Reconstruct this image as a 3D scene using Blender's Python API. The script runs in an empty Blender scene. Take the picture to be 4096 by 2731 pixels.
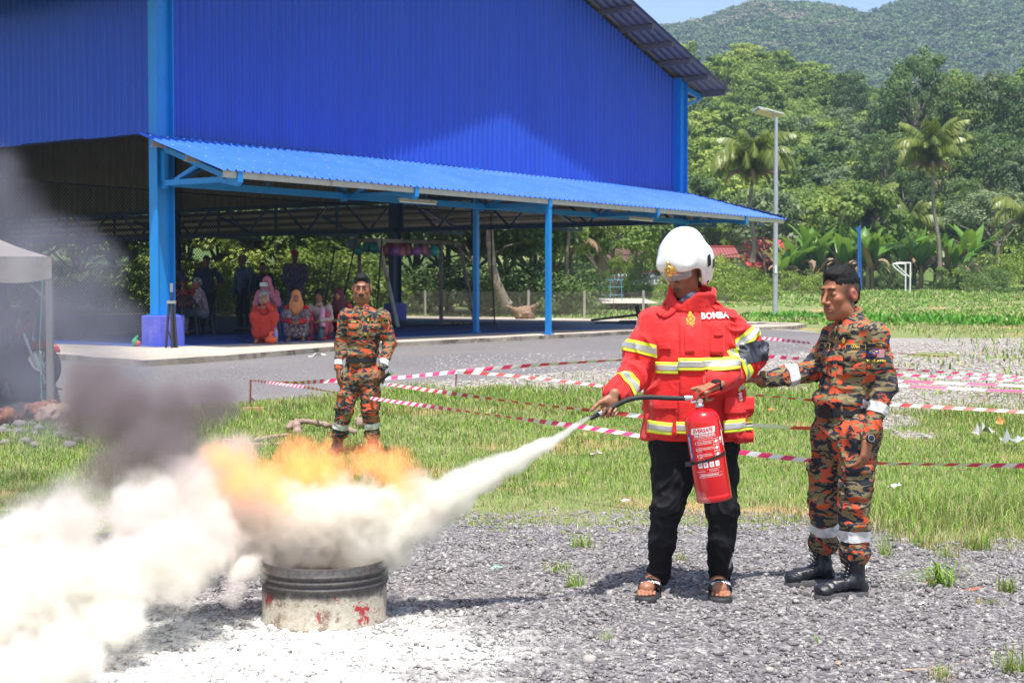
import bpy, bmesh, math, random
import numpy as np
from mathutils import Vector, Matrix
from mathutils.bvhtree import BVHTree
random.seed(7); RNG = np.random.default_rng(7)
R = math.radians
S = bpy.context.scene
# ------------------------------------------------------------------ camera
EYE = 1.55; FPX = 5870.0; PITCH = math.atan(210.5/FPX)
cd = bpy.data.cameras.new('camera'); cam = bpy.data.objects.new('camera', cd)
S.collection.objects.link(cam); S.camera = cam
cam.location = (0, 0, EYE); cam.rotation_euler = (R(90)-PITCH, 0, 0)
cd.sensor_width = 36.0; cd.lens = 36.0*FPX/4096.0
cd.clip_start = 0.1; cd.clip_end = 6000
cd.dof.use_dof = True; cd.dof.focus_distance = 7.4; cd.dof.aperture_fstop = 9.0
# ------------------------------------------------------------------ light
SUN = Vector((0.22, -1.64, 5.1)).normalized()
w = bpy.data.worlds.new('World'); S.world = w; w.use_nodes = True
nt = w.node_tree; bg = nt.nodes['Background']
sky = nt.nodes.new('ShaderNodeTexSky'); sky.sky_type = 'NISHITA'; sky.sun_disc = False
sky.sun_elevation = math.asin(SUN.z); sky.sun_rotation = math.atan2(SUN.x, SUN.y)
sky.air_density = 1.0; sky.dust_density = 2.0; sky.ozone_density = 1.0
nt.links.new(sky.outputs[0], bg.inputs[0]); bg.inputs[1].default_value = 0.13
sl = bpy.data.lights.new('sun', 'SUN'); sl.energy = 4.6; sl.angle = R(0.53); sl.color = (1.0, 0.955, 0.89)
sun = bpy.data.objects.new('sun', sl); S.collection.objects.link(sun)
sun.rotation_euler = (-SUN).to_track_quat('-Z', 'Y').to_euler(); sun.location = (0, -5, 30)
S.view_settings.view_transform = 'Standard'; S.view_settings.look = 'None'
S.view_settings.exposure = 0.68; S.view_settings.gamma = 1.0; S.view_settings.use_curve_mapping = False
S.render.engine = 'CYCLES'
cy = S.cycles
cy.max_bounces = 8; cy.diffuse_bounces = 3; cy.glossy_bounces = 3; cy.transmission_bounces = 4
cy.volume_bounces = 4; cy.transparent_max_bounces = 12
cy.volume_step_rate = 1.0; cy.volume_max_steps = 256
cy.use_denoising = True; cy.denoising_prefilter = 'ACCURATE'; cy.caustics_reflective = False; cy.caustics_refractive = False
cy.sample_clamp_indirect = 6.0

# ------------------------------------------------------------------ helpers
def W(px, py, Y):
    """world point at depth Y that was measured at full-size photograph pixel px, py"""
    c, s = math.cos(PITCH), math.sin(PITCH)
    x = px-2048.0; v = 1365.5-py
    d = (x, FPX*c+v*s, -FPX*s+v*c)
    k = Y/d[1]
    return Vector((d[0]*k, Y, EYE+d[2]*k))
def G(px, py, z=0.0):
    c, s = math.cos(PITCH), math.sin(PITCH)
    x = px-2048.0; v = 1365.5-py
    d = (x, FPX*c+v*s, -FPX*s+v*c)
    k = (z-EYE)/d[2]
    return Vector((d[0]*k, d[1]*k, z))
def tag(o, label=None, cat=None, group=None, kind=None):
    if label: o['label'] = label
    if cat: o['category'] = cat
    if group: o['group'] = group
    if kind: o['kind'] = kind
    return o
def empty(name, loc=(0, 0, 0), rz=0.0, label=None, cat=None, group=None):
    o = bpy.data.objects.new(name, None); S.collection.objects.link(o)
    o.location = loc; o.rotation_euler = (0, 0, rz); o.empty_display_size = 0.1
    return tag(o, label, cat, group)
def link(name, me, m=None, parent=None, loc=None, rot=None):
    if m is not None:
        if len(me.materials): me.materials.clear()
        for x in (m if isinstance(m, (list, tuple)) else [m]): me.materials.append(x)
    o = bpy.data.objects.new(name, me); S.collection.objects.link(o)
    if parent is not None: o.parent = parent
    if loc is not None: o.location = loc
    if rot is not None: o.rotation_euler = rot
    return o
def mesh_np(name, V, F, smooth=False, mi=None):
    """V (n,3); F (m,k) one array of equal-size faces, or list of such arrays"""
    Fs = F if isinstance(F, list) else [F]
    Fs = [np.asarray(f, dtype=np.int32) for f in Fs if len(f)]
    me = bpy.data.meshes.new(name)
    V = np.asarray(V, dtype=np.float32)
    me.vertices.add(len(V)); me.vertices.foreach_set('co', V.ravel())
    nl = sum(f.size for f in Fs); npoly = sum(len(f) for f in Fs)
    me.loops.add(nl); me.polygons.add(npoly)
    me.loops.foreach_set('vertex_index', np.concatenate([f.ravel() for f in Fs]))
    tot = np.concatenate([np.full(len(f), f.shape[1], dtype=np.int32) for f in Fs])
    st = np.zeros(npoly, dtype=np.int32); st[1:] = np.cumsum(tot)[:-1]
    me.polygons.foreach_set('loop_start', st)
    try: me.polygons.foreach_set('loop_total', tot)
    except Exception: pass
    if smooth: me.polygons.foreach_set('use_smooth', np.ones(npoly, dtype=bool))
    if mi is not None: me.polygons.foreach_set('material_index', np.asarray(mi, dtype=np.int32))
    me.update(calc_edges=True); me.validate()
    return me
def vattr(me, name, col):
    a = me.color_attributes.new(name, 'FLOAT_COLOR', 'POINT')
    c = np.ones((len(me.vertices), 4), dtype=np.float32); c[:, :col.shape[1]] = col
    a.data.foreach_set('color', c.ravel())
class MB:
    """collects simple shapes into one mesh"""
    def __init__(s): s.v = []; s.f = []; s.m = []; s.cur = 0; s.sm = []
    def mat(s, i): s.cur = i; return s
    def add(s, vs, fs, smooth=False):
        n = len(s.v); s.v += [tuple(v) for v in vs]
        for f in fs: s.f.append(tuple(n+i for i in f)); s.m.append(s.cur); s.sm.append(smooth)
        return s
    def box(s, c, d, rz=0.0, M=None):
        hx, hy, hz = d[0]/2, d[1]/2, d[2]/2
        vs = [Vector((x*hx, y*hy, z*hz)) for z in (-1, 1) for y in (-1, 1) for x in (-1, 1)]
        if rz: q = Matrix.Rotation(rz, 3, 'Z'); vs = [q @ v for v in vs]
        if M is not None: vs = [M @ v for v in vs]
        vs = [v+Vector(c) for v in vs]
        return s.add(vs, [(0, 2, 3, 1), (4, 5, 7, 6), (0, 1, 5, 4), (2, 6, 7, 3), (0, 4, 6, 2), (1, 3, 7, 5)])
    def bar(s, a, b, w, h=None, up=(0, 0, 1)):
        a = Vector(a); b = Vector(b); h = h or w; d = (b-a).normalized(); up = Vector(up)
        x = d.cross(up)
        if x.length < 1e-4: x = d.cross(Vector((1, 0, 0)))
        x.normalize(); y = x.cross(d).normalized()
        vs = []
        for p in (a, b):
            for i, j in ((-1, -1), (1, -1), (1, 1), (-1, 1)): vs.append(p+x*(i*w/2)+y*(j*h/2))
        return s.add(vs, [(3, 2, 1, 0), (4, 5, 6, 7), (0, 1, 5, 4), (1, 2, 6, 5), (2, 3, 7, 6), (3, 0, 4, 7)])
    def tube(s, pts, rad, n=8, cap=True, smooth=True):
        pts = [Vector(p) for p in pts]
        rs = rad if isinstance(rad, (list, tuple)) else [rad]*len(pts)
        base = len(s.v); vs = []; fs = []
        t0 = (pts[1]-pts[0]).normalized()
        x = t0.cross(Vector((0, 0, 1)))
        if x.length < 1e-3: x = t0.cross(Vector((1, 0, 0)))
        x.normalize()
        for i, p in enumerate(pts):
            t = (pts[min(i+1, len(pts)-1)]-pts[max(i-1, 0)]).normalized()
            x = (x-t*x.dot(t)).normalized(); y = t.cross(x)
            for k in range(n):
                a = 2*math.pi*k/n; vs.append(p+(x*math.cos(a)+y*math.sin(a))*rs[i])
        for i in range(len(pts)-1):
            for k in range(n):
                k2 = (k+1) % n
                fs.append((i*n+k, i*n+k2, (i+1)*n+k2, (i+1)*n+k))
        s.add(vs, fs, smooth)
        if cap:
            s.add([vs[k] for k in range(n)], [tuple(range(n-1, -1, -1))]); s.add([vs[-n+k] for k in range(n)], [tuple(range(n))])
        return s
    def lathe(s, prof, c=(0, 0, 0), n=32, smooth=True, M=None):
        vs = []; fs = []
        for r, z in prof:
            for k in range(n):
                a = 2*math.pi*k/n; vs.append(Vector((r*math.cos(a), r*math.sin(a), z)))
        if M is not None: vs = [M @ v for v in vs]
        vs = [v+Vector(c) for v in vs]
        for i in range(len(prof)-1):
            for k in range(n): fs.append((i*n+k, i*n+(k+1) % n, (i+1)*n+(k+1) % n, (i+1)*n+k))
        return s.add(vs, fs, smooth)
    def poly(s, pts): return s.add(pts, [tuple(range(len(pts)))])
    def mesh(s, name='mesh'):
        me = bpy.data.meshes.new(name); me.from_pydata(s.v, [], s.f)
        me.polygons.foreach_set('material_index', s.m); me.polygons.foreach_set('use_smooth', s.sm)
        me.update(); return me
    def build(s, name, m=None, parent=None, loc=None, rot=None):
        return link(name, s.mesh(name), m, parent, loc, rot)
def bevel(o, wd=0.01, seg=2):
    b = o.modifiers.new('b', 'BEVEL'); b.width = wd; b.segments = seg; b.limit_method = 'ANGLE'; return o
def vnoise(P, seed=0):
    """smooth value noise in [-1,1] at points (n,3)"""
    P = np.asarray(P, dtype=np.float64); i = np.floor(P).astype(np.int64); f = P-i; f = f*f*(3-2*f)
    out = np.zeros(P.shape[0])
    for dx in (0, 1):
        for dy in (0, 1):
            for dz in (0, 1):
                h = (i[:, 0]+dx)*374761393+(i[:, 1]+dy)*668265263+(i[:, 2]+dz)*2147483647+seed*1274126177
                h = (h ^ (h >> 13))*1274126177; h = (h ^ (h >> 16)) & 0xffff
                wgt = (f[:, 0] if dx else 1-f[:, 0])*(f[:, 1] if dy else 1-f[:, 1])*(f[:, 2] if dz else 1-f[:, 2])
                out += wgt*(h/32767.5-1)
    return out
def fbm(P, o=4, seed=0):
    P = np.asarray(P, dtype=np.float64); a = 1.0; r = np.zeros(len(P)); t = 0
    for k in range(o): r += a*vnoise(P*(2**k)+17.3*k, seed+k); t += a; a *= 0.5
    return r/t
# ------------------------------------------------------------------ materials
MC = {}
class NT:
    def __init__(s, name, vol=False):
        s.m = bpy.data.materials.new(name); s.m.use_nodes = True; s.t = s.m.node_tree; s.n = s.t.nodes
        s.p = s.n.get('Principled BSDF'); s.out = s.n.get('Material Output')
    def new(s, typ, **kw):
        n = s.n.new(typ)
        for k, v in kw.items():
            if k.startswith('i_'): n.inputs[k[2:].replace('_', ' ')].default_value = v
            else: setattr(n, k, v)
        return n
    def ln(s, a, b): s.t.links.new(a, b)
    def val(s, a, sock):
        if isinstance(a, (int, float)): sock.default_value = a
        else: s.ln(a, sock)
    def math(s, op, a, b=0.0, c=None, clamp=False):
        n = s.n.new('ShaderNodeMath'); n.operation = op; n.use_clamp = clamp
        s.val(a, n.inputs[0]); s.val(b, n.inputs[1])
        if c is not None: s.val(c, n.inputs[2])
        return n.outputs[0]
    def coord(s, kind='Object'):
        return s.n.new('ShaderNodeTexCoord').outputs[kind]
    def pos(s): return s.n.new('ShaderNodeNewGeometry').outputs['Position']
    def mapp(s, v, scale=(1, 1, 1), rot=(0, 0, 0), loc=(0, 0, 0)):
        n = s.n.new('ShaderNodeMapping'); s.ln(v, n.inputs[0]); n.inputs['Scale'].default_value = scale
        n.inputs['Rotation'].default_value = rot; n.inputs['Location'].default_value = loc; return n.outputs[0]
    def noise(s, v, scale=5, detail=4, rough=0.55, dist=0.0, out='Fac'):
        n = s.n.new('ShaderNodeTexNoise')
        if v is not None: s.ln(v, n.inputs['Vector'])
        n.inputs['Scale'].default_value = scale; n.inputs['Detail'].default_value = detail
        n.inputs['Roughness'].default_value = rough; n.inputs['Distortion'].default_value = dist
        return n.outputs[out]
    def voro(s, v, scale=5, feature='F1', out='Distance', rnd=1.0):
        n = s.n.new('ShaderNodeTexVoronoi'); n.feature = feature
        if v is not None: s.ln(v, n.inputs['Vector'])
        n.inputs['Scale'].default_value = scale; n.inputs['Randomness'].default_value = rnd
        return n.outputs[out]
    def ramp(s, f, stops, interp='LINEAR'):
        n = s.n.new('ShaderNodeValToRGB'); s.ln(f, n.inputs[0]); cr = n.color_ramp; cr.interpolation = interp
        while len(cr.elements) < len(stops): cr.elements.new(0.5)
        for e, (p, c) in zip(cr.elements, stops):
            e.position = p; e.color = (c, c, c, 1) if isinstance(c, (int, float)) else (*c, 1)
        return n.outputs[0]
    def mix(s, f, a, b, mode='MIX'):
        n = s.n.new('ShaderNodeMix'); n.data_type = 'RGBA'; n.blend_type = mode
        s.val(f, n.inputs[0])
        for x, k in ((a, 6), (b, 7)):
            if isinstance(x, (tuple, list)): n.inputs[k].default_value = (*x[:3], 1)
            else: s.ln(x, n.inputs[k])
        return n.outputs[2]
    def base(s, c):
        if isinstance(c, (tuple, list)): s.p.inputs['Base Color'].default_value = (*c[:3], 1)
        else: s.ln(c, s.p.inputs['Base Color'])
    def rough(s, r): s.val(r, s.p.inputs['Roughness'])
    def metal(s, r): s.val(r, s.p.inputs['Metallic'])
    def bump(s, h, strength=0.3, dist=0.01):
        n = s.n.new('ShaderNodeBump'); n.inputs['Strength'].default_value = strength
        n.inputs['Distance'].default_value = dist; s.ln(h, n.inputs['Height']); s.ln(n.outputs[0], s.p.inputs['Normal'])
        return n
def M(name, col, rough=0.6, metal=0.0, var=0.12, vs=8.0, bump=0.0, bs=60.0, bd=0.004, alt=None, altf=0.5, spec=None, coat=0.0, sheen=0.0, aniso=(1, 1, 1), cs='Object'):
    """everyday material: base colour broken up by two noises, optional second tone, fine bump"""
    if name in MC: return MC[name]
    t = NT(name); v = t.mapp(t.coord(cs), aniso)
    n1 = t.noise(v, vs, 5); c = t.ramp(n1, [(0.25, tuple(x*(1-var) for x in col)), (0.75, tuple(min(1, x*(1+var)) for x in col))])
    if alt is not None:
        n2 = t.noise(v, vs*0.6, 6, 0.65, 0.6); f = t.ramp(n2, [(altf-0.04, 0.0), (altf+0.06, 1.0)])
        c = t.mix(f, c, alt)
    t.base(c); t.metal(metal)
    t.rough(t.math('ADD', t.math('MULTIPLY', t.math('SUBTRACT', n1, 0.5), 0.25), rough))
    if bump: t.bump(t.noise(v, bs, 3, 0.6), bump, bd)
    if spec is not None: t.p.inputs['Specular IOR Level'].default_value = spec
    if coat: t.p.inputs['Coat Weight'].default_value = coat; t.p.inputs['Coat Roughness'].default_value = 0.12
    if sheen: t.p.inputs['Sheen Weight'].default_value = sheen
    MC[name] = t.m; return t.m
# ================================================================== GROUND HEIGHT
def sstep(a, b, x):
    t = np.clip((x-a)/(b-a), 0, 1); return t*t*(3-2*t)
def gz(x, y):
    x = np.asarray(x, float); y = np.asarray(y, float)
    z = 0.38*sstep(13, 22, y)+0.02*sstep(22, 56, y)
    far = np.interp(y, [56, 80, 110, 130, 150, 400], [0, 0.36, 0.95, 1.7, 3.2, 3.2])
    return z+far*sstep(-60, 5, x)+(1-sstep(-60, 5, x))*far*0.6
def GG(px, py):
    z = 0.0; p = G(px, py, 0)
    lo, hi = 3.0, 140.0
    for _ in range(50):
        m = (lo+hi)/2; q = W(px, py, m)
        if q.z > float(gz(q.x, q.y)): lo = m
        else: hi = m
    q = W(px, py, lo); return Vector((q.x, q.y, float(gz(q.x, q.y))))
def gp(x, y, dz=0.0): return Vector((x, y, float(gz(x, y))+dz))
# ================================================================== PAINTS
rt_ = NT('royal_paint'); v = rt_.coord(); oi_ = rt_.new('ShaderNodeObjectInfo')
n = rt_.noise(rt_.mapp(v, (3, 3, 0.25)), 1.6, 6, 0.65); c = rt_.ramp(n, [(0.3, (0.014, 0.068, 0.47)), (0.7, (0.020, 0.088, 0.57))])
c = rt_.mix(rt_.math('MULTIPLY', oi_.outputs['Random'], 0.28), c, (0.030, 0.10, 0.50)); ds_ = rt_.ramp(rt_.noise(rt_.mapp(v, (9, 9, 0.35)), 1.4, 6, 0.75), [(0.58, 0.0), (0.80, 0.22)]); c = rt_.mix(ds_, c, (0.16, 0.20, 0.40))
rt_.base(c); rt_.rough(rt_.math('ADD', rt_.math('MULTIPLY', n, 0.25), 0.25)); rt_.p.inputs['Coat Weight'].default_value = 0.10; rt_.p.inputs['Specular IOR Level'].default_value = 0.35; rt_.bump(rt_.noise(rt_.mapp(v, (1, 1, 0.5)), 2.2, 3, 0.5), 0.25, 0.05); royal = rt_.m
canopyb = M('canopy_paint', (0.035, 0.15, 0.74), 0.40, var=0.08, vs=1.2, coat=0.2, bump=0.15, bs=3, bd=0.05)
shadedst = M('shaded_blue_steel', (0.004, 0.055, 0.17), 0.5, var=0.1, vs=3)  # darkened copy of the cyan steel: the hall's inner shade put into the colour
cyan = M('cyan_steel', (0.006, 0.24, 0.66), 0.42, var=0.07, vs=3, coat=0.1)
galv = M('galvanised', (0.52, 0.49, 0.43), 0.5, 0.35, var=0.12, vs=6, alt=(0.38, 0.31, 0.22), altf=0.62)
under = M('sheet_underside', (0.22, 0.19, 0.185), 0.55, 0.2, var=0.12, vs=2)
screwm = M('screw_steel', (0.75, 0.75, 0.78), 0.3, 0.7)
floorp = M('floor_paint', (0.035, 0.085, 0.36), 0.45, var=0.12, vs=2, alt=(0.10, 0.14, 0.26), altf=0.6)
plinthm = M('plinth_paint', (0.11, 0.13, 0.60), 0.6, var=0.10, vs=4, alt=(0.19, 0.19, 0.62), altf=0.56, bump=0.3, bs=30)
tubem = M('lamp_white', (0.85, 0.85, 0.82), 0.4)
FLZ = 0.50
C0 = Vector((-6.57, 27.3, 0.0)); HANG = math.atan2(0.811, 0.585)
hall = empty('sports_hall', C0, HANG, 'open-sided blue metal hall with ribbed cladding, cyan columns and a low sloping canopy', 'building')
d1 = Vector((math.cos(HANG), math.sin(HANG), 0)); d2 = Vector((-math.sin(HANG), math.cos(HANG), 0))
def H(t, s, z=0.0): return C0+d1*t+d2*s+Vector((0, 0, z))
WB = 4.43; TE = 19.8; RID = 9.9; ZE = 7.60; SL = 0.315
def rake(t): return ZE+SL*(RID-abs(t-RID))
def sheet(name, u0, u1, fn, mat, parent, pitch=0.2, hh=0.042, under_m=None, nseg=1):
    """ribbed sheet; fn(u,h,k) -> point, k 0..1 along the rib"""
    us = [(u0, 0.0)]; u = u0
    n = max(1, round((u1-u0)/pitch)); p = (u1-u0)/n
    for i in range(n):
        b = u0+i*p
        for f, h in ((0.36, 0), (0.40, 1), (0.60, 1), (0.64, 0)): us.append((b+f*p, h*hh))
    us.append((u1, 0.0))
    V = []; F = []; th = 0.002
    for k in range(nseg+1):
        for uu, h in us: V.append(fn(uu, h, k/nseg))
    m = len(us); off = len(V)
    for k in range(nseg+1):
        for uu, h in us: V.append(fn(uu, h-th, k/nseg))
    mi = []
    for k in range(nseg):
        for j in range(m-1):
            a = k*m+j; F.append((a, a+1, a+m+1, a+m)); mi.append(0)
            a += off; F.append((a, a+m, a+m+1, a+1)); mi.append(1)
    me = mesh_np(name, np.array([tuple(v) for v in V]), np.array(F), mi=mi)
    return link(name, me, [mat, under_m or mat], parent)
# gable cladding: sheets one metre wide along t, plane at s = 0.14
t = 0.42; i = 0
while t < TE-0.2:
    t1 = min(t+1.0, TE-0.14); j = random.uniform(-0.002, 0.002); e = random.uniform(-0.012, 0.012)
    sheet('wall_sheet', t, t1, lambda u, h, k, j=j, e=e: (u, 0.14-h+j, WB+e+(rake(u)-0.03-WB-e)*k), royal, hall, under_m=under)
    t = t1
# left long side cladding, plane at t = -0.05
s = 0.14
while s < 36:
    s1 = s+1.0; e = random.uniform(-0.02, 0.02)
    sheet('wall_sheet', s, s1, lambda u, h, k, e=e: (0.02-h, u, WB+0.02+e+(ZE-0.1-WB-e)*k), royal, hall, under_m=under)
    s = s1
# right long side and rear gable (seen from inside only)
sheet('wall_sheet', 0.1, 36, lambda u, h, k: (TE+h, u, WB+(ZE-0.1-WB)*k), royal, hall, under_m=under, pitch=0.4)
rear = sheet('wall_sheet', 0.1, TE-0.1, lambda u, h, k: (u, 36.1+h, WB+(rake(u)-0.05-WB)*k), royal, hall, under_m=under, pitch=0.4)
# main roof, both slopes, sheets two metres along s
for sgn in (-1, 1):
    s = -1.0
    while s < 37:
        te = -1.25 if sgn < 0 else TE+1.25
        s1 = min(s+2.0, 37)
        sheet('roof_sheet', s, s1, lambda u, h, k, te=te: (te+(RID-te)*k, u, ZE+0.17+SL*(RID-abs(te+(RID-te)*k-RID))+h), canopyb, hall, under_m=under, pitch=0.25, hh=0.035)
        s = s1
b = MB().bar((RID, -1.02, rake(RID)+0.24), (RID, 37, rake(RID)+0.24), 0.6, 0.03)
b.build('ridge_cap', canopyb, hall)
for sgn in (-1, 1):
    for q in range(11):
        t = RID+sgn*(0.35+q*1.06)
        MB().bar((t, -0.86, rake(t)+0.075), (t, 36.5, rake(t)+0.075), 0.06, 0.15).build('purlin', under, hall)
# rafters along the gable
for s in (0.3, 11, 22, 33):
    for sgn in (-1, 1):
        te = 0.2 if sgn < 0 else TE-0.2
        MB().bar((te, s, rake(te)-0.22), (RID, s, rake(RID)-0.22), 0.18, 0.36).build('rafter', shadedst, hall)
# corner bracket carrying the eave at the right end of the gable
mb = MB().bar((TE+0.1, -0.02, 7.42), (TE+1.1, -0.02, 7.28), 0.1, 0.14).bar((TE+0.15, -0.02, 6.95), (TE+1.0, -0.02, 7.2), 0.07, 0.07)
mb.build('eave_bracket', cyan, hall)
# ---------------------------------------------------------------- columns
def hbeam(mb, t, s, z0, z1, fw=0.22, dp=0.42, th=0.022):
    for k in (-1, 1): mb.box((t+k*(dp/2-th/2), s, (z0+z1)/2), (th, fw, z1-z0))
    mb.box((t, s, (z0+z1)/2), (dp-2*th-0.004, 0.016, z1-z0))
    return mb
PLH = 0.56
def column(t, s, z1=ZE+0.1, m=None):
    mb = hbeam(MB(), t, s, FLZ+PLH, z1)
    o = mb.build('column', m or cyan, hall)
    bp = MB().box((t, s, FLZ+PLH+0.008), (0.5, 0.34, 0.016)); bp.build('base_plate', cyan, o)
    p = MB().box((t, s, FLZ+PLH/2-0.03), (0.60, 0.52, PLH-0.01+0.06)).build('plinth', plinthm, hall); bevel(p, 0.02)
    return o
c0 = column(0.10, 0.0)
bo = MB()
for z in (5.3, 5.45, 6.6, 6.75, 6.9, 7.2):
    for dt in (-0.1, -0.03, 0.07): bo.lathe([(0.0, -0.012), (0.013, -0.012), (0.013, 0)], (0.1+dt, -0.012, z), 6, False, Matrix.Rotation(R(90), 3, 'X'))
tag(bo.build('bolt_heads', cyan, c0), kind='stuff')
column(TE-0.08, 0.0)
for s in (11, 22, 33): column(0.1, s, m=shadedst); column(TE-0.08, s, m=shadedst)
for (t, s, zt) in ((9.76, 0.0, WB), (9.76, -2.1, 3.62)):
    o = MB().box((t, s, (FLZ+zt)/2), (0.11, 0.11, zt-FLZ)).build('post', cyan, hall)
    MB().box((t, s, FLZ+0.01), (0.2, 0.2, 0.02)).build('foot_plate', cyan, o)
# ---------------------------------------------------------------- gable canopy
CB = 2.15; ZI, ZO = 4.40, 3.66; TL = -0.40; TIN, TOUT = 20.0, 22.35
def cz(b): return ZI+(ZO-ZI)*b/CB
t = TL
while t < TOUT-0.05:
    t1 = min(t+1.0, TOUT); j = random.uniform(-0.003, 0.003)
    def fn(u, h, k, j=j):
        b0 = 0.0 if u <= TIN else (u-TIN)/(TOUT-TIN)*(CB+0.12)
        bb = b0+(CB+0.12-b0)*k
        return (u, -bb+0.09, cz(bb)+h+j)
    sheet('canopy_sheet', t, t1, fn, canopyb, hall, under_m=under, pitch=0.2, hh=0.03, nseg=3)
    t = t1
sc = MB(); 
for q in range(112):
    for b in (0.25, 0.85, 1.5, 2.08):
        t = TL+0.1+q*0.2
        if t > TIN and b < (t-TIN)/(TOUT-TIN)*CB+0.05: continue
        if (q+int(b*10)) % 2: continue
        sc.lathe([(0.018, 0), (0.016, 0.012), (0.0, 0.016)], (t, -b+0.09, cz(b)+0.031), 5, False)
tag(sc.build('screw_heads', screwm, hall), kind='stuff')
# far long-side canopy with underside in view
s = -CB
while s < 36:
    s1 = min(s+2.0, 36)
    def fn(u, h, k):
        b0 = 0.0 if u >= 0 else -u
        w_ = b0+(2.35-b0)*k
        return (TIN-0.1+w_, u, 4.40-0.74*w_/2.35+h)
    sheet('canopy_sheet', s, s1, fn, canopyb, hall, under_m=under, pitch=0.2, hh=0.03)
    s = s1
for q in range(4):
    w_ = 0.3+q*0.62; MB().bar((TIN-0.1+w_, -w_*0.9, 4.40-0.74*w_/2.35-0.07), (TIN-0.1+w_, 36, 4.40-0.74*w_/2.35-0.07), 0.05, 0.11).build('purlin', galv, hall)
# C purlins under the gable canopy
def cpurlin(b, t0, t1):
    z = cz(b)-0.075; y = -b+0.09
    m = MB().box(((t0+t1)/2, y-0.025, z), (t1-t0, 0.006, 0.13)).box(((t0+t1)/2, y+0.002, z+0.062), (t1-t0, 0.05, 0.006)).box(((t0+t1)/2, y+0.002, z-0.062), (t1-t0, 0.05, 0.006))
    m.build('purlin', galv, hall)
for b, e in ((0.35, 20.3), (1.25, 21.3), (2.2, 22.2)): cpurlin(b, TL+0.03, e)
# triangular brackets
def bracket(t):
    y0 = -0.12; y1 = -CB+0.05
    zt0 = cz(0.12)-0.2; zt1 = cz(CB)-0.2
    m = MB().bar((t, y0, zt0), (t, y1-0.05, zt1-0.03), 0.09, 0.10).bar((t, y0, 3.50), (t, y1+0.25, 3.50), 0.09, 0.10)
    m.bar((t, y0-0.04, 3.40), (t, y0-0.04, zt0+0.1), 0.10, 0.09)
    m.bar((t, y0-0.35, 3.54), (t, -1.05, cz(1.05)-0.26), 0.07, 0.07)
    m.bar((t, -1.5, 3.52), (t, y1-0.02, zt1-0.06), 0.08, 0.08)
    m.box((t, y1-0.06, zt1+0.07), (0.12, 0.014, 0.2))
    m.build('canopy_bracket', cyan, hall)
for t in (0.02, 4.92, 9.76, 14.7, 19.7): bracket(t)
# long edge beam below the eave and beam along the gable line
MB().bar((0.1, -0.28, 3.50), (TE, -0.28, 3.50), 0.09, 0.13).build('edge_beam', cyan, hall)
for t0 in np.arange(0.1, TE, 4.92):
    m = MB()
    m.bar((t0+0.2, -0.3, 3.55), (t0+1.2, -0.3, 4.05), 0.06, 0.06).bar((t0+4.7, -0.3, 3.55), (t0+3.7, -0.3, 4.05), 0.06, 0.06)
    m.bar((t0+2.46, -0.3, 3.55), (t0+2.46, -0.3, 4.1), 0.06, 0.06)
    m.build('brace', shadedst, hall)
MB().bar((0.1, 0.05, WB-0.14), (TE, 0.05, WB-0.14), 0.12, 0.2).build('edge_beam', cyan, hall)
MB().bar((0.2, 0.3, WB+0.2), (0.2, 36, WB+0.2), 0.12, 0.2).build('edge_beam', shadedst, hall)
# far long side lattice beam
dk = shadedst
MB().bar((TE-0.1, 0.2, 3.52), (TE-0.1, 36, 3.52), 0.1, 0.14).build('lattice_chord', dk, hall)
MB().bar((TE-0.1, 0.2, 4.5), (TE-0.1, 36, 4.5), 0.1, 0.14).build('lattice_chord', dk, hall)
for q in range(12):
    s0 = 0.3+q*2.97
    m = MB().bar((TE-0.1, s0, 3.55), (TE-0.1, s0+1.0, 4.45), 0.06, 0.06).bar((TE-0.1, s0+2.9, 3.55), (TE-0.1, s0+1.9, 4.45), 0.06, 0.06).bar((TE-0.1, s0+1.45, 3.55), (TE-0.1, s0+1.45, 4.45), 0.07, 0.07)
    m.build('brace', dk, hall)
for q in range(8):
    s0 = q*4.9
    m = MB().bar((TE+0.05, s0, 3.45), (TE+2.1, s0, 3.45), 0.08, 0.08).bar((TE+0.05, s0, 4.2), (TE+2.1, s0, 3.5), 0.08, 0.08)
    m.build('canopy_bracket', dk, hall)
# ceiling liner purlins crossing the hall under the rafters
for t, s_, lab in ((6.0, -1.3, 'long white fluorescent batten under the canopy beside the middle posts'), (15.6, -1.1, 'long white fluorescent batten under the canopy near its right end')):
    e = empty('fluorescent_light', H(t, s_, 3.40), HANG, lab, 'light', 'fluorescent battens under the canopy')
    MB().box((0, 0, 0.03), (1.25, 0.06, 0.05)).build('housing', galv, e)
    MB().tube([(-0.6, 0, -0.015), (0.6, 0, -0.015)], 0.019).build('tube', tubem, e)
    MB().box((0, 0, 0.1), (0.02, 0.02, 0.1)).build('hanger', cyan, e)
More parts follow.
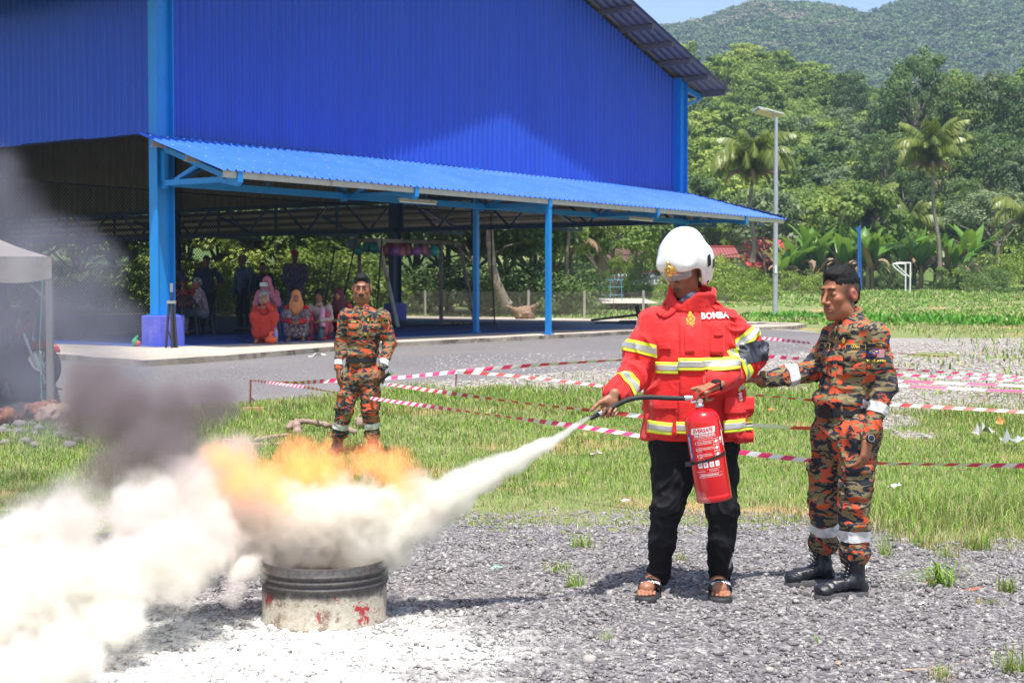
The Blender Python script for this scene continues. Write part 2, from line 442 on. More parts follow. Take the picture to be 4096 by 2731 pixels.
# ---------------------------------------------------------------- floor and apron
conc = NT('apron_concrete'); v = conc.pos()
c = conc.ramp(conc.noise(v, 1.3, 6, 0.6), [(0.3, (0.38, 0.33, 0.27)), (0.7, (0.56, 0.49, 0.41))])
f = conc.ramp(conc.noise(v, 5, 8, 0.7, 0.4), [(0.5, 0.0), (0.72, 0.7)])
c = conc.mix(f, c, (0.24, 0.20, 0.17)); conc.base(c); conc.rough(0.85); conc.bump(conc.noise(v, 40, 5, 0.7), 0.5, 0.01)
conc = conc.m
dirtyc = M('kerb_concrete', (0.34, 0.29, 0.23), 0.9, var=0.3, vs=3, bump=0.6, bs=25, bd=0.02, alt=(0.14, 0.11, 0.09), altf=0.55, cs='Object')
def slab(name, pts, z0, z1, m, rag=0.0, side=None):
    P2 = []
    for i in range(len(pts)):
        a = Vector(pts[i]); b_ = Vector(pts[(i+1) % len(pts)]); n = max(1, int((b_-a).length/0.35)) if rag else 1
        for k in range(n): P2.append(a.lerp(b_, k/n))
    V = []; n = len(P2)
    for z, jj in ((z1, 0), (z0, 1)):
        for i, p in enumerate(P2):
            o = rag*vnoise(np.array([[p.x*1.4, p.y*1.4, jj]]))[0]
            V.append((p.x+o, p.y+o*0.7, z+(0.15*o if not jj else 0)))
    F = [tuple(range(n))]+[tuple(range(2*n-1, n-1, -1))]+[(i, i+n, (i+1) % n+n, (i+1) % n) for i in range(n)]
    me = bpy.data.meshes.new(name); me.from_pydata(V, [], F)
    mi = [0, 0]+[1 if side else 0]*n; me.polygons.foreach_set('material_index', mi)
    bm = bmesh.new(); bm.from_mesh(me); bmesh.ops.recalc_face_normals(bm, faces=bm.faces); bm.to_mesh(me); bm.free()
    return link(name, me, [m, side or m])
ap = [G(-900, 1330, FLZ), G(60, 1400, FLZ), G(570, 1438, FLZ), G(900, 1418, FLZ), G(1500, 1369, FLZ), G(2100, 1342, FLZ), G(2560, 1320, FLZ), G(3170, 1302, FLZ), G(3230, 1292, FLZ)]
ap = [(p.x, p.y) for p in ap]+[(H(26, 2).x, H(26, 2).y), (H(26, 38).x, H(26, 38).y), (H(-6, 38).x, H(-6, 38).y)]
tag(slab('concrete_apron', ap, 0.18, FLZ-0.012, conc, 0.05, dirtyc), kind='structure')
fl = [H(-0.45, -0.45), H(TE+0.4, -0.3), H(TE+0.4, 36.5), H(-0.45, 36.5)]
tag(slab('hall_floor', [(p.x, p.y) for p in fl], 0.3, FLZ, floorp), kind='structure')
# ================================================================== LAND
def heightsheet(name, xs, ys, zf, mat, smooth=True):
    X, Y = np.meshgrid(xs, ys); Z = zf(X, Y); V = np.stack([X.ravel(), Y.ravel(), Z.ravel()], 1)
    n, m = len(xs), len(ys); i = np.arange(m-1)[:, None]*n+np.arange(n-1)[None, :]
    F = np.stack([i, i+1, i+n+1, i+n], -1).reshape(-1, 4)
    return tag(link(name, mesh_np(name, V, F, smooth), mat), kind='structure')
# lines on the ground in world metres
ASPH = [GG(-300, 1690), GG(0, 1690), GG(560, 1665), GG(980, 1612), GG(1340, 1572), GG(1900, 1518), GG(2560, 1478), GG(3050, 1440), GG(3480, 1372), GG(3380, 1345), GG(3060, 1304)]
def edge_near_asphalt(x):   # y of the near edge of the asphalt at x
    xs = [p.x for p in ASPH[:9]]; ys = [p.y for p in ASPH[:9]]
    return np.interp(x, xs, ys)
def near_edge_grass(x):     # y where the foreground rubble stops and the grass begins
    pts = [G(-400, 1900), G(-200, 1980), G(0, 2010), G(500, 2060), G(1900, 2055), G(2900, 2060), G(3400, 2080), G(3700, 2190), G(4096, 2170), G(4500, 2170)]
    return np.interp(x, [p.x for p in pts], [p.y for p in pts])
g = NT('ground'); v = g.pos()
n1 = g.noise(v, 0.55, 6, 0.6); n2 = g.noise(v, 6, 6, 0.65); n3 = g.noise(v, 40, 4, 0.7)
c = g.ramp(n2, [(0.3, (0.13, 0.18, 0.05)), (0.55, (0.19, 0.23, 0.07)), (0.75, (0.32, 0.26, 0.15))])
so = g.ramp(n1, [(0.56, 0.0), (0.64, 0.9)]); c = g.mix(so, c, (0.46, 0.27, 0.14))
g.base(c); g.rough(0.95); g.bump(n3, 0.6, 0.03)
gx = np.unique(np.concatenate([np.linspace(-420, -40, 20), np.linspace(-40, 60, 140), np.linspace(60, 460, 24)]))
gy = np.unique(np.concatenate([np.linspace(-30, 4, 6), np.linspace(4, 60, 110), np.linspace(60, 150, 50), np.linspace(150, 420, 12)]))
def groundz(X, Y):
    P = np.stack([X.ravel()*0.35, Y.ravel()*0.35, X.ravel()*0], 1)
    n = fbm(P, 3, 3).reshape(X.shape)
    a = 0.02+0.25*sstep(48, 80, Y)
    hallm = sstep(-3, 3, X-Y*0.72+13)*0  # placeholder keeps the sheet below paved areas
    paved = (1-sstep(40, 50, Y))*sstep(15, 19, Y)
    near = 1-sstep(8.0, 9.5, Y)
    return gz(X, Y)+n*a*(1-paved)*(1-near)-0.035*paved-0.01*near
ground = heightsheet('ground', gx, gy, groundz, g.m)
# foreground rubble bed of crushed asphalt, powder-dusted round the drum
DR = Vector((-0.884, 6.87, 0.0))
def rubble_colour(t, dark, mid, light):
    v = t.pos(); sp = t.voro(v, 55, out='Color'); n = t.noise(v, 0.9, 5, 0.6)
    f = t.n.new('ShaderNodeSeparateColor'); t.ln(sp, f.inputs[0])
    c = t.ramp(f.outputs[0], [(0.0, dark), (0.55, mid), (0.86, light), (1.0, (0.46, 0.44, 0.42))])
    # dry powder settled on the stones
    mp = t.mapp(v, (1/1.75, 1/1.25, 0.0), (0, 0, 0), (1.35/1.75, -6.1/1.25, 0))
    ln = t.n.new('ShaderNodeVectorMath'); ln.operation = 'LENGTH'; t.ln(mp, ln.inputs[0])
    d = t.math('ADD', ln.outputs[1 if len(ln.outputs) > 1 else 0], t.math('MULTIPLY', t.math('SUBTRACT', t.noise(v, 1.6, 6, 0.7), 0.5), 1.5))
    pw = t.ramp(d, [(0.45, 1.0), (1.30, 0.0)])
    pw = t.math('MULTIPLY', pw, t.ramp(t.noise(v, 22, 4, 0.7), [(0.34, 0.25), (0.56, 1.0)]))
    return t.mix(pw, c, (0.80, 0.79, 0.74))
def rubble_mat(name, dark, mid, light):
    t = NT(name); t.base(rubble_colour(t, dark, mid, light)); t.rough(0.95)
    t.p.inputs['Specular IOR Level'].default_value = 0.15
    t.bump(t.noise(t.pos(), 150, 4, 0.75), 0.9, 0.006); return t.m
bedm = rubble_mat('rubble_bed', (0.09, 0.085, 0.088), (0.17, 0.16, 0.165), (0.27, 0.255, 0.25))
stonem = rubble_mat('rubble_stone', (0.155, 0.145, 0.150), (0.235, 0.22, 0.225), (0.32, 0.30, 0.295))
bx = np.linspace(-6, 7, 520); by = np.linspace(3.2, 9.6, 300)
def bedz(X, Y):
    P = np.stack([X.ravel()*12, Y.ravel()*12, X.ravel()*0], 1)
    n = fbm(P, 3, 9).reshape(X.shape)*0.012
    e = near_edge_grass(X.ravel()).reshape(X.shape)
    P2 = np.stack([X.ravel()*1.7, Y.ravel()*1.7, X.ravel()*0], 1); e = e+0.35*fbm(P2, 3, 4).reshape(X.shape)
    return gz(X, Y)+0.004+n-0.08*sstep(-0.1, 0.15, Y-e)
heightsheet('rubble_ground', bx, by, bedz, bedm)
# asphalt road in front of the hall
am = NT('asphalt'); v = am.pos()
sp = am.voro(v, 90, out='Color'); f = am.n.new('ShaderNodeSeparateColor'); am.ln(sp, f.inputs[0])
c = am.ramp(f.outputs[0], [(0.0, (0.085, 0.08, 0.085)), (0.8, (0.15, 0.14, 0.145)), (1.0, (0.34, 0.32, 0.32))])
c = am.mix(am.ramp(am.noise(v, 0.35, 5, 0.6), [(0.35, 0.0), (0.7, 0.55)]), c, (0.22, 0.195, 0.18))
c = am.mix(am.ramp(am.noise(v, 7, 5, 0.75), [(0.66, 0.0), (0.74, 0.6)]), c, (0.36, 0.31, 0.25))
am.base(c); am.rough(0.9); am.bump(am.noise(v, 120, 3, 0.7), 0.5, 0.006)
ax = np.linspace(-14, 12, 160); ay = np.linspace(11.5, 50, 130)
A_far = [(11.5, 30)]
def asz(X, Y):
    P = np.stack([X.ravel()*1.3, Y.ravel()*1.3, X.ravel()*0], 1); n = fbm(P, 3, 12).reshape(X.shape)
    e = edge_near_asphalt(X.ravel()).reshape(X.shape)+n*0.5
    z = gz(X, Y)+0.012-0.12*(1-sstep(-0.12, 0.12, Y-e))
    rx = np.interp(Y, [11, G(3480, 1372, .38).y, G(3380, 1345, .38).y, G(3060, 1304, .4).y, 60], [40, G(3480, 1372, .38).x, G(3400, 1345, .38).x, G(3060, 1304, .4).x, 4])
    return z-0.15*sstep(-0.15, 0.15, X-rx+n*0.6)
heightsheet('asphalt_road', ax, ay, asz, am.m)
wl = M('road_line', (0.72, 0.70, 0.66), 0.8, var=0.2, vs=9)
a, b = G(3080, 1318, 0.4), G(3260, 1330, 0.4)
mb = MB(); dd = (b-a).normalized()*1; nn = Vector((-dd.y, dd.x, 0))*0.06
for k in range(6):
    p, q = a.lerp(b, k/6), a.lerp(b, (k+1)/6); zz = 0.022
    mb.poly([gp((p-nn).x, (p-nn).y, zz), gp((q-nn).x, (q-nn).y, zz), gp((q+nn).x, (q+nn).y, zz), gp((p+nn).x, (p+nn).y, zz)])
tag(mb.build('road_marking', wl), kind='structure')
# pale crushed-stone strip between lawn and road
def gravel_w(x, y):
    px = 2048+FPX*x/y
    e = edge_near_asphalt(x); lo = np.interp(px, [1600, 1750, 2100, 2560, 3000, 3300, 4096, 5200], [0.0, 0.9, 1.8, 2.6, 3.6, 5.0, 8.0, 10.0])
    d = e-y; P = np.stack([x*0.8, y*0.8, x*0], 1); n = fbm(P, 3, 44)
    k = sstep(1550, 1800, px)*(1-sstep(0.55, 1.1, np.clip(d, 0, None)/np.maximum(lo, 0.1)+0.55*n))
    r = sstep(3300, 3500, px)*sstep(15.0, 18.0, y+3*n)*(1-sstep(23, 29, y+4*n)); return np.maximum(k*(d > -6), r)
gv = NT('pale_gravel'); v = gv.pos(); sp = gv.voro(v, 34, out='Color'); f = gv.n.new('ShaderNodeSeparateColor'); gv.ln(sp, f.inputs[0])
gv.base(gv.ramp(f.outputs[0], [(0, (0.17, 0.15, 0.125)), (0.6, (0.28, 0.255, 0.23)), (1, (0.46, 0.44, 0.42))])); gv.rough(0.9); gv.bump(gv.noise(v, 50, 3, 0.6), 0.6, 0.02)
def gvz(X, Y):
    k = gravel_w(X.ravel(), Y.ravel()).reshape(X.shape); return groundz(X, Y)+0.012+0.012*k-0.16*(1-sstep(0.25, 0.5, k))
heightsheet('gravel_strip', np.linspace(-4, 20, 200), np.linspace(11, 35, 160), gvz, gv.m)
# ---------------------------------------------------------------- far terrain
hm = NT('hill_cover'); v = hm.pos(); n = hm.noise(v, 0.09, 6, 0.65)
c = hm.ramp(n, [(0.3, (0.06, 0.10, 0.02)), (0.5, (0.11, 0.18, 0.04)), (0.64, (0.17, 0.24, 0.05)), (0.72, (0.40, 0.27, 0.16))])
hm.base(c); hm.rough(0.95); hm.bump(hm.noise(v, 1.2, 5, 0.7), 1.0, 0.6)
def pxx(X, Y): return 2048+FPX*X/Y
def hill1z(X, Y):
    px = 2048+FPX*X/250.0
    top = EYE+(1155-np.interp(px, [-3000, 0, 1500, 2560, 2750, 3000, 3150, 3250, 3400, 3700, 4096, 5200], [500, 420, 330, 215, 200, 215, 275, 310, 350, 350, 330, 420]))*250/FPX
    k = sstep(112, 262, Y); k = 0.55*k+0.45*np.clip((Y-112)/150, 0, 1)
    P = np.stack([X.ravel()*0.03, Y.ravel()*0.03, X.ravel()*0], 1); n_ = fbm(P, 3, 21).reshape(X.shape)
    return gz(X, Y)-0.6+(top-6-gz(X, Y))*k+n_*4*k-((Y-262).clip(0, 400))*0.25
hill1 = heightsheet('hill', np.linspace(-260, 320, 120), np.linspace(104, 420, 80), hill1z, hm.m)
mm = NT('mountain_cover'); v = mm.pos(); n = mm.noise(v, 0.03, 6, 0.7)
mm.base(mm.ramp(n, [(0.3, (0.03, 0.05, 0.015)), (0.6, (0.06, 0.095, 0.025))])); mm.rough(0.95)
def hill2z(X, Y):
    px = 2048+FPX*X/930.0
    top = EYE+(1155-np.interp(px, [-3000, 0, 1500, 2200, 2560, 2640, 2740, 2823, 2906, 3000, 3250, 3397, 3467, 3518, 3650, 4096, 5200], [420, 330, 230, 140, 92, 84, 70, 52, 20, -12, -5, 36, 42, 12, -40, -110, -60]))*930/FPX
    k = np.clip((Y-430)/500, 0, 1); k = 0.45*k+0.55*sstep(430, 930, Y)
    P = np.stack([X.ravel()*0.008, Y.ravel()*0.008, X.ravel()*0], 1); n_ = fbm(P, 4, 31).reshape(X.shape)
    return 3+(top-14)*k+n_*16*np.sin(np.pi*np.clip(k, 0, 1))-((Y-930).clip(0, 400))*0.5
hill2 = heightsheet('mountain', np.linspace(-700, 900, 150), np.linspace(420, 1250, 90), hill2z, mm.m)
# ================================================================== SCULPTING BY DISTANCE FIELD
class Sculpt:
    def __init__(s): s.ops = []; s.X = Matrix.Identity(4)
    def _push(s, f, c, rad, k, sub):
        X = s.X; sc = X.to_scale()[0]; C = X @ Vector(c); Xi = np.array(X.inverted())
        s.ops.append((f, np.array(C), np.asarray(rad if hasattr(rad, '__len__') else [rad]*3)*sc, k*sc, sub, Xi, sc)); return s
    def cap(s, a, b, ra, rb=None, k=0.02, fl=None, ff=1.3, sub=0):
        rb = ra if rb is None else rb; a = np.array(a, float); b = np.array(b, float); ba = b-a; L2 = max(1e-9, ba @ ba)
        fd = None if fl is None else np.array(Vector(fl).normalized())
        def f(x, y, z):
            dx, dy, dz = x-a[0], y-a[1], z-a[2]
            h = np.clip((dx*ba[0]+dy*ba[1]+dz*ba[2])/L2, 0, 1)
            dx = dx-ba[0]*h; dy = dy-ba[1]*h; dz = dz-ba[2]*h
            if fd is not None:
                q = (dx*fd[0]+dy*fd[1]+dz*fd[2])*(ff-1); dx = dx+q*fd[0]; dy = dy+q*fd[1]; dz = dz+q*fd[2]
            return np.sqrt(dx*dx+dy*dy+dz*dz)-(ra+(rb-ra)*h)
        Rm = np.array(s.X.to_3x3())/s.X.to_scale()[0]
        ext = np.abs(Rm @ (ba/2))+max(ra, rb)
        return s._push(f, (a+b)/2, ext, k, sub)
    def chain(s, pts, rs, k=0.02, **kw):
        for i in range(len(pts)-1): s.cap(pts[i], pts[i+1], rs[i], rs[i+1], k, **kw)
        return s
    def ell(s, c, r, k=0.02, rot=None, sub=0):
        c = np.array(c, float); r = np.array(r, float) if hasattr(r, '__len__') else np.array([r]*3, float)
        Q = None if rot is None else np.array(rot.inverted())
        def f(x, y, z):
            x, y, z = x-c[0], y-c[1], z-c[2]
            if Q is not None: x, y, z = Q[0, 0]*x+Q[0, 1]*y+Q[0, 2]*z, Q[1, 0]*x+Q[1, 1]*y+Q[1, 2]*z, Q[2, 0]*x+Q[2, 1]*y+Q[2, 2]*z
            k0 = np.sqrt((x/r[0])**2+(y/r[1])**2+(z/r[2])**2)+1e-9
            k1 = np.sqrt((x/r[0]**2)**2+(y/r[1]**2)**2+(z/r[2]**2)**2)+1e-9
            return k0*(k0-1)/k1
        return s._push(f, c, max(r), k, sub)
    def box(s, c, hf, rnd=0.01, k=0.01, rot=None, sub=0):
        c = np.array(c, float); hf = np.array(hf, float)-rnd
        Q = None if rot is None else np.array(rot.inverted())
        def f(x, y, z):
            x, y, z = x-c[0], y-c[1], z-c[2]
            if Q is not None: x, y, z = Q[0, 0]*x+Q[0, 1]*y+Q[0, 2]*z, Q[1, 0]*x+Q[1, 1]*y+Q[1, 2]*z, Q[2, 0]*x+Q[2, 1]*y+Q[2, 2]*z
            qx, qy, qz = np.abs(x)-hf[0], np.abs(y)-hf[1], np.abs(z)-hf[2]
            return np.sqrt(np.maximum(qx, 0)**2+np.maximum(qy, 0)**2+np.maximum(qz, 0)**2)+np.minimum(np.maximum(qx, np.maximum(qy, qz)), 0)-rnd
        return s._push(f, c, float(np.linalg.norm(hf))+rnd, k, sub)
    def loft(s, secs, k=0.02, e=2.4, sub=0, cut=0.012):
        """secs: (z, cx, cy, rx, ry); closed flat at both ends"""
        A = np.array(secs, float); A = A[np.argsort(A[:, 0])]; z0, z1 = A[0, 0], A[-1, 0]
        def f(x, y, z):
            cx, cyy, rx, ry = (np.interp(z, A[:, 0], A[:, i]) for i in (1, 2, 3, 4))
            q = (np.abs((x-cx)/rx)**e+np.abs((y-cyy)/ry)**e)**(1/e)
            d = (q-1)*np.minimum(rx, ry)*0.92
            dz = np.maximum(z0-z, z-z1)
            h = np.clip(0.5+0.5*(d-dz)/cut, 0, 1)
            return dz+(d-dz)*h+cut*h*(1-h)
        c = ((A[:, 1].min()+A[:, 1].max())/2, (A[:, 2].min()+A[:, 2].max())/2, (z0+z1)/2)
        hx = (A[:, 1].max()-A[:, 1].min())/2+A[:, 3].max(); hy = (A[:, 2].max()-A[:, 2].min())/2+A[:, 4].max(); hz = (z1-z0)/2
        Rm = np.abs(np.array(s.X.to_3x3())/s.X.to_scale()[0]); ext = Rm @ np.array([hx, hy, hz])
        return s._push(f, c, ext, k, sub)
    def mesh(s, name, h=0.006, disp=None):
        lo = np.min([o[1]-o[2]-o[3] for o in s.ops if not o[4]], axis=0)-3*h; hi = np.max([o[1]+o[2]+o[3] for o in s.ops if not o[4]], axis=0)+3*h
        n = np.ceil((hi-lo)/h).astype(int)+1
        ax = [lo[i]+h*np.arange(n[i]) for i in range(3)]
        D = np.full(n, 0.5, dtype=np.float32)
        for f, c, r, k, sub, Xi, sc in s.ops:
            m = r+max(k, 0.0)+2.5*h
            i0 = np.clip(np.floor((c-m-lo)/h).astype(int), 0, n); i1 = np.clip(np.ceil((c+m-lo)/h).astype(int)+1, 0, n)
            if (i1 <= i0).any(): continue
            x = ax[0][i0[0]:i1[0], None, None]; y = ax[1][None, i0[1]:i1[1], None]; z = ax[2][None, None, i0[2]:i1[2]]
            X = Xi[0, 0]*x+Xi[0, 1]*y+Xi[0, 2]*z+Xi[0, 3]; Y = Xi[1, 0]*x+Xi[1, 1]*y+Xi[1, 2]*z+Xi[1, 3]; Z = Xi[2, 0]*x+Xi[2, 1]*y+Xi[2, 2]*z+Xi[2, 3]
            d = f(X, Y, Z)*sc
            sl_ = D[i0[0]:i1[0], i0[1]:i1[1], i0[2]:i1[2]]
            kk = max(k, 1e-5)
            if sub:
                g_ = np.clip(0.5-0.5*(sl_+d)/kk, 0, 1); sl_[...] = sl_+(-d-sl_)*g_+kk*g_*(1-g_)
            else:
                g_ = np.clip(0.5+0.5*(sl_-d)/kk, 0, 1); sl_[...] = sl_+(d-sl_)*g_-kk*g_*(1-g_)
        Sg = D < 0
        c8 = [Sg[i:n[0]-1+i, j:n[1]-1+j, l:n[2]-1+l] for i in (0, 1) for j in (0, 1) for l in (0, 1)]
        cnt = np.zeros(c8[0].shape, np.uint8)
        for q in c8: cnt += q
        act = (cnt > 0) & (cnt < 8); cells = np.argwhere(act)
        idx = np.full(act.shape, -1, np.int32); idx[act] = np.arange(len(cells))
        offs = [(i, j, l) for i in (0, 1) for j in (0, 1) for l in (0, 1)]
        vals = np.stack([D[cells[:, 0]+i, cells[:, 1]+j, cells[:, 2]+l] for i, j, l in offs], 1)
        acc = np.zeros((len(cells), 3)); nn = np.zeros(len(cells))
        for a in range(8):
            for b in range(a+1, 8):
                df = [q-p for p, q in zip(offs[a], offs[b])]
                if sum(abs(q) for q in df) != 1: continue
                va, vb = vals[:, a], vals[:, b]; m = (va < 0) != (vb < 0)
                t = np.where(m, va/np.where(m, va-vb, 1), 0)
                for i in range(3): acc[:, i] += np.where(m, offs[a][i]+t*df[i], 0)
                nn += m
        V = lo+h*(cells+acc/nn[:, None])
        F = []
        for axn in range(3):
            sa = [slice(None)]*3; sb = [slice(None)]*3; sa[axn] = slice(0, -1); sb[axn] = slice(1, None)
            A_, B_ = Sg[tuple(sa)], Sg[tuple(sb)]; E = np.argwhere(A_ != B_); o1, o2 = (axn+1) % 3, (axn+2) % 3
            E = E[(E[:, o1] > 0) & (E[:, o2] > 0)]
            E = E[(E[:, o1] < n[o1]-1) & (E[:, o2] < n[o2]-1)]
            ins = A_[E[:, 0], E[:, 1], E[:, 2]]
            q = []
            for a, b in ((-1, -1), (0, -1), (0, 0), (-1, 0)):
                c_ = E.copy(); c_[:, o1] += a; c_[:, o2] += b; q.append(idx[c_[:, 0], c_[:, 1], c_[:, 2]])
            q = np.stack(q, 1); q[~ins] = q[~ins][:, ::-1]; F.append(q)
        F = np.concatenate(F); F = F[(F >= 0).all(1)]
        me = mesh_np(name, V, F, True)
        if disp is not None:
            N = np.empty(len(me.vertices)*3, np.float32); me.vertices.foreach_get('normal', N); N = N.reshape(-1, 3)
            V2 = V+N*disp(V)[:, None]; me.vertices.foreach_set('co', V2.astype(np.float32).ravel()); me.update()
        return me
def mverts(me):
    a = np.empty(len(me.vertices)*3, np.float32); me.vertices.foreach_get('co', a); return a.reshape(-1, 3)
def folds(amp=0.006, sc=11.0, seed=0, stretch=(1, 1, 0.55), fine=0.3):
    def f(V):
        P = V*np.array(stretch)*sc; wv = np.stack([vnoise(P*0.5, seed+5), vnoise(P*0.5, seed+6), vnoise(P*0.5, seed+7)], 1)
        n = vnoise(P+wv*1.4, seed); r = 2*(1-np.abs(n))**3-0.9
        n2 = 2*(1-np.abs(vnoise(P*2.1+wv*1.5, seed+1)))**3-0.9
        return amp*(0.85*r+fine*1.3*n2)
    return f
def headM(pos, fwd, sc=1.0, roll=0.0):
    f = Vector(fwd).normalized(); x = f.cross(Vector((0, 0, 1))).normalized(); z = x.cross(f)
    m = Matrix((x, f, z)).transposed() @ Matrix.Rotation(roll, 3, 'Y')
    return Matrix.Translation(Vector(pos)) @ (m*sc).to_4x4()
def head_ops(s, Mx, wide=1.0, ears=True):
    s.X = Mx
    s.ell((0, -0.018, 0.030), (0.076, 0.096, 0.098), 0.01)
    s.ell((0, 0.026, -0.042), (0.053*wide, 0.063, 0.080), 0.03)
    s.ell((0, 0.045, -0.093), (0.034, 0.034, 0.024), 0.025)
    s.ell((0, 0.071, -0.106), (0.017, 0.014, 0.013), 0.018)
    for q in (-1, 1):
        s.ell((q*0.039, 0.056, -0.016), (0.021, 0.022, 0.019), 0.02)
        s.ell((q*0.047*wide, 0.000, -0.068), (0.017, 0.034, 0.03), 0.03)
        s.ell((q*0.031, 0.098, 0.010), (0.019, 0.018, 0.013), 0.014, sub=1)
    s.cap((-0.030, 0.077, 0.034), (0.030, 0.077, 0.034), 0.0115, None, 0.012)
    for q in (-1, 1):
        s.ell((q*0.031, 0.071, 0.009), (0.0145, 0.0135, 0.0125), 0.004)
    s.cap((0, 0.086, 0.020), (0, 0.110, -0.022), 0.0062, 0.0105, 0.010)
    s.ell((0, 0.111, -0.028), (0.0120, 0.012, 0.0095), 0.006)
    for q in (-1, 1): s.ell((q*0.0135, 0.094, -0.033), (0.0095, 0.011, 0.0080), 0.006)
    s.ell((0, 0.076, -0.062), (0.030, 0.016, 0.022), 0.015)
    s.cap((-0.016, 0.088, -0.0585), (0.016, 0.088, -0.0585), 0.0066, None, 0.004)
    s.cap((-0.014, 0.087, -0.0720), (0.014, 0.087, -0.0720), 0.0078, None, 0.004)
    s.cap((-0.021, 0.093, -0.0655), (0.021, 0.093, -0.0655), 0.0022, None, 0.004, sub=1)
    if ears:
        for q in (-1, 1):
            rt = Matrix.Rotation(q*0.35, 3, 'Z') @ Matrix.Rotation(-0.2, 3, 'X')
            s.ell((q*0.081, -0.014, -0.004), (0.009, 0.019, 0.031), 0.007, rt)
            s.ell((q*0.091, -0.009, 0.001), (0.008, 0.010, 0.018), 0.003, rt, sub=1)
    s.X = Matrix.Identity(4)
def hand_ops(s, wr, d, nrm, side=1, curl=(30, 40, 25), thumb=(0.6, 0.5), sc=1.0, spread=0.03, first=0.0):
    """fingers along d, closing toward nrm; side: +1 thumb toward d x nrm"""
    wr = Vector(wr); d = Vector(d).normalized(); n = Vector(nrm); n = (n-d*n.dot(d)).normalized(); t = d.cross(n)*side
    B = lambda x, y, z: wr+(d*x+t*y+n*z)*sc
    s.cap(B(-0.02, 0, 0), B(0.02, 0, 0), 0.026*sc, 0.028*sc, 0.02, fl=n, ff=1.4)
    for y in (-0.026, -0.009, 0.010, 0.026): s.cap(B(0.018, y*0.75, 0), B(0.082, y, 0), 0.0155*sc, 0.0125*sc, 0.012)
    s.ell(B(0.035, 0.026, 0.008), 0.019*sc, 0.012)
    L = [(0.036, 0.022, 0.018), (0.042, 0.026, 0.020), (0.045, 0.028, 0.021), (0.042, 0.025, 0.020)]
    for i, y in enumerate((-0.029, -0.0095, 0.0105, 0.030)):
        p = B(0.084-0.006*(i == 0), y, 0); a = R(first+(2-i)*2); dd = d
        for j, (l, cu) in enumerate(zip(L[i], curl)):
            a += R(cu*(1+0.10*(1.5-i))); dd = (d*math.cos(a)+n*math.sin(a)+t*(spread*(i-1.5))).normalized(); q = p+dd*l*sc
            r0 = (0.0095, 0.0085, 0.0078)[j]*sc; s.cap(p, q, r0*1.05, r0*0.95, 0.0035); p = q
    p = B(0.018, 0.022, 0.006); q = B(0.050, 0.050, 0.012+0.02*thumb[0]); r_ = q+(d*(0.9)+n*thumb[0]+t*(0.5*(1-thumb[1]))).normalized()*0.032*sc
    e = r_+(d*(0.9)+n*(thumb[0]*1.2)-t*(thumb[1]-0.5)*0.8).normalized()*0.026*sc
    s.cap(p, q, 0.016*sc, 0.0125*sc, 0.01).cap(q, r_, 0.0120*sc, 0.0105*sc, 0.004).cap(r_, e, 0.0105*sc, 0.0088*sc, 0.004)
def body_ops(s, J, f=1.0):
    """J: joints as Vectors; f: thickness"""
    fw = J['fwd']; P = lambda n: Vector(J[n])
    s.cap(P('hipL'), P('hipR'), 0.10*f, None, 0.04)
    mid = (P('hipL')+P('hipR'))/2; ch = (P('shL')+P('shR'))/2-Vector((0, 0, 0.09))
    s.cap(mid, ch, 0.12*f, 0.135*f, 0.05, fl=fw, ff=1.25).cap(P('shL'), P('shR'), 0.05*f, None, 0.05)
    s.cap(P('neck')-Vector((0, 0, 0.06)), P('neck'), 0.062*f, 0.054*f, 0.03).cap(P('neck'), P('jaw'), 0.054*f, 0.052*f, 0.02)
    for q in 'LR':
        s.cap(P('sh'+q), P('el'+q), 0.048*f, 0.038*f, 0.02).cap(P('el'+q), P('wr'+q), 0.038*f, 0.026*f, 0.01)
        s.cap(P('hip'+q), P('kn'+q), 0.082*f, 0.052*f, 0.03).cap(P('kn'+q), P('an'+q), 0.053*f, 0.036*f, 0.015)
def paint(V, base, zones):
    c = np.tile(np.array(base, float), (len(V), 1))
    for Mx, ctr, rad, col, soft in zones:
        Xi = np.array(Mx.inverted()); L = V @ Xi[:3, :3].T+Xi[:3, 3]
        q = np.sqrt((((L-np.array(ctr))/np.array(rad))**2).sum(1)); k = np.clip((1-q)/soft+0.5, 0, 1)[:, None]
        c = c*(1-k)+np.array(col)*k
    return c
def skin_mat(name):
    if name in MC: return MC[name]
    t = NT(name); a = t.new('ShaderNodeVertexColor', layer_name='tint'); v = t.coord()
    n = t.noise(v, 60, 4, 0.6); c = t.mix(t.math('MULTIPLY', n, 0.28), a.outputs[0], (0.10, 0.025, 0.012)); t.base(c); t.rough(0.47)
    t.p.inputs['Subsurface Weight'].default_value = 0.08; t.p.inputs['Subsurface Radius'].default_value = (0.02, 0.008, 0.004); t.p.inputs['Subsurface Scale'].default_value = 0.5
    t.bump(t.noise(v, 260, 3, 0.6), 0.15, 0.001); MC[name] = t.m; return t.m
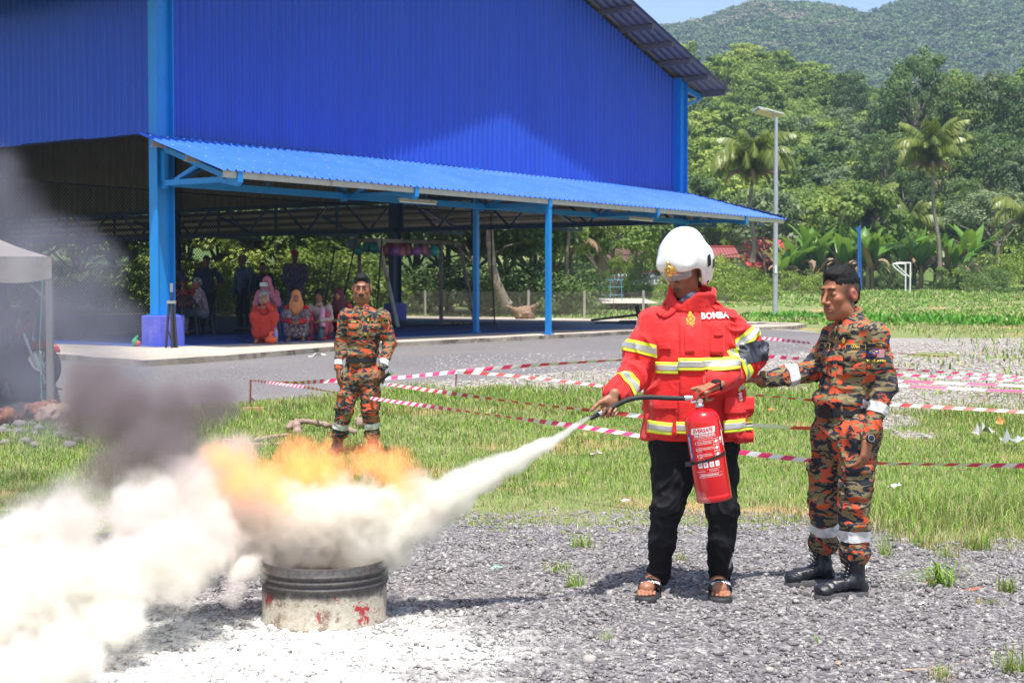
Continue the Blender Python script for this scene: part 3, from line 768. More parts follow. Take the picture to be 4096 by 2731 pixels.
def face_zones(Mx, skin, brow=True, tache=0.0, lips=(0.22, 0.06, 0.05), beard=0.0, stub=False):
    k = np.array(skin); z = []
    if stub: z.append((Mx, (0, -0.032, 0.022), (0.100, 0.088, 0.094), (0.040, 0.027, 0.023), 0.30)); z += [(Mx, (q*0.088, -0.010, -0.004), (0.018, 0.024, 0.038), tuple(k*np.array([1.08, 1.0, 0.95])), 0.3) for q in (-1, 1)]
    z.append((Mx, (0, 0.09, -0.030), (0.03, 0.03, 0.02), tuple(k*1.06), 0.6))
    for q in (-1, 1):
        z.append((Mx, (q*0.042, 0.07, -0.022), (0.03, 0.03, 0.022), tuple(k*np.array([1.12, 1.0, 0.97])), 0.8))
        z.append((Mx, (q*0.031, 0.088, 0.008), (0.018, 0.02, 0.010), tuple(k*0.66), 0.6))
        if brow:
            z.append((Mx, (q*0.030, 0.092, 0.034), (0.023, 0.03, 0.0066), (0.02, 0.014, 0.012), 0.4))
    z.append((Mx, (0, 0.094, -0.0655), (0.0235, 0.02, 0.0125), lips, 0.3))
    z.append((Mx, (0, 0.10, -0.0655), (0.020, 0.02, 0.0022), (0.04, 0.012, 0.01), 0.5))
    if tache:
        z.append((Mx, (0, 0.10, -0.0495), (0.031*min(1, tache+0.1), 0.03, 0.0082), tuple(np.array((0.02, 0.015, 0.013))*tache+k*(1-tache)), 0.4))
    if beard:
        z.append((Mx, (0, 0.07, -0.09), (0.05, 0.05, 0.035), tuple(k*(1-0.35*beard)), 0.9))
    return z
def eyes(parent, Mx, white=(0.13, 0.105, 0.095), gaze=(0, 0), openf=1.0):
    wm = M('eye_white', white, 0.3, var=0.03); im = M('iris_brown', (0.018, 0.010, 0.007), 0.2, var=0.02)
    for q in (-1, 1):
        m = MB(); sp = [(math.sin(math.pi*i/8), -math.cos(math.pi*i/8)) for i in range(9)]
        Rr = Mx.to_3x3(); m.mat(0).lathe([(r*0.0115, z*0.0055*openf) for r, z in sp], (0, 0, 0), 12)
        m.mat(1).lathe([(0.0, 0.0), (0.0058, 0.0)], (0, 0, 0), 10)
        V = []
        for i, v in enumerate(m.v):
            v = Vector(v)
            if m is not None: pass
            V.append(v)
        nb = 9*12
        VV = [Mx @ Vector((q*0.031+v.x, 0.0790+v.y*0.75, 0.0085+v.z)) for v in V[:nb]]
        VV += [Mx @ Vector((q*0.031+gaze[0]+v.x, 0.0880, 0.0085+gaze[1]+v.y*0.9*openf)) for v in V[nb:]]
        m.v = [tuple(v) for v in VV]; m.build('eye', [wm, im], parent)
class Decal:
    """flat shapes laid on a sculpted surface by projection"""
    def __init__(s, obj, off=0.003):
        me = obj.data; s.V = mverts(me); pl = [tuple(p.vertices) for p in me.polygons]
        s.bvh = BVHTree.FromPolygons([Vector(v) for v in s.V.tolist()], pl); s.off = off; s.parent = obj.parent
    def lay(s, name, V2, F, org, u, v, mat, n=None, off=None, parent=None, mi=None, dist=0.5):
        u = Vector(u).normalized(); v = Vector(v).normalized(); n = u.cross(v).normalized() if n is None else Vector(n).normalized(); org = Vector(org)
        out = []; last = None; off = s.off if off is None else off
        for x, y in V2:
            p = org+u*x+v*y; h = s.bvh.ray_cast(p+n*dist, -n, dist*2)
            if h[0] is not None: q = h[0]+n*off; last = (q-p).dot(n)
            else: q = p+n*(last if last is not None else 0)
            out.append(q)
        me = bpy.data.meshes.new(name); me.from_pydata([tuple(q) for q in out], [], F)
        if mi is not None: me.polygons.foreach_set('material_index', mi)
        me.polygons.foreach_set('use_smooth', [True]*len(F)); me.update()
        return link(name, me, mat, parent or s.parent)
def grid2(w_, h_, nx, ny, shear=0.0, x0=0, y0=0, edge=None):
    V = []; F = []
    for j in range(ny+1):
        for i in range(nx+1):
            x = w_*(i/nx-0.5); y = h_*(j/ny-0.5)
            if edge: x, y = edge(i/nx, j/ny, x, y)
            V.append((x0+x+shear*y, y0+y))
    for j in range(ny):
        for i in range(nx): a = j*(nx+1)+i; F.append((a, a+1, a+nx+2, a+nx+1))
    return V, F
_TXT = {}
def text2(txt, size, bold=0.0, wide=1.0, align='CENTER'):
    cu = bpy.data.curves.new('t', 'FONT'); cu.body = txt; cu.size = size; cu.align_x = align; cu.align_y = 'CENTER'; cu.offset = bold; cu.resolution_u = 2
    o = bpy.data.objects.new('t', cu); S.collection.objects.link(o); bpy.context.view_layer.update()
    dg = bpy.context.evaluated_depsgraph_get(); me = bpy.data.meshes.new_from_object(o.evaluated_get(dg))
    V = [(v.co.x*wide, v.co.y) for v in me.vertices]; F = [tuple(p.vertices) for p in me.polygons]
    bpy.data.objects.remove(o); bpy.data.curves.remove(cu); bpy.data.meshes.remove(me); return V, F
def join2(parts):
    V = []; F = []; mi = []
    for i, (v, f) in enumerate(parts):
        n = len(V); V += v; F += [tuple(n+a for a in q) for q in f]; mi += [i]*len(f)
    return V, F, mi
def ring2(r0, r1, n=20, a0=0, a1=360, cx=0, cy=0):
    V = []; F = []
    for i in range(n+1):
        a = R(a0+(a1-a0)*i/n); V += [(cx+r0*math.cos(a), cy+r0*math.sin(a)), (cx+r1*math.cos(a), cy+r1*math.sin(a))]
    for i in range(n): F.append((2*i, 2*i+1, 2*i+3, 2*i+2))
    return V, F
def band(src, a, b, t0, t1, name, mat, parent=None, off=0.003, rmax=0.2, n=None, axis=None, keep=None):
    """strip cut from a garment's surface between two planes across the line a-b"""
    me = src.data; V = mverts(me).astype(float); a = np.array(a, float); b = np.array(b, float); ax = b-a if axis is None else np.array(axis, float)
    L = np.linalg.norm(b-a); ax = ax/np.linalg.norm(ax)
    t = (V-a) @ ax; c = a+(b-a)/L*np.clip((V-a) @ ((b-a)/L), 0, L)[:, None]; rr = np.linalg.norm(V-c, axis=1)
    ok = (rr < rmax) & (t > t0-0.02) & (t < t1+0.02)
    if keep is not None: ok &= keep(V)
    N = np.empty(len(V)*3, np.float32); me.vertices.foreach_get('normal', N); N = N.reshape(-1, 3)
    F = np.empty(len(me.polygons)*4, np.int32); me.polygons.foreach_get('vertices', F); F = F.reshape(-1, 4)
    F = F[ok[F].all(1)]; us, inv = np.unique(F, return_inverse=True); F = inv.reshape(-1, 4)
    m2 = mesh_np(name, V[us]+N[us]*off, F, True)
    bm = bmesh.new(); bm.from_mesh(m2)
    for tt, sg in ((t0, -1), (t1, 1)):
        bmesh.ops.bisect_plane(bm, geom=bm.verts[:]+bm.edges[:]+bm.faces[:], plane_co=Vector(a+ax*tt), plane_no=Vector(ax*sg), clear_outer=True)
    bm.to_mesh(m2); bm.free()
    return link(name, m2, mat, parent or src.parent)
# ================================================================== FABRICS
def camo(name, sc=1.0):
    t = NT(name); v = t.mapp(t.coord(), (1.0*sc, 1.0*sc, 2.3*sc), (0.15, 0.1, 0.4))
    a = t.noise(v, 8.5, 2.0, 0.45, 1.9); b_ = t.noise(t.mapp(v, (1, 1, 1), (0, 0, 0), (5, 3, 1)), 9.5, 2.0, 0.45, 2.0)
    c = t.mix(t.ramp(b_, [(0.485, 0.0), (0.49, 1.0)], 'CONSTANT'), (0.250, 0.200, 0.100), (0.036, 0.040, 0.055))
    c = t.mix(t.ramp(a, [(0.565, 0.0), (0.57, 1.0)], 'CONSTANT'), c, (0.66, 0.105, 0.042))
    wv = t.noise(t.coord(), 420, 2, 0.5); c = t.mix(t.math('MULTIPLY', wv, 0.22), c, (0.02, 0.02, 0.02))
    t.base(c); t.rough(0.85); t.p.inputs['Specular IOR Level'].default_value = 0.2; t.bump(t.noise(t.coord(), 28, 5, 0.6), 0.35, 0.012); return t.m
camoA = camo('camouflage_cloth'); camoB = camo('camouflage_cloth_b', 0.92)
redc = M('turnout_red', (0.70, 0.024, 0.024), 0.72, var=0.14, vs=9, bump=0.45, bs=22, bd=0.012, spec=0.25, sheen=0.15, alt=(0.60, 0.03, 0.03), altf=0.6)
seamr = M('seam_red', (0.42, 0.014, 0.016), 0.8)
yel = M('fluorescent_yellow', (0.80, 0.90, 0.06), 0.6, var=0.08, vs=30)
refl = M('reflective_grey', (0.46, 0.46, 0.45), 0.35, 0.25, var=0.06, vs=20)
silv = M('reflective_silver', (0.70, 0.69, 0.70), 0.3, 0.25, var=0.14, vs=26, bump=0.3, bs=40)
blackc = M('black_cloth', (0.006, 0.006, 0.009), 0.7, var=0.3, vs=12, bump=0.4, bs=20, bd=0.01, spec=0.25)
blackp = M('black_plastic', (0.014, 0.014, 0.016), 0.38, var=0.2)
rubber = M('black_rubber', (0.02, 0.02, 0.022), 0.65, var=0.3, vs=20, bump=0.3)
leather = M('boot_leather', (0.012, 0.013, 0.019), 0.42, var=0.3, vs=18, bump=0.35, bs=70, alt=(0.05, 0.045, 0.045), altf=0.66)
padm = M('elbow_pad', (0.030, 0.034, 0.050), 0.55, var=0.2, vs=30, bump=0.4, bs=160, bd=0.002)
helmw = M('helmet_white', (0.86, 0.86, 0.86), 0.16, var=0.02, vs=30, coat=0.6)
goldm = M('gold_plate', (0.80, 0.46, 0.20), 0.22, 0.95, var=0.1, vs=25)
goldr = M('gold_relief', (0.85, 0.55, 0.16), 0.35, 0.9, var=0.2, vs=60, bump=0.5, bs=120)
threadm = M('gold_thread', (0.85, 0.46, 0.03), 0.6, var=0.15, vs=60)
whitep = M('white_print', (0.80, 0.79, 0.78), 0.6, var=0.05)
navyb = M('navy_badge', (0.012, 0.014, 0.05), 0.7)
steelm = M('bright_steel', (0.68, 0.68, 0.70), 0.25, 0.9)
hairm = M('black_hair', (0.008, 0.0075, 0.008), 0.6, var=0.5, spec=0.25, vs=60, bump=0.8, bs=180, bd=0.006, aniso=(1, 1, 0.3))
hairg = M('grey_hair', (0.30, 0.30, 0.31), 0.5, var=0.4, vs=40, bump=0.8, bs=120, bd=0.006, alt=(0.10, 0.10, 0.105), altf=0.5)
skinm = skin_mat('skin')
clearv = NT('visor_clear'); clearv.base((0.75, 0.78, 0.82)); clearv.rough(0.05); clearv.p.inputs['Transmission Weight'].default_value = 0.55; clearv.p.inputs['IOR'].default_value = 1.1; clearv.p.inputs['Alpha'].default_value = 0.5; clearv = clearv.m
# print colours for the small flag
fred = M('print_red', (0.60, 0.02, 0.03), 0.7); fblue = M('print_blue', (0.02, 0.03, 0.30), 0.7); fyel = M('print_yellow', (0.85, 0.62, 0.05), 0.7)
def crest(dc, org, u, v, size, mat, par=None, back=None):
    """round service crest: sun disc, wreath ring, flame, ribbon"""
    s_ = size
    if back is not None: dc.lay('badge', *grid2(s_*1.25, s_*1.55, 6, 8), org, u, v, back, parent=par)
    P = [ring2(0.0, 0.13*s_, 14, 0, 360, 0, 0.62*s_), ring2(0.15*s_, 0.19*s_, 18, 200, 340, 0, 0.62*s_)]
    for k in range(18):
        a = -60+k*300/17.0+180+30
        a = -240+k*(300/17.0)
        P.append(ring2(0, 0.065*s_, 6, 0, 360, 0.40*s_*math.cos(R(a+90-30)), 0.40*s_*math.sin(R(a+90-30))))
    P.append(ring2(0.26*s_, 0.30*s_, 24))
    P.append(([(-0.16*s_, -0.12*s_), (0.16*s_, -0.12*s_), (0.09*s_, 0.02*s_), (0.0, 0.22*s_), (-0.09*s_, 0.02*s_)], [(0, 1, 2, 3, 4)]))
    for q in (-1, 1): P.append(([(q*0.02*s_, 0.0), (q*0.2*s_, 0.16*s_), (q*0.16*s_, 0.2*s_)], [(0, 1, 2)] if q > 0 else [(0, 2, 1)]))
    P.append(grid2(0.86*s_, 0.09*s_, 8, 1, edge=lambda i, j, x, y: (x, y-0.42*s_-0.14*s_*(1-(2*i-1)**2))))
    P.append(grid2(0.46*s_, 0.09*s_, 6, 1, y0=-0.70*s_))
    V, F, mi = join2(P); dc.lay('crest', V, F, org, u, v, mat, off=dc.off+0.0012, parent=par)
# ================================================================== FIREFIGHTER TRAINEE
YF = 7.45; bF = gp(W(2735, 1155, YF).x, YF)
def jf(px, py, dy=0.0): return W(px, py, YF+dy)-bF
ff = empty('person', bF, 0, 'person in red turnout jacket and white helmet spraying powder from an extinguisher', 'person')
J = dict(fwd=Vector((-0.2, -1, 0)), hipL=jf(2860, 1770, 0.0), hipR=jf(2690, 1770, 0.0), shL=jf(2935, 1300, 0.02), shR=jf(2600, 1300, 0.0),
         neck=jf(2775, 1240, 0.04), jaw=jf(2760, 1165, 0.03), elL=jf(3008, 1425, 0.03), wrL=jf(2868, 1545, -0.27), elR=jf(2565, 1480, -0.02), wrR=jf(2452, 1588, -0.27),
         knL=jf(2890, 2030, -0.04), knR=jf(2668, 2030, -0.04), anL=jf(2878, 2310, 0.02), anR=jf(2618, 2310, 0.02))
hF = headM(jf(2733, 1063, 0.0), (-0.50, -0.75, -0.40), 1.02)
hF2 = headM(jf(2729, 1074, 0.0), (-0.50, -0.75, -0.40), 1.10)
s = Sculpt(); body_ops(s, J, 0.93); head_ops(s, hF2, ears=False)
hand_ops(s, jf(2452, 1588, -0.315), (-0.35, -0.10, -0.85), (-0.10, -1, 0.05), side=1, curl=(62, 70, 45), thumb=(0.25, 0.1), sc=0.98, spread=0.06)
hand_ops(s, jf(2866, 1540, -0.275), (-0.80, -0.30, -0.30), (-0.1, 0.25, -0.9), side=-1, curl=(62, 62, 40), thumb=(0.0, 0.1), sc=0.98)
for q, (fx, fy) in (('R', (2590, 2372)), ('L', (2884, 2375))):
    a = J['an'+q]; tz = 0.045; toe = G(fx, fy, 0.04)-bF; toe.z = tz
    s.cap(a, (a.x, a.y+0.03, 0.05), 0.036, 0.036, 0.03).cap((a.x, a.y+0.02, 0.055), toe+Vector((0.0, 0.05, 0.012)), 0.036, 0.038, 0.03, fl=(0, 0, 1), ff=1.2)
    for k in range(5):
        x = (k-2)*0.0185*(-1 if q == 'R' else 1); l = (0.0, 0.008, 0.005, -0.003, -0.012)[k]
        # big toe on the inner side
        rr = (0.0135, 0.0095, 0.009, 0.0085, 0.008)[k]; p = toe+Vector((-x, 0.02, -0.002)); s.cap(p, p+Vector((-0.004, -0.032-l, -0.008)), rr, rr*0.95, 0.003)
mfb = s.mesh('person_body', 0.0042)
SK1 = (0.36, 0.155, 0.085)
zs = face_zones(hF2, (0.30, 0.125, 0.07), tache=0.3, lips=(0.13, 0.045, 0.045))
for q, (fx, fy) in (('R', (2590, 2372)), ('L', (2884, 2375))):
    toe = G(fx, fy, 0.04)-bF
    for k in range(5):
        x = (k-2)*0.0185*(-1 if q == 'R' else 1); zs.append((Matrix.Translation(toe+Vector((-x-0.004, -0.012, 0.052-0.04+0.045-0.04))), (0, 0, 0), (0.007, 0.012, 0.008), (0.62, 0.36, 0.30), 0.4))
col = paint(mverts(mfb), SK1, [(hF, (0, 0, 0), (0.13, 0.16, 0.16), (0.30, 0.125, 0.07), 0.4)]+zs)
vattr(mfb, 'tint', col); body1 = link('body', mfb, skinm, ff); eyes(ff, hF2, openf=0.25)
# trousers
s = Sculpt(); s.cap(J['hipL'], J['hipR'], 0.125, None, 0.04).cap((J['hipL']+J['hipR'])/2, (J['hipL']+J['hipR'])/2+Vector((0, 0, 0.12)), 0.15, 0.15, 0.04, fl=(0, 1, 0), ff=1.2)
for q, x0, x1 in (('R', 2690, 2640), ('L', 2872, 2880)):
    s.chain([J['hip'+q], jf(2692 if q == 'R' else 2872, 1900, -0.01), J['kn'+q], jf(2650 if q == 'R' else 2885, 2170, -0.02), jf(x1 if q == 'L' else 2632, 2305, 0.03)], [0.116, 0.100, 0.079, 0.066, 0.058], 0.03)
for q in (-1, 1): pass
s.box((0, 0, -0.5+jf(2640, 2335).z-0.005), (2, 2, 0.5), 0.001, 0.006, sub=1)
f1 = folds(0.0065, 12, 11, (1, 1, 0.9), 0.5)
trs = link('trousers', s.mesh('trousers', 0.0065, f1), blackc, ff)
dcT = Decal(trs)
wst = M('white_stripe', (0.75, 0.75, 0.76), 0.6)
for xo in (0, 14, 28):      # three side stripes on the outer left leg
    pts = [(2926+xo*0.4, 2150), (2915+xo*0.5, 2210), (2905+xo*0.6, 2260), (2922+xo*0.5, 2318)]
    vv = []
    for i in range(3): vv.append((pts[i], pts[i+1]))
    V = []; F = []
    for i, (px, py) in enumerate(pts):
        p = jf(px, py, 0); V += [(p.x-0.003, p.z), (p.x+0.003, p.z)]
    F = [(2*i, 2*i+1, 2*i+3, 2*i+2) for i in range(3)]
    dcT.lay('side_stripe', V, F, (0, 0, 0), (1, 0, 0), (0, 0, 1), wst, n=(0.35, -1, 0), off=0.002)
tv, tf = text2('adidas', 0.07, 0.002)
dcT.lay('leg_print', tv, tf, jf(2935, 2010, 0), (0.06, 0, -1), (0.55, -0.8, 0.1), wst, n=(0.85, -0.9, 0), off=0.0015)
# slide sandals
for q, (fx, fy) in (('R', (2590, 2372)), ('L', (2884, 2375))):
    toe = G(fx, fy, 0.04)-bF; a = J['an'+q]; mid = Vector(((toe.x+a.x)/2, 0, 0))
    s = Sculpt(); s.cap((toe.x-0.004, toe.y-0.005, 0.0), (a.x, a.y+0.05, 0.0), 0.062, 0.050, 0.02); s.box((0, 0, 0.030+0.5), (3, 3, 0.5), 0.001, 0.004, sub=1).box((0, 0, -0.5), (3, 3, 0.5), 0.001, 0.002, sub=1)
    sh = link('sandal', s.mesh('sole', 0.005), rubber, ff)
    s = Sculpt(); ct = toe*0.62+Vector((a.x, a.y+0.03, 0))*0.38; s.ell((ct.x, ct.y, 0.045), (0.062, 0.058, 0.052), 0.01).ell((ct.x, ct.y, 0.040), (0.052, 0.1, 0.044), 0.004, sub=1).box((ct.x, ct.y-0.5-0.042, 0.05), (0.2, 0.5, 0.2), 0.001, 0.004, sub=1).box((0, 0, -0.47), (3, 3, 0.5), 0.001, 0.002, sub=1)
    st = link('strap', s.mesh('strap', 0.004), blackp, sh); st.parent = sh
    tv, tf = text2('avansa', 0.030, 0.0006, 1.25)
    dd = Decal(st, 0.0015); dd.lay('strap_print', tv, tf, (ct.x, ct.y-0.018, 0.075), (1, 0, 0.0), (0, 0.55, 0.84), whitep, parent=sh, dist=0.12)
# jacket
def zz(py): return jf(2735, py).z
s = Sculpt()
secs = [(zz(1757), 0.066, 0.0, 0.272, 0.175), (zz(1700), 0.066, 0.0, 0.268, 0.175), (zz(1590), 0.06, 0.0, 0.250, 0.170), (zz(1500), 0.052, 0.0, 0.235, 0.165), (zz(1430), 0.048, 0.0, 0.232, 0.165),
        (zz(1350), 0.045, 0.01, 0.240, 0.160), (zz(1290), 0.042, 0.02, 0.225, 0.140), (zz(1245), 0.038, 0.02, 0.165, 0.112), (zz(1205), 0.036, 0.02, 0.10, 0.095)]
s.loft(secs, 0.03, 2.3)
s.cap(jf(2625, 1302, 0.0), jf(2570, 1395, -0.01), 0.088, 0.078, 0.06).cap(jf(2570, 1395, -0.01), jf(2545, 1480, -0.03), 0.080, 0.078, 0.04).cap(jf(2545, 1480, -0.03), jf(2468, 1572, -0.24), 0.078, 0.062, 0.02)
s.cap(jf(2910, 1305, 0.02), jf(2985, 1385, 0.02), 0.092, 0.090, 0.06).cap(jf(2985, 1385, 0.02), jf(2998, 1430, 0.01), 0.090, 0.088, 0.03).cap(jf(2998, 1435, 0.01), jf(2864, 1528, -0.22), 0.086, 0.066, 0.02)
fj = folds(0.0085, 8.5, 21, (1, 1, 0.8), 0.5)
def fjd(V):
    d = fj(V); z = V[:, 2]
    # fuller folds on the sleeves, calmer on the chest
    arm = np.clip((np.abs(V[:, 0]-0.05)-0.15)/0.08, 0, 1); return d*(0.45+0.9*arm)
jk = link('jacket', s.mesh('jacket', 0.0062, fjd), redc, ff); dj = Decal(jk, 0.003)
# collar
s = Sculpt(); cx, cyy = jf(2765, 1190).x, 0.005
s.X = Matrix.Translation((cx, cyy, zz(1190))) @ Matrix.Rotation(R(14), 4, 'X') @ Matrix.Rotation(R(6), 4, 'Y')
s.loft([(-0.055, 0, 0, 0.142, 0.118), (0.0, 0, 0, 0.128, 0.112), (0.055, 0, 0.0, 0.122, 0.108)], 0.01, 2.2)
s.loft([(-0.1, 0, 0, 0.092, 0.082), (0.2, 0, 0, 0.108, 0.095)], 0.01, 2.2, sub=1)
s.box((-0.045, -0.16, 0.086), (0.060, 0.12, 0.085), 0.01, 0.02, Matrix.Rotation(R(45), 3, 'Y'), sub=1)
cl = link('collar', s.mesh('collar', 0.005, folds(0.005, 14, 5)), redc, ff)
# collar points lying on the chest
for px0, sg in ((2705, -1), (2855, 1)):
    V, F = grid2(0.10, 0.055, 6, 4, shear=0.0, edge=lambda i, j, x, y: (x, y-0.012*math.sin(i*3.1)))
    o = dj.lay('collar_point', V, F, jf(px0-(40 if sg < 0 else -35), 1228 if sg < 0 else 1232), (1, 0, 0.50*(-sg) if sg > 0 else 0.75), (-0.5 if sg > 0 else -0.6, 0, 1), redc, n=(0, -1, 0), off=0.012)
    so = o.modifiers.new('s', 'SOLIDIFY'); so.thickness = 0.008
def patch(name, px, py, w_, h_, mat, off=0.006, th=0.006, rot=0.0, parent=None, n=(0, -1, 0), edge=None, dc=None, nx=8, ny=8):
    dc = dc or dj; V, F = grid2(w_, h_, nx, ny, edge=edge); c, s_ = math.cos(rot), math.sin(rot)
    o = dc.lay(name, V, F, jf(px, py), (c, 0, s_), (-s_, 0, c), mat, n=n, off=off, parent=parent)
    if th: so = o.modifiers.new('s', 'SOLIDIFY'); so.thickness = th; so.offset = -1
    return o
patch('front_flap', 2753, 1430, 0.125, 0.40*1.05, redc, 0.007, 0.005, 0.0)
patch('front_flap', 2742, 1665, 0.11, 0.215, redc, 0.008, 0.005, 0.02)
for px in (2706, 2800): patch('seam', px, 1420, 0.003, 0.36, seamr, 0.0085, 0, nx=1, ny=20)
patch('chest_pocket', 2855, 1347, 0.066, 0.165, redc, 0.022, 0.016, -0.06); patch('pocket_flap', 2858, 1310, 0.048, 0.075, redc, 0.030, 0.006, -0.05)
patch('chest_pocket', 2742, 1355, 0.046, 0.13, redc, 0.012, 0.003, 0.02, edge=lambda i, j, x, y: (x, y+(0.016*(1-abs(2*i-1)) if j > 0.9 else 0))); patch('pocket_flap', 2645, 1380, 0.058, 0.030, redc, 0.016, 0.008, 0.03)
patch('flap_pocket', 2640, 1670, 0.120, 0.225, redc, 0.026, 0.024, 0.02); patch('pocket_flap', 2640, 1600, 0.128, 0.070, redc, 0.036, 0.006, 0.05)
patch('flap_pocket', 2945, 1680, 0.145, 0.200, redc, 0.024, 0.022, -0.02); patch('pocket_flap', 2940, 1612, 0.160, 0.085, redc, 0.034, 0.006, -0.06)
patch('shoulder_tab', 2852, 1214, 0.060, 0.034, redc, 0.016, 0.006, -0.75); patch('shoulder_tab', 2645, 1236, 0.07, 0.030, redc, 0.014, 0.006, 0.75)
patch('seam', 2905, 1262, 0.0025, 0.11, seamr, 0.002, 0, 0.35, nx=1, ny=8); patch('seam', 2932, 1330, 0.0025, 0.10, seamr, 0.002, 0, -0.1, nx=1, ny=8)
# reflective tape: chest, hem, sleeves
core = lambda V: (np.abs(V[:, 0]-0.05) < 0.235)
def tape(a, b, t0, t1, rmax, keep=None, src=jk, axis=None, off=0.0):
    y = band(src, a, b, t0, t1, 'reflective_tape', yel, off=0.0040+off, rmax=rmax, keep=keep, axis=axis); w_ = t1-t0
    g_ = band(src, a, b, t0+w_*0.27, t1-w_*0.27, 'tape_centre', refl, off=0.0056+off, rmax=rmax, keep=keep, axis=axis, parent=y); return y
zc = zz(1455); za = Vector((0.05, 0, 0.7)); zb = Vector((0.05, 0, 1.5))
nearfront = lambda V: (np.abs(V[:, 0]-0.045) < 0.222)
patch('reflective_tape', 2655, 1465, 0.108, 0.058, yel, 0.012, 0.003, 0.0); patch('tape_centre', 2655, 1465, 0.108, 0.027, refl, 0.0135, 0.002, 0.0)
patch('reflective_tape', 2747, 1450, 0.128, 0.062, yel, 0.017, 0.003, 0.0); patch('tape_centre', 2747, 1450, 0.128, 0.030, refl, 0.0185, 0.002, 0.0)
patch('reflective_tape', 2866, 1445, 0.19, 0.060, yel, 0.014, 0.003, 0.04); patch('tape_centre', 2866, 1445, 0.19, 0.029, refl, 0.0155, 0.002, 0.04)
patch('reflective_tape', 2628, 1700, 0.115, 0.062, yel, 0.030, 0.003, -0.06); patch('tape_centre', 2628, 1700, 0.115, 0.029, refl, 0.0318, 0.002, -0.06)
patch('reflective_tape', 2712, 1698, 0.085, 0.060, yel, 0.013, 0.003, -0.02); patch('tape_centre', 2712, 1698, 0.085, 0.028, refl, 0.0145, 0.002, -0.02)
patch('reflective_tape', 2935, 1690, 0.155, 0.062, yel, 0.030, 0.003, 0.05); patch('tape_centre', 2935, 1690, 0.155, 0.030, refl, 0.0318, 0.002, 0.05)
tape(jf(2585, 1340, 0), jf(2562, 1430, -0.01), 0.045, 0.105, 0.125, lambda V: V[:, 0] < -0.105)
tape(jf(2545, 1480, -0.03), jf(2468, 1572, -0.24), 0.155, 0.21, 0.11)
tape(jf(2910, 1305, 0.02), jf(2985, 1385, 0.02), 0.065, 0.125, 0.135, lambda V: V[:, 0] > 0.245, axis=(0.62, 0, -0.9))
tape(jf(2998, 1435, 0.01), jf(2862, 1528, -0.18), 0.105, 0.165, 0.115, lambda V: V[:, 1] < 0.1)
band(jk, jf(2985, 1385, 0.02), jf(2998, 1430, 0.01), -0.005, 0.10, 'elbow_pad', padm, off=0.006, rmax=0.16, keep=lambda V: (V[:, 0] > 0.262))
for a, b, r0 in ((jf(2475, 1566, -0.22), jf(2452, 1590, -0.28), 0.040), (jf(2876, 1522, -0.22), jf(2866, 1540, -0.265), 0.040)):
    s = Sculpt(); d = (b-a).normalized(); s.cap(a-d*0.01, b+d*0.006, r0, r0*0.86, 0.01); link('cuff', s.mesh('cuff', 0.005), blackc, ff)
# knitted glove part over the back of the spraying hand
for txt, px, py, sz, u, v in (('BOMBA', 2849, 1261, 0.044, (1, 0, 0.035), (-0.035, 0, 1)), ('999', 2945, 1580, 0.032, (0.12, 0, -1), (1, 0, 0.12))):
    tv, tf = text2(txt, sz, 0.0011, 0.95); dj.lay('lettering', tv, tf, jf(px, py), u, v, whitep, n=(0, -1, 0), off=0.012 if txt == 'BOMBA' else 0.038)
crest(dj, jf(2751, 1273), (1, 0, 0), (0, 0, 1), 0.050, threadm)
dj.off = 0.0095; crest(dj, jf(2751, 1273), (1, 0, 0), (0, 0, 1), 0.050, threadm); dj.off = 0.003
# shirt collar inside
s = Sculpt(); s.cap(jf(2768, 1232, 0.0), jf(2762, 1212, 0.0), 0.066, 0.062, 0.01); link('shirt_collar', s.mesh('shirt_collar', 0.006), M('pale_shirt', (0.10, 0.13, 0.24), 0.8, alt=(0.5, 0.52, 0.58), vs=40), ff)
# ---------------- helmet (worn: part of the figure)
hh = empty('helmet', (0, 0, 0)); hh.parent = ff
s = Sculpt(); s.X = hF
s.ell((0, -0.018, 0.050), (0.120, 0.150, 0.126), 0.02)
s.cap((0, -0.035, 0.132), (0, -0.110, 0.108), 0.046, 0.042, 0.05)
for q in (-1, 1):
    s.ell((q*0.088, -0.040, -0.040), (0.034, 0.066, 0.088), 0.05); s.ell((q*0.098, -0.065, 0.01), (0.026, 0.045, 0.050), 0.05)
s.ell((0, -0.10, -0.03), (0.098, 0.062, 0.08), 0.04)
s.cap((-0.065, 0.092, 0.040), (0.065, 0.092, 0.040), 0.02, None, 0.05)
s.box((0, 0.15, -0.095), (0.112, 0.145, 0.105), 0.04, 0.012, sub=1)
s.ell((0, -0.005, -0.01), (0.094, 0.115, 0.125), 0.01, sub=1); s.box((0, 0, -0.235), (0.3, 0.3, 0.12), 0.01, 0.02, sub=1)
shell = link('shell', s.mesh('shell', 0.0042), helmw, hh)
s = Sculpt(); s.X = hF; s.ell((0, 0.124, 0.040), (0.036, 0.016, 0.030), 0.02)
for q in (-1, 1): s.cap((q*0.01, 0.124, 0.024), (q*0.085, 0.074, 0.020), 0.020, 0.006, 0.015)
link('front_plate', s.mesh('front_plate', 0.0036), goldm, hh)
s = Sculpt(); s.X = hF; s.ell((0, 0.152, 0.040), (0.024, 0.010, 0.026), 0.004).ell((0, 0.152, 0.040), (0.014, 0.02, 0.016), 0.004, sub=1).ell((0, 0.154, 0.040), (0.011, 0.009, 0.012), 0.004).ell((0, 0.146, 0.074), (0.010, 0.008, 0.011), 0.004).ell((0, 0.152, 0.012), (0.018, 0.008, 0.006), 0.004)
link('crest', s.mesh('crest', 0.0025), goldr, hh)
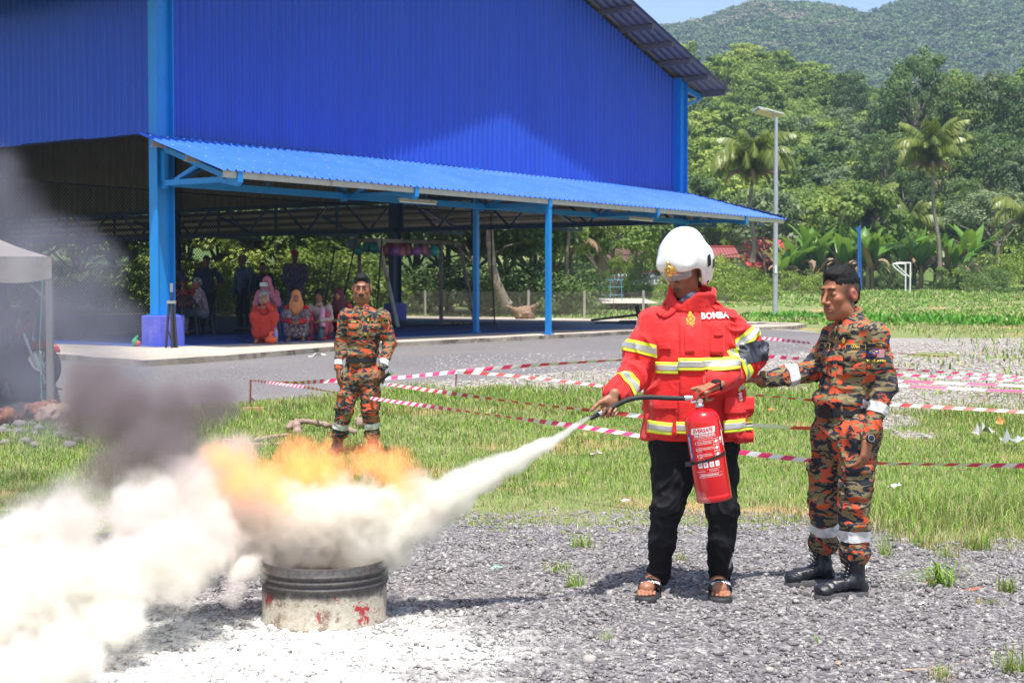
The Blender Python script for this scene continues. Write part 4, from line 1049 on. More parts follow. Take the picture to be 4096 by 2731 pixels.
s = Sculpt(); s.X = hF; s.ell((0, -0.010, 0.012), (0.112, 0.160, 0.10), 0.01).ell((0, -0.012, 0.012), (0.108, 0.155, 0.096), 0.003, sub=1).box((0, 0, 0.125), (0.3, 0.3, 0.11), 0.005, 0.005, sub=1).box((0, 0, -0.13), (0.3, 0.3, 0.105), 0.005, 0.005, sub=1).box((0, -0.25, 0), (0.3, 0.33, 0.3), 0.01, 0.01, sub=1)
link('visor', s.mesh('visor', 0.003), clearv, hh)
hd = Decal(shell, 0.002); lx = hF.to_3x3() @ Vector((-1, 0, 0)); ly = hF.to_3x3() @ Vector((0, 1, 0)); lz = hF.to_3x3() @ Vector((0, 0, 1))
def onh(y, z): return hF @ Vector((-0.16, y, z))
for (y, z, w_, h_, sh) in ((-0.022, 0.018, 0.026, 0.056, 0.25), (-0.060, -0.014, 0.026, 0.046, 0.1)):
    V, F = grid2(w_, h_, 4, 6, shear=sh); hd.lay('vent', V, F, onh(y, z), -ly, lz, blackp, n=lx, off=0.004, parent=hh)
V, F = ring2(0, 0.0075, 12); hd.lay('screw_cap', V, F, onh(-0.012, -0.092), -ly, lz, blackp, n=lx, off=0.002, parent=hh)
m = MB(); p0 = hF @ Vector((-0.088, -0.01, -0.085)); p1 = hF @ Vector((-0.045, 0.02, -0.122)); p2 = hF @ Vector((0.0, 0.045, -0.130)); p3 = hF @ Vector((0.03, 0.05, -0.160))
m.tube([p0, p0.lerp(p1, 0.5), p1, p2, p3], [0.009, 0.011, 0.012, 0.010, 0.012], 8); m.build('chin_strap', blackc, hh)
# ================================================================== EXTINGUISHER (held: a thing of its own)
YX = 7.13; ea = W(2797, 1612, YX); eb = W(2858, 1998, YX); axd = (ea-eb); Lx = axd.length
ext = empty('fire_extinguisher', eb, 0, 'red dry powder fire extinguisher hanging from the hand of the person in the helmet', 'extinguisher')
ext.rotation_euler = (0, math.atan2(axd.x, axd.z), 0)
exred = NT('extinguisher_red'); v = exred.coord(); z = exred.n.new('ShaderNodeSeparateXYZ'); exred.ln(v, z.inputs[0])
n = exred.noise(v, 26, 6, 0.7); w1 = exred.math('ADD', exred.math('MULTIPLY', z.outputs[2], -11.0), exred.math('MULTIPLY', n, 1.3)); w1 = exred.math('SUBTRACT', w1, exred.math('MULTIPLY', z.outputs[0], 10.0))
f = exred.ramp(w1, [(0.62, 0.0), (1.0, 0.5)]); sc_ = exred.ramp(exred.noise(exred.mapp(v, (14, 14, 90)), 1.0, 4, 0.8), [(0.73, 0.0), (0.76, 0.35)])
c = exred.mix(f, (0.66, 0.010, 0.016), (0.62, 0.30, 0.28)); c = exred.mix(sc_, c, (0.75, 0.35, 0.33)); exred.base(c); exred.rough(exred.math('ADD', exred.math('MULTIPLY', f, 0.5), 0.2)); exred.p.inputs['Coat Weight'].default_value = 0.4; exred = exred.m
RX = 0.0865
prof = [(0.0, 0.004), (0.070, 0.002), (0.083, 0.0), (0.0865, 0.004), (0.0865, 0.028), (0.0858, 0.030), (0.0865, 0.033), (RX, 0.385)]
for k in range(1, 10): a = R(k*9.6); prof.append((0.024+(RX-0.024)*math.cos(a)**0.8, 0.385+0.062*math.sin(a)))
prof += [(0.020, 0.452), (0.019, 0.468)]
cyl = MB().lathe(prof, (0, 0, 0), 48).build('cylinder', exred, ext)
vm = MB().lathe([(0.022, 0.462), (0.022, 0.474), (0.017, 0.476), (0.017, 0.50), (0.012, 0.505), (0.0, 0.505)], (0, 0, 0), 16).tube([(-0.012, 0, 0.488), (-0.040, 0, 0.488)], 0.010, 10)
vm.build('valve', steelm, ext)
MB().lathe([(0.0, -0.012), (0.017, -0.012), (0.019, -0.006), (0.019, 0.008)], (0.002, -0.020, 0.490), 18, True, Matrix.Rotation(R(90), 3, 'X')).build('gauge', steelm, ext)
MB().lathe([(0.0, 0.0), (0.013, 0.0)], (0.002, -0.0325, 0.490), 14, True, Matrix.Rotation(R(90), 3, 'X')).build('gauge_dial', M('dial', (0.5, 0.35, 0.32), 0.3), ext)
hx = M('handle_red', (0.62, 0.012, 0.016), 0.35, coat=0.2)
MB().bar((-0.022, 0, 0.515), (0.115, 0.004, 0.560), 0.024, 0.004).bar((-0.022, 0.0, 0.500), (-0.022, 0, 0.53), 0.024, 0.02).build('lever', hx, ext)
MB().bar((-0.015, 0, 0.502), (0.11, 0.004, 0.520), 0.022, 0.006).build('carry_handle', hx, ext)
m = MB().lathe([(RX+0.0015, 0.205), (RX+0.004, 0.205), (RX+0.004, 0.217), (RX+0.0015, 0.217)], (0, 0, 0), 40, False)
vv = []
for v in m.v: vv.append((v[0], v[1], v[2]+v[0]*0.17))
m.v = vv; m.box((-RX-0.012, -0.02, 0.196), (0.035, 0.022, 0.02)); m.build('strap', blackp, ext)
m = MB().tube([(RX+0.002, -0.02, 0.33), (RX-0.004, -0.035, 0.36), (RX-0.012, -0.035, 0.39)], 0.0025, 6); m.build('hook', steelm, ext)
def onx(name, V, F, x0, z0, mat, off=0.0008, a0=-0.10, mi=None):
    out = []
    for x, y in V:
        a = (x+x0)/RX+a0; rr = RX+off; out.append((rr*math.sin(a), -rr*math.cos(a), y+z0))
    me = bpy.data.meshes.new(name); me.from_pydata(out, [], F)
    if mi is not None: me.polygons.foreach_set('material_index', mi)
    me.update(); return link(name, me, mat, ext)
prw = whitep
V, F = grid2(0.124, 0.029, 16, 2, shear=0.18); onx('label_panel', V, F, -0.005, 0.352, prw)
V, F = text2('EVERSAFE', 0.0265, 0.0009, 0.86); V = [(x+y*0.18, y) for x, y in V]; onx('brand_print', V, F, -0.005, 0.352, M('label_red', (0.62, 0.01, 0.03), 0.5), 0.0014)
ptx = [('FIRE EXTINGUISHER', 0.0150, 0.0004, 0.0, 0.328), ('9 KG. ABC POWDER (STORED PRESSURE TYPE)', 0.0070, 0.0, 0.0, 0.3175), ('FIRE TEST RATING : 27A 144B', 0.0068, 0.0, 0.0, 0.310)]
for a, sz, bo_, x0, z0 in ptx: V, F = text2(a, sz, bo_, 0.78); onx('label_print', V, F, x0, z0, prw)
blk = [('1', 0.016, -0.052, 0.293), ('2', 0.016, -0.050, 0.262), ('3', 0.016, -0.050, 0.231)]
for a, sz, x0, z0 in blk: V, F = text2(a, sz, 0.0004); onx('label_print', V, F, x0, z0, prw)
lines = [('ROTATE PIN TO BREAK SEAL & PULL OUT PIN', 0.301), ('PUSING PIN UNTUK MEMUTUSKAN TALI', 0.294), ('KESELAMATAN DAN TARIK KUNCI-PICU', 0.287), ('AIM NOZZLE AT FIRE BASE FROM APPROX 2m', 0.268), ('HALAKAN PENYEMBUR KEPANGKAL API DARI', 0.261), ('JARAK 2m', 0.254), ('SQUEEZE LEVER, RELEASE TO STOP', 0.237), ('TEKAN PICU, LEPASKAN PICU UNTUK', 0.230), ('BERHENTI', 0.223)]
for a, z0 in lines: V, F = text2(a, 0.0062, 0.0001, 0.62, 'LEFT'); onx('label_print', V, F, -0.041, z0, prw)
P = []
for k in range(3): P.append(join2([grid2(0.030, 0.0012, 4, 1, x0=0, y0=0.014-k*0+0), grid2(0.030, 0.0012, 4, 1, y0=-0.014), grid2(0.0012, 0.028, 1, 2, x0=-0.0148), grid2(0.0012, 0.028, 1, 2, x0=0.0148), ([(-0.010, -0.006), (0.006, -0.008), (0.011, 0.002), (0.0, 0.009), (-0.006, 0.003)], [(0, 1, 2, 3, 4)])])[:2])
for k in range(3): onx('pictogram', P[k][0], P[k][1], 0.052, 0.294-0.031*k, prw)
for k, ch in enumerate('ABC/'):
    V, F = grid2(0.021, 0.026, 3, 2); onx('class_panel', V, F, -0.045+k*0.029, 0.186+0.004*k*0, prw)
    V, F = text2(ch, 0.016, 0.0004); onx('class_print', V, F, -0.045+k*0.029, 0.186, M('label_red', (0.62, 0.01, 0.03), 0.5), 0.0016)
for a, x0, z0 in (('FOR ALL FIRES EXCEPT METAL, FREE HAND AND', 0.02, 0.164), ('FREE HAND IN EXPLOSION HOP', 0.02, 0.158), ('UNTUK SEMUA API KECUALI LOGAM', 0.02, 0.152), ('KEEP UPRIGHT  SIMPAN MENEGAK', -0.045, 0.155)):
    V, F = text2(a, 0.0055, 0, 0.55); onx('label_print', V, F, x0, z0, prw)
V, F = text2('EVERSAFE EXTINGUISHER SDN. BHD.', 0.0075, 0.0003, 0.75); onx('label_print', V, F, -0.005, 0.136, prw)
V, F, mi = join2([grid2(0.125, 0.0008, 12, 1, y0=y) for y in (0.143, 0.130, 0.126)]); onx('label_rule', V, F, 0, 0, prw)
V, F = grid2(0.020, 0.130, 3, 6); onx('label_panel', V, F, -0.089, 0.275, M('label_blue', (0.05, 0.05, 0.42), 0.5))
V, F = text2('ABC POWDER', 0.0165, 0.0005, 1.0); V = [(-y, x) for x, y in V]; onx('label_print', V, F, -0.089, 0.275, prw, 0.0016)
V, F = grid2(0.014, 0.075, 2, 3); onx('bar_code', V, F, 0.108, 0.300, prw)
V, F = ring2(0, 0.011, 6); onx('test_mark', V, F, 0.085, 0.300, prw); V, F = text2('SIRIM', 0.008); onx('label_print', V, F, 0.085, 0.283, prw)
# hose with nozzle
hose = empty('hose_and_nozzle', (0, 0, 0)); hose.parent = ext; bpy.context.view_layer.update()
Xi = (Matrix.Translation(eb) @ Matrix.Rotation(ext.rotation_euler.y, 4, 'Y')).inverted(); hose.matrix_local = Xi
hp = [W(2772, 1592, 7.13), W(2745, 1593, 7.13), W(2690, 1592, 7.12), W(2600, 1588, 7.11), W(2540, 1592, 7.10), W(2500, 1603, 7.10), W(2462, 1622, 7.10), W(2430, 1640, 7.09), W(2402, 1652, 7.08)]
def crv(pts, n=6):
    out = []
    for i in range(len(pts)-1):
        p0 = pts[max(i-1, 0)]; p1 = pts[i]; p2 = pts[i+1]; p3 = pts[min(i+2, len(pts)-1)]
        for k in range(n):
            t = k/n; out.append(0.5*((2*p1)+(p2-p0)*t+(2*p0-5*p1+4*p2-p3)*t*t+(3*p1-p0-3*p2+p3)*t**3))
    return out+[pts[-1]]
hc = crv(hp, 24); MB().tube(hc, [0.0128 if k % 3 else 0.0120 for k in range(len(hc))], 10).build('hose', rubber, hose)
MB().tube([W(2770, 1592, 7.13), W(2738, 1593, 7.13)], 0.0155, 12).build('ferrule', steelm, hose)
n0, n1 = W(2404, 1651, 7.08), W(2392, 1657, 7.07); MB().tube([n0, n1], 0.0150, 12).build('ferrule', steelm, hose)
MB().tube([n1, W(2386, 1661, 7.07), W(2360, 1674, 7.06)], [0.0135, 0.0115, 0.0095], 12).build('nozzle', blackp, hose)
# ================================================================== UNIFORMED OFFICERS
def side_of(f): return Vector((-f.y, f.x, 0)).normalized()      # toward the wearer's left
def uniform(root, J, m, seed, h=0.006, waist=None, fat=1.0, boots=True, amp=0.0075):
    fw = J['fwd']; lf = side_of(fw); P = lambda n: Vector(J[n]); yaw = Matrix.Rotation(math.atan2(lf.y, lf.x), 3, 'Z')
    wz = J['belt']; mid = Vector(J['waistc']); ch = (P('shL')+P('shR'))/2
    s = Sculpt()
    s.cap(mid+Vector((0, 0, 0.02)), ch-Vector((0, 0, 0.13)), 0.140*fat, 0.158*fat, 0.05, fl=fw, ff=1.22).cap(ch-Vector((0, 0, 0.13)), ch-Vector((0, 0, 0.05)), 0.158*fat, 0.13*fat, 0.05, fl=fw, ff=1.3)
    s.ell(mid+Vector((0, 0, 0.055)), (0.156*fat, 0.132*fat, 0.052), 0.04, yaw)
    s.cap(P('shL')-lf*0.02-Vector((0, 0, 0.01)), P('shR')+lf*0.02-Vector((0, 0, 0.01)), 0.062, None, 0.05).cap(ch, P('neck'), 0.085, 0.068, 0.05)
    for q in 'LR':
        s.cap(P('sh'+q), P('el'+q), 0.064*fat, 0.058, 0.03).cap(P('el'+q), P('wr'+q), 0.058, 0.043, 0.015)
        s.cap(P('wr'+q), P('wr'+q)+(P('wr'+q)-P('el'+q)).normalized()*0.015, 0.046, 0.042, 0.01)
    s.box(mid-Vector((0, 0, 0.25)), (0.172*fat, 0.172, 0.25), 0.001, 0.006, yaw, sub=1)
    sh = link('shirt', s.mesh('shirt', h, folds(amp, 11, seed, (1, 1, 0.8), 0.4)), m, root)
    s = Sculpt(); s.cap(P('hipL'), P('hipR'), 0.115*fat, None, 0.04).cap((P('hipL')+P('hipR'))/2, mid-Vector((0, 0, 0.02)), 0.145*fat, 0.138*fat, 0.04, fl=fw, ff=1.2)
    for q in 'LR':
        a = P('an'+q); k = P('kn'+q); bl = a+(k-a).normalized()*0.06
        s.cap(P('hip'+q), k, 0.102*fat, 0.078, 0.03).cap(k, bl, 0.078, 0.066, 0.02).ell(bl+Vector((0, 0, 0.01)), (0.069, 0.073, 0.045), 0.03)
    s.box(mid+Vector((0, 0, 0.5)), (1, 1, 0.5), 0.001, 0.01, sub=1)
    tr = link('trousers', s.mesh('trousers', h, folds(amp*1.25, 10, seed+3, (1, 1, 0.9), 0.4)), m, root)
    # belt
    s = Sculpt(); s.X = Matrix.Translation(mid) @ yaw.to_4x4(); s.loft([(-0.026, 0, 0, 0.146*fat, 0.124*fat), (0.026, 0, 0, 0.146*fat, 0.124*fat)], 0.004, 2.2, cut=0.004); link('belt', s.mesh('belt', h*0.8), M('webbing_belt', (0.012, 0.013, 0.02), 0.6, bump=0.4, bs=120), root)
    # cargo pockets
    dt = Decal(tr); ds = Decal(sh)
    for q, sg in (('L', 1), ('R', -1)):
        k = P('kn'+q)*0.55+P('hip'+q)*0.45; V, F = grid2(0.13, 0.15, 6, 6)
        nn = (lf*sg*0.8+fw*0.6).normalized(); uu = Vector((0, 0, 1)).cross(nn)
        o = dt.lay('cargo_pocket', V, F, k-Vector((0, 0, 0.05)), uu, (0, 0, 1), m, n=nn, off=0.014); so = o.modifiers.new('s', 'SOLIDIFY'); so.thickness = 0.012; so.offset = -1
        V, F = grid2(0.135, 0.05, 6, 3); o = dt.lay('pocket_flap', V, F, k+Vector((0, 0, 0.025)), uu, (0, 0, 1), m, n=nn, off=0.019); so = o.modifiers.new('s', 'SOLIDIFY'); so.thickness = 0.005; so.offset = -1
        bl = P('an'+q); kk = P('kn'+q); d = (kk-bl).length
        band(tr, bl, kk, 0.13, 0.185, 'reflective_band', silv, off=0.004, rmax=0.13)
        band(sh, P('el'+q), P('wr'+q), (P('wr'+q)-P('el'+q)).length*J.get('bandat', 0.42), (P('wr'+q)-P('el'+q)).length*J.get('bandat', 0.42)+0.052, 'reflective_band', silv, off=0.004, rmax=0.085, keep=J.get('keep'+q))
    # chest pockets with flaps, name tapes
    up = Vector((0, 0, 1))
    for sg in (-1, 1):
        c = ch-Vector((0, 0, 0.145))+lf*sg*0.075; V, F = grid2(0.105, 0.115, 6, 6)
        nn = (fw+lf*sg*0.25).normalized(); uu = up.cross(nn)
        o = ds.lay('chest_pocket', V, F, c, uu, up, m, n=nn, off=0.009); so = o.modifiers.new('s', 'SOLIDIFY'); so.thickness = 0.006; so.offset = -1
        V, F = grid2(0.11, 0.045, 6, 3, edge=lambda i, j, x, y: (x, y-(0.014*(1-abs(2*i-1)) if j < 0.1 else 0))); o = ds.lay('pocket_flap', V, F, c+up*0.048, uu, up, m, n=nn, off=0.014); so = o.modifiers.new('s', 'SOLIDIFY'); so.thickness = 0.004; so.offset = -1
        txt = J['tape'][0 if sg < 0 else 1]
        V, F = grid2(0.105, 0.026, 6, 2); ds.lay('name_tape', V, F, c+up*0.088, uu, up, fyel, n=nn, off=0.010); V, F = grid2(0.101, 0.0225, 6, 2); tp = ds.lay('name_tape', V, F, c+up*0.088, uu, up, navyb, n=nn, off=0.0115)
        V, F = text2(txt, 0.021, 0.0003, 0.9); ds.lay('tape_lettering', V, F, c+up*0.088, uu, up, fyel, n=nn, off=0.013)
    # placket and pointed collar
    V, F = grid2(0.034, 0.34, 3, 16); o = ds.lay('button_placket', V, F, ch-Vector((0, 0, 0.22)), up.cross(fw), up, m, n=fw, off=0.007); so = o.modifiers.new('s', 'SOLIDIFY'); so.thickness = 0.005; so.offset = -1
    nk = P('neck'); s = Sculpt(); fw2 = (fw+Vector((0, 0, 0.0))).normalized()
    s.X = Matrix.Translation(nk+Vector((0, 0, -0.030))) @ yaw.to_4x4() @ Matrix.Rotation(R(15), 4, 'X')
    s.loft([(-0.030, 0, 0, 0.092, 0.088), (0.030, 0, 0, 0.078, 0.076)], 0.005, 2.0); s.loft([(-0.1, 0, 0, 0.068, 0.066), (0.1, 0, 0, 0.068, 0.066)], 0.004, 2.0, sub=1)
    s.box((0, -0.09, 0.03), (0.030, 0.06, 0.04), 0.004, 0.01, Matrix.Rotation(R(45), 3, 'Y'), sub=1)
    cl = link('collar', s.mesh('collar', h*0.8), m, root)
    for sg in (-1, 1):
        V = [(0, 0), (0.075, 0.03), (0.085, -0.03), (0.02, -0.075)]; V2, F2 = grid2(1, 1, 5, 5)
        q = [Vector(v+(0,)) for v in V]
        VV = [tuple((q[0].lerp(q[1], x+0.5).lerp(q[3].lerp(q[2], x+0.5), 0.5-y))[:2]) for x, y in V2]; VV = [(x*sg, y) for x, y in VV]
        if sg < 0: F2 = [f[::-1] for f in F2]
        o = ds.lay('collar_point', VV, F2, nk+fw*0.02-Vector((0, 0, 0.075))+lf*0.0, up.cross(fw), up, m, n=(fw+up*0.5).normalized(), off=0.013); so = o.modifiers.new('s', 'SOLIDIFY'); so.thickness = 0.005
        crest(ds, nk+fw*0.04-Vector((0, 0, 0.118))+lf*sg*0.050, up.cross(fw), up, 0.020, fred if sg < 5 else fyel, back=None) if False else None
    ds.off = 0.016; crest(ds, nk+fw*0.04-Vector((0, 0, 0.105))+lf*0.052, up.cross(fw), up, 0.020, fyel, back=navyb); ds.off = 0.003
    return sh, tr, ds, dt
def boots(root, J, toes, h=0.005, laces=True):
    for q in 'LR':
        a = Vector(J['an'+q]); t = Vector(toes[q]); d = Vector((t.x-a.x, t.y-a.y, 0)).normalized(); L = 0.0
        heel = Vector((a.x, a.y, 0))-d*0.035; s = Sculpt()
        s.cap(a+Vector((0, 0, 0.10)), (a.x, a.y, 0.09), 0.050, 0.045, 0.02).cap((a.x, a.y, 0.09), (heel.x, heel.y, 0.045), 0.044, 0.038, 0.02)
        s.cap(Vector((a.x, a.y, 0.08))+d*0.02, Vector((t.x, t.y, 0.045))-d*0.05, 0.044, 0.038, 0.03, fl=(0, 0, 1), ff=1.15).ell(Vector((t.x, t.y, 0.040))-d*0.045, (0.044, 0.046, 0.031), 0.025)
        s.box((a.x, a.y, -0.488), (1, 1, 0.5), 0.001, 0.004, sub=1)
        o = link('boot', s.mesh('boot_upper', h, folds(0.0035, 22, 6)), leather, root)
        s = Sculpt(); s.cap((heel.x, heel.y, 0.0), Vector((t.x, t.y, 0.0))-d*0.05, 0.046, 0.054, 0.01); s.box((0, 0, 0.534), (3, 3, 0.5), 0.001, 0.004, sub=1); s.box((0, 0, -0.5), (3, 3, 0.5), 0.001, 0.002, sub=1)
        mdp = Vector((a.x, a.y, 0))+d*0.035; s.box((mdp.x, mdp.y, 0.0), (0.09, 0.018, 0.012), 0.004, 0.006, Matrix.Rotation(math.atan2(d.y, d.x)+R(90), 3, 'Z'), sub=1)
        link('sole', s.mesh('sole', h), M('sole_grey', (0.06, 0.06, 0.065), 0.75, bump=0.5, bs=60), o)
        if laces:
            pr = Vector((-d.y, d.x, 0))
            for k in range(7):
                u = k/6; c = (Vector((a.x, a.y, 0.205))+d*0.044).lerp(Vector((a.x, a.y, 0.100))+d*0.072, u)
                MB().tube([c-pr*0.026, c+d*0.005+Vector((0, 0, 0.003)), c+pr*0.026+Vector((0, 0, -0.012))], 0.0032, 5).build('lace', blackp, o)
                for sg in (-1, 1): MB().lathe([(0, 0.004), (0.005, 0.003), (0.006, 0)], c+pr*sg*0.030, 8, True, Matrix.Rotation(R(60), 3, 'Y')).build('eyelet', steelm, o)
            c = Vector((a.x, a.y, 0.20))+d*0.048
            for sg in (-1, 1): MB().tube([c, c+pr*sg*0.03+d*0.01+Vector((0, 0, 0.012)), c+pr*sg*0.03+d*0.012-Vector((0, 0, 0.03))], 0.003, 5).build('lace_end', blackp, o)
def crop(root, Mx, h=0.0042, mat=None, fade=True, low=0.012, seed=4):
    s = Sculpt(); s.X = Mx
    s.ell((0, -0.020, 0.040), (0.0772, 0.0978, 0.1010), 0.01).ell((0, -0.060, 0.000), (0.060, 0.052, 0.075), 0.02)
    s.ell((0, 0.012, 0.101), (0.054, 0.064, 0.033), 0.02)
    s.ell((0, 0.116, 0.010), (0.080, 0.075, 0.088), 0.010, sub=1)
    s.box((0, 0.026, -0.104), (0.2, 0.095, 0.135), 0.01, 0.03, sub=1)
    for q in (-1, 1): s.ell((q*0.085, -0.008, -0.010), (0.022, 0.024, 0.040), 0.006, sub=1)
    s.box((0, -0.05, -0.16), (0.2, 0.2, 0.095), 0.01, 0.012, sub=1)
    f = folds(0.0024, 55, seed)
    return link('hair', s.mesh('hair', h, f), mat or hairm, root)
# ---------------- the instructor beside the trainee
YO = 7.47; bO = gp(W(3375, 1155, YO).x, YO)
def jo(px, py, dy=0.0): return W(px, py, YO+dy)-bO
of = empty('person', bO, 0, 'person in orange camouflage uniform with close-cropped hair guiding the helmeted trainee', 'person')
fo = Vector((-0.82, -0.57, 0)).normalized()
JO = dict(fwd=fo, hipL=jo(3432, 1740, -0.09), hipR=jo(3330, 1740, 0.09), shL=jo(3500, 1335, -0.13), shR=jo(3335, 1340, 0.13), neck=jo(3402, 1275, 0.0), jaw=jo(3378, 1235, 0.0),
          elL=jo(3540, 1550, -0.14), wrL=jo(3478, 1728, -0.20), elR=jo(3250, 1480, 0.12), wrR=jo(3068, 1518, 0.05), knL=jo(3418, 2010, -0.13), knR=jo(3300, 2000, 0.10),
          anL=jo(3420, 2262, -0.12), anR=jo(3290, 2215, 0.19), belt=0, waistc=jo(3370, 1640, 0.0), tape=('ZONI', '17766'), bandat=0.38, keepR=None)
JO['anL'].z = max(JO['anL'].z, 0.14)
hO = headM(jo(3357, 1178, 0.0), (-0.80, -0.56, -0.10), 1.06)
s = Sculpt(); body_ops(s, JO, 0.95); head_ops(s, hO)
hand_ops(s, jo(3470, 1752, -0.21), (-0.12, -0.05, -1), (-0.75, 0.62, 0.0), side=1, curl=(16, 20, 14), thumb=(0.45, 0.35), sc=1.08)
hand_ops(s, jo(3050, 1520, 0.04), (-0.95, -0.15, 0.15), (-0.2, 0.2, -1), side=-1, curl=(20, 25, 20), thumb=(0.5, 0.4), sc=1.0)
mo = s.mesh('person_body', 0.0042); SKO = (0.36, 0.140, 0.072)
vattr(mo, 'tint', paint(mverts(mo), SKO, face_zones(hO, SKO, tache=0.75, lips=(0.34, 0.10, 0.09), beard=0.15, stub=True)+[(hO, (-0.085, -0.01, 0), (0.02, 0.03, 0.04), (0.42, 0.13, 0.085), 0.6)]))
link('body', mo, skinm, of); eyes(of, hO, openf=0.35); crop(of, hO)
sh, tr, ds, dt = uniform(of, JO, camoA, 33)
boots(of, JO, dict(L=G(3262, 2398)-bO, R=G(3142, 2345)-bO))
# sleeve patches on the near arm
nA = (side_of(fo)*0.9+fo*0.1).normalized(); uA = Vector((0, 0, 1)).cross(nA)
def pat(name, px, py, V, F, m, off): return ds.lay(name, V, F, jo(px, py, -0.2), uA, (0, 0, 1), m, n=nA, off=off)
V, F = grid2(0.062, 0.062, 6, 6); pat('flag_patch', 3512, 1420, V, F, navyb, 0.006)
P = []
for k in range(7): P.append(grid2(0.054, 0.0030, 4, 1, y0=0.0205-k*0.0062))
V, F, mi = join2(P); pat('flag_stripe', 3512, 1413, V, F, fred, 0.0085); V, F = grid2(0.054, 0.042, 4, 3); pat('flag_field', 3512, 1413, V, F, whitep, 0.0075)
V, F = grid2(0.027, 0.022, 3, 3); pat('flag_canton', 3502, 1405, V, F, fblue, 0.0092); V, F = ring2(0.0045, 0.0075, 14, 50, 310); pat('flag_moon', 3499, 1405, V, F, fyel, 0.0102); V, F = ring2(0, 0.0042, 8, 0, 360, 0.006); pat('flag_star', 3502, 1405, V, F, fyel, 0.0102)
V, F = text2('MALAYSIA', 0.0155, 0.0005, 0.85); pat('patch_lettering', 3512, 1443, V, F, fyel, 0.0085)
V, F = ring2(0.040, 0.060, 12, 55, 125, 0, -0.05); pat('arc_patch', 3513, 1372, V, F, navyb, 0.006); V, F = text2('BOMBA DAN PENYELAMAT', 0.0075, 0.0002, 0.6); V = [(x, y+0.004-x*x*9) for x, y in V]; pat('patch_lettering', 3513, 1372, V, F, fyel, 0.0085); V, F = text2('MALAYSIA', 0.0075, 0.0002, 0.7); pat('patch_lettering', 3513, 1380, V, F, fyel, 0.0085)
# belt fittings, watch
bc = JO['waistc']; lfO = side_of(fo)
for dx, dz in ((0.055, 0.010), (0.055, -0.012), (0.080, 0.010), (0.080, -0.012)):
    p = bc+lfO*0.128+fo*(0.055-dx)+Vector((0, 0, dz)); MB().lathe([(0.0, 0.006), (0.005, 0.005), (0.007, 0)], p+lfO*0.008, 10, True, Vector((0, 0, 1)).rotation_difference(lfO).to_matrix()).build('belt_stud', steelm, of)
MB().box(bc+fo*0.126, (0.022, 0.075, 0.062), math.atan2(fo.y, fo.x)).build('buckle', blackp, of)
for f_ in (0.10, -0.04): MB().box(bc+fo*f_+lfO*(0.129 if f_ < 0 else 0.09), (0.014, 0.010, 0.085), math.atan2(fo.y, fo.x)).build('belt_loop', camoA, of)
def watch(root, el, wr, n, m=blackp):
    d = (wr-el).normalized(); c = wr+d*0.035; n = (n-d*n.dot(d)).normalized(); w_ = empty('wristwatch', (0, 0, 0)); w_.parent = root
    Mr = Vector((0, 0, 1)).rotation_difference(d).to_matrix(); MB().lathe([(0.031, -0.012), (0.034, -0.010), (0.034, 0.010), (0.031, 0.012)], c, 20, True, Mr).build('watch_strap', m, w_)
    Mn = Vector((0, 0, 1)).rotation_difference(n).to_matrix(); MB().lathe([(0.0, 0.012), (0.019, 0.012), (0.023, 0.008), (0.023, 0.0)], c+n*0.030, 20, True, Mn).build('watch_case', m, w_)
    MB().lathe([(0.0155, 0.0128), (0.0175, 0.0128)], c+n*0.030, 20, True, Mn).build('watch_ring', steelm, w_)
watch(of, JO['elL'], JO['wrL'], Vector((0.25, -1, 0.15)))
# ---------------- the officer behind the barrier tape
YB = 13.6; bB = gp(W(1430, 1155, YB).x, YB)
def jb(px, py, dy=0.0): return W(px, py, YB+dy)-bB
ob = empty('person', bB, 0, 'person with black moustache in orange camouflage standing alone behind the flames', 'person')
fb = Vector((0.10, -1, 0)).normalized()
JB = dict(fwd=fb, hipL=jb(1478, 1510), hipR=jb(1412, 1510), shL=jb(1535, 1262), shR=jb(1382, 1262), neck=jb(1450, 1232), jaw=jb(1450, 1195, -0.02), elL=jb(1558, 1375, 0.02), wrL=jb(1530, 1462, -0.12),
          elR=jb(1365, 1375, 0.04), wrR=jb(1355, 1460, -0.04), knL=jb(1482, 1645, -0.04), knR=jb(1376, 1645, -0.04), anL=jb(1492, 1785, 0.02), anR=jb(1352, 1785, 0.02), belt=0, waistc=jb(1445, 1438), tape=('RAZIF', '17303'), bandat=0.78)
for q in 'LR': JB['an'+q].z = 0.13
hB = headM(jb(1447, 1157, 0.0), (0.05, -1, -0.06), 1.06)
s = Sculpt(); body_ops(s, JB); head_ops(s, hB, 1.2)
hand_ops(s, jb(1528, 1478, -0.13), (-0.25, -0.25, -0.9), (-0.45, 0.5, -0.2), side=1, curl=(55, 60, 40), thumb=(0.3, 0.3), sc=1.08)
hand_ops(s, jb(1355, 1472, -0.05), (-0.02, -0.12, -1), (0.9, 0.35, 0), side=-1, curl=(18, 22, 16), thumb=(0.4, 0.35), sc=1.08)
mo = s.mesh('person_body', 0.006); SKB = (0.30, 0.115, 0.062)
vattr(mo, 'tint', paint(mverts(mo), SKB, face_zones(hB, SKB, tache=1.0, lips=(0.24, 0.09, 0.08), stub=True)))
link('body', mo, skinm, ob); eyes(ob, hB, openf=0.32); crop(ob, hB, 0.006)
sh, tr, ds, dt = uniform(ob, JB, camoB, 57, 0.0075, fat=0.98)
boots(ob, JB, dict(L=JB['anL']+Vector((0.03, -0.2, 0)), R=JB['anR']+Vector((-0.05, -0.2, 0))), 0.008, laces=False)
V, F = grid2(0.036, 0.10, 3, 5); ds.lay('rank_slide', V, F, (JB['shL']+JB['shR'])/2-Vector((-0.005, 0, 0.135)), (1, 0, 0), (0, 0, 1), navyb, n=fb, off=0.016)
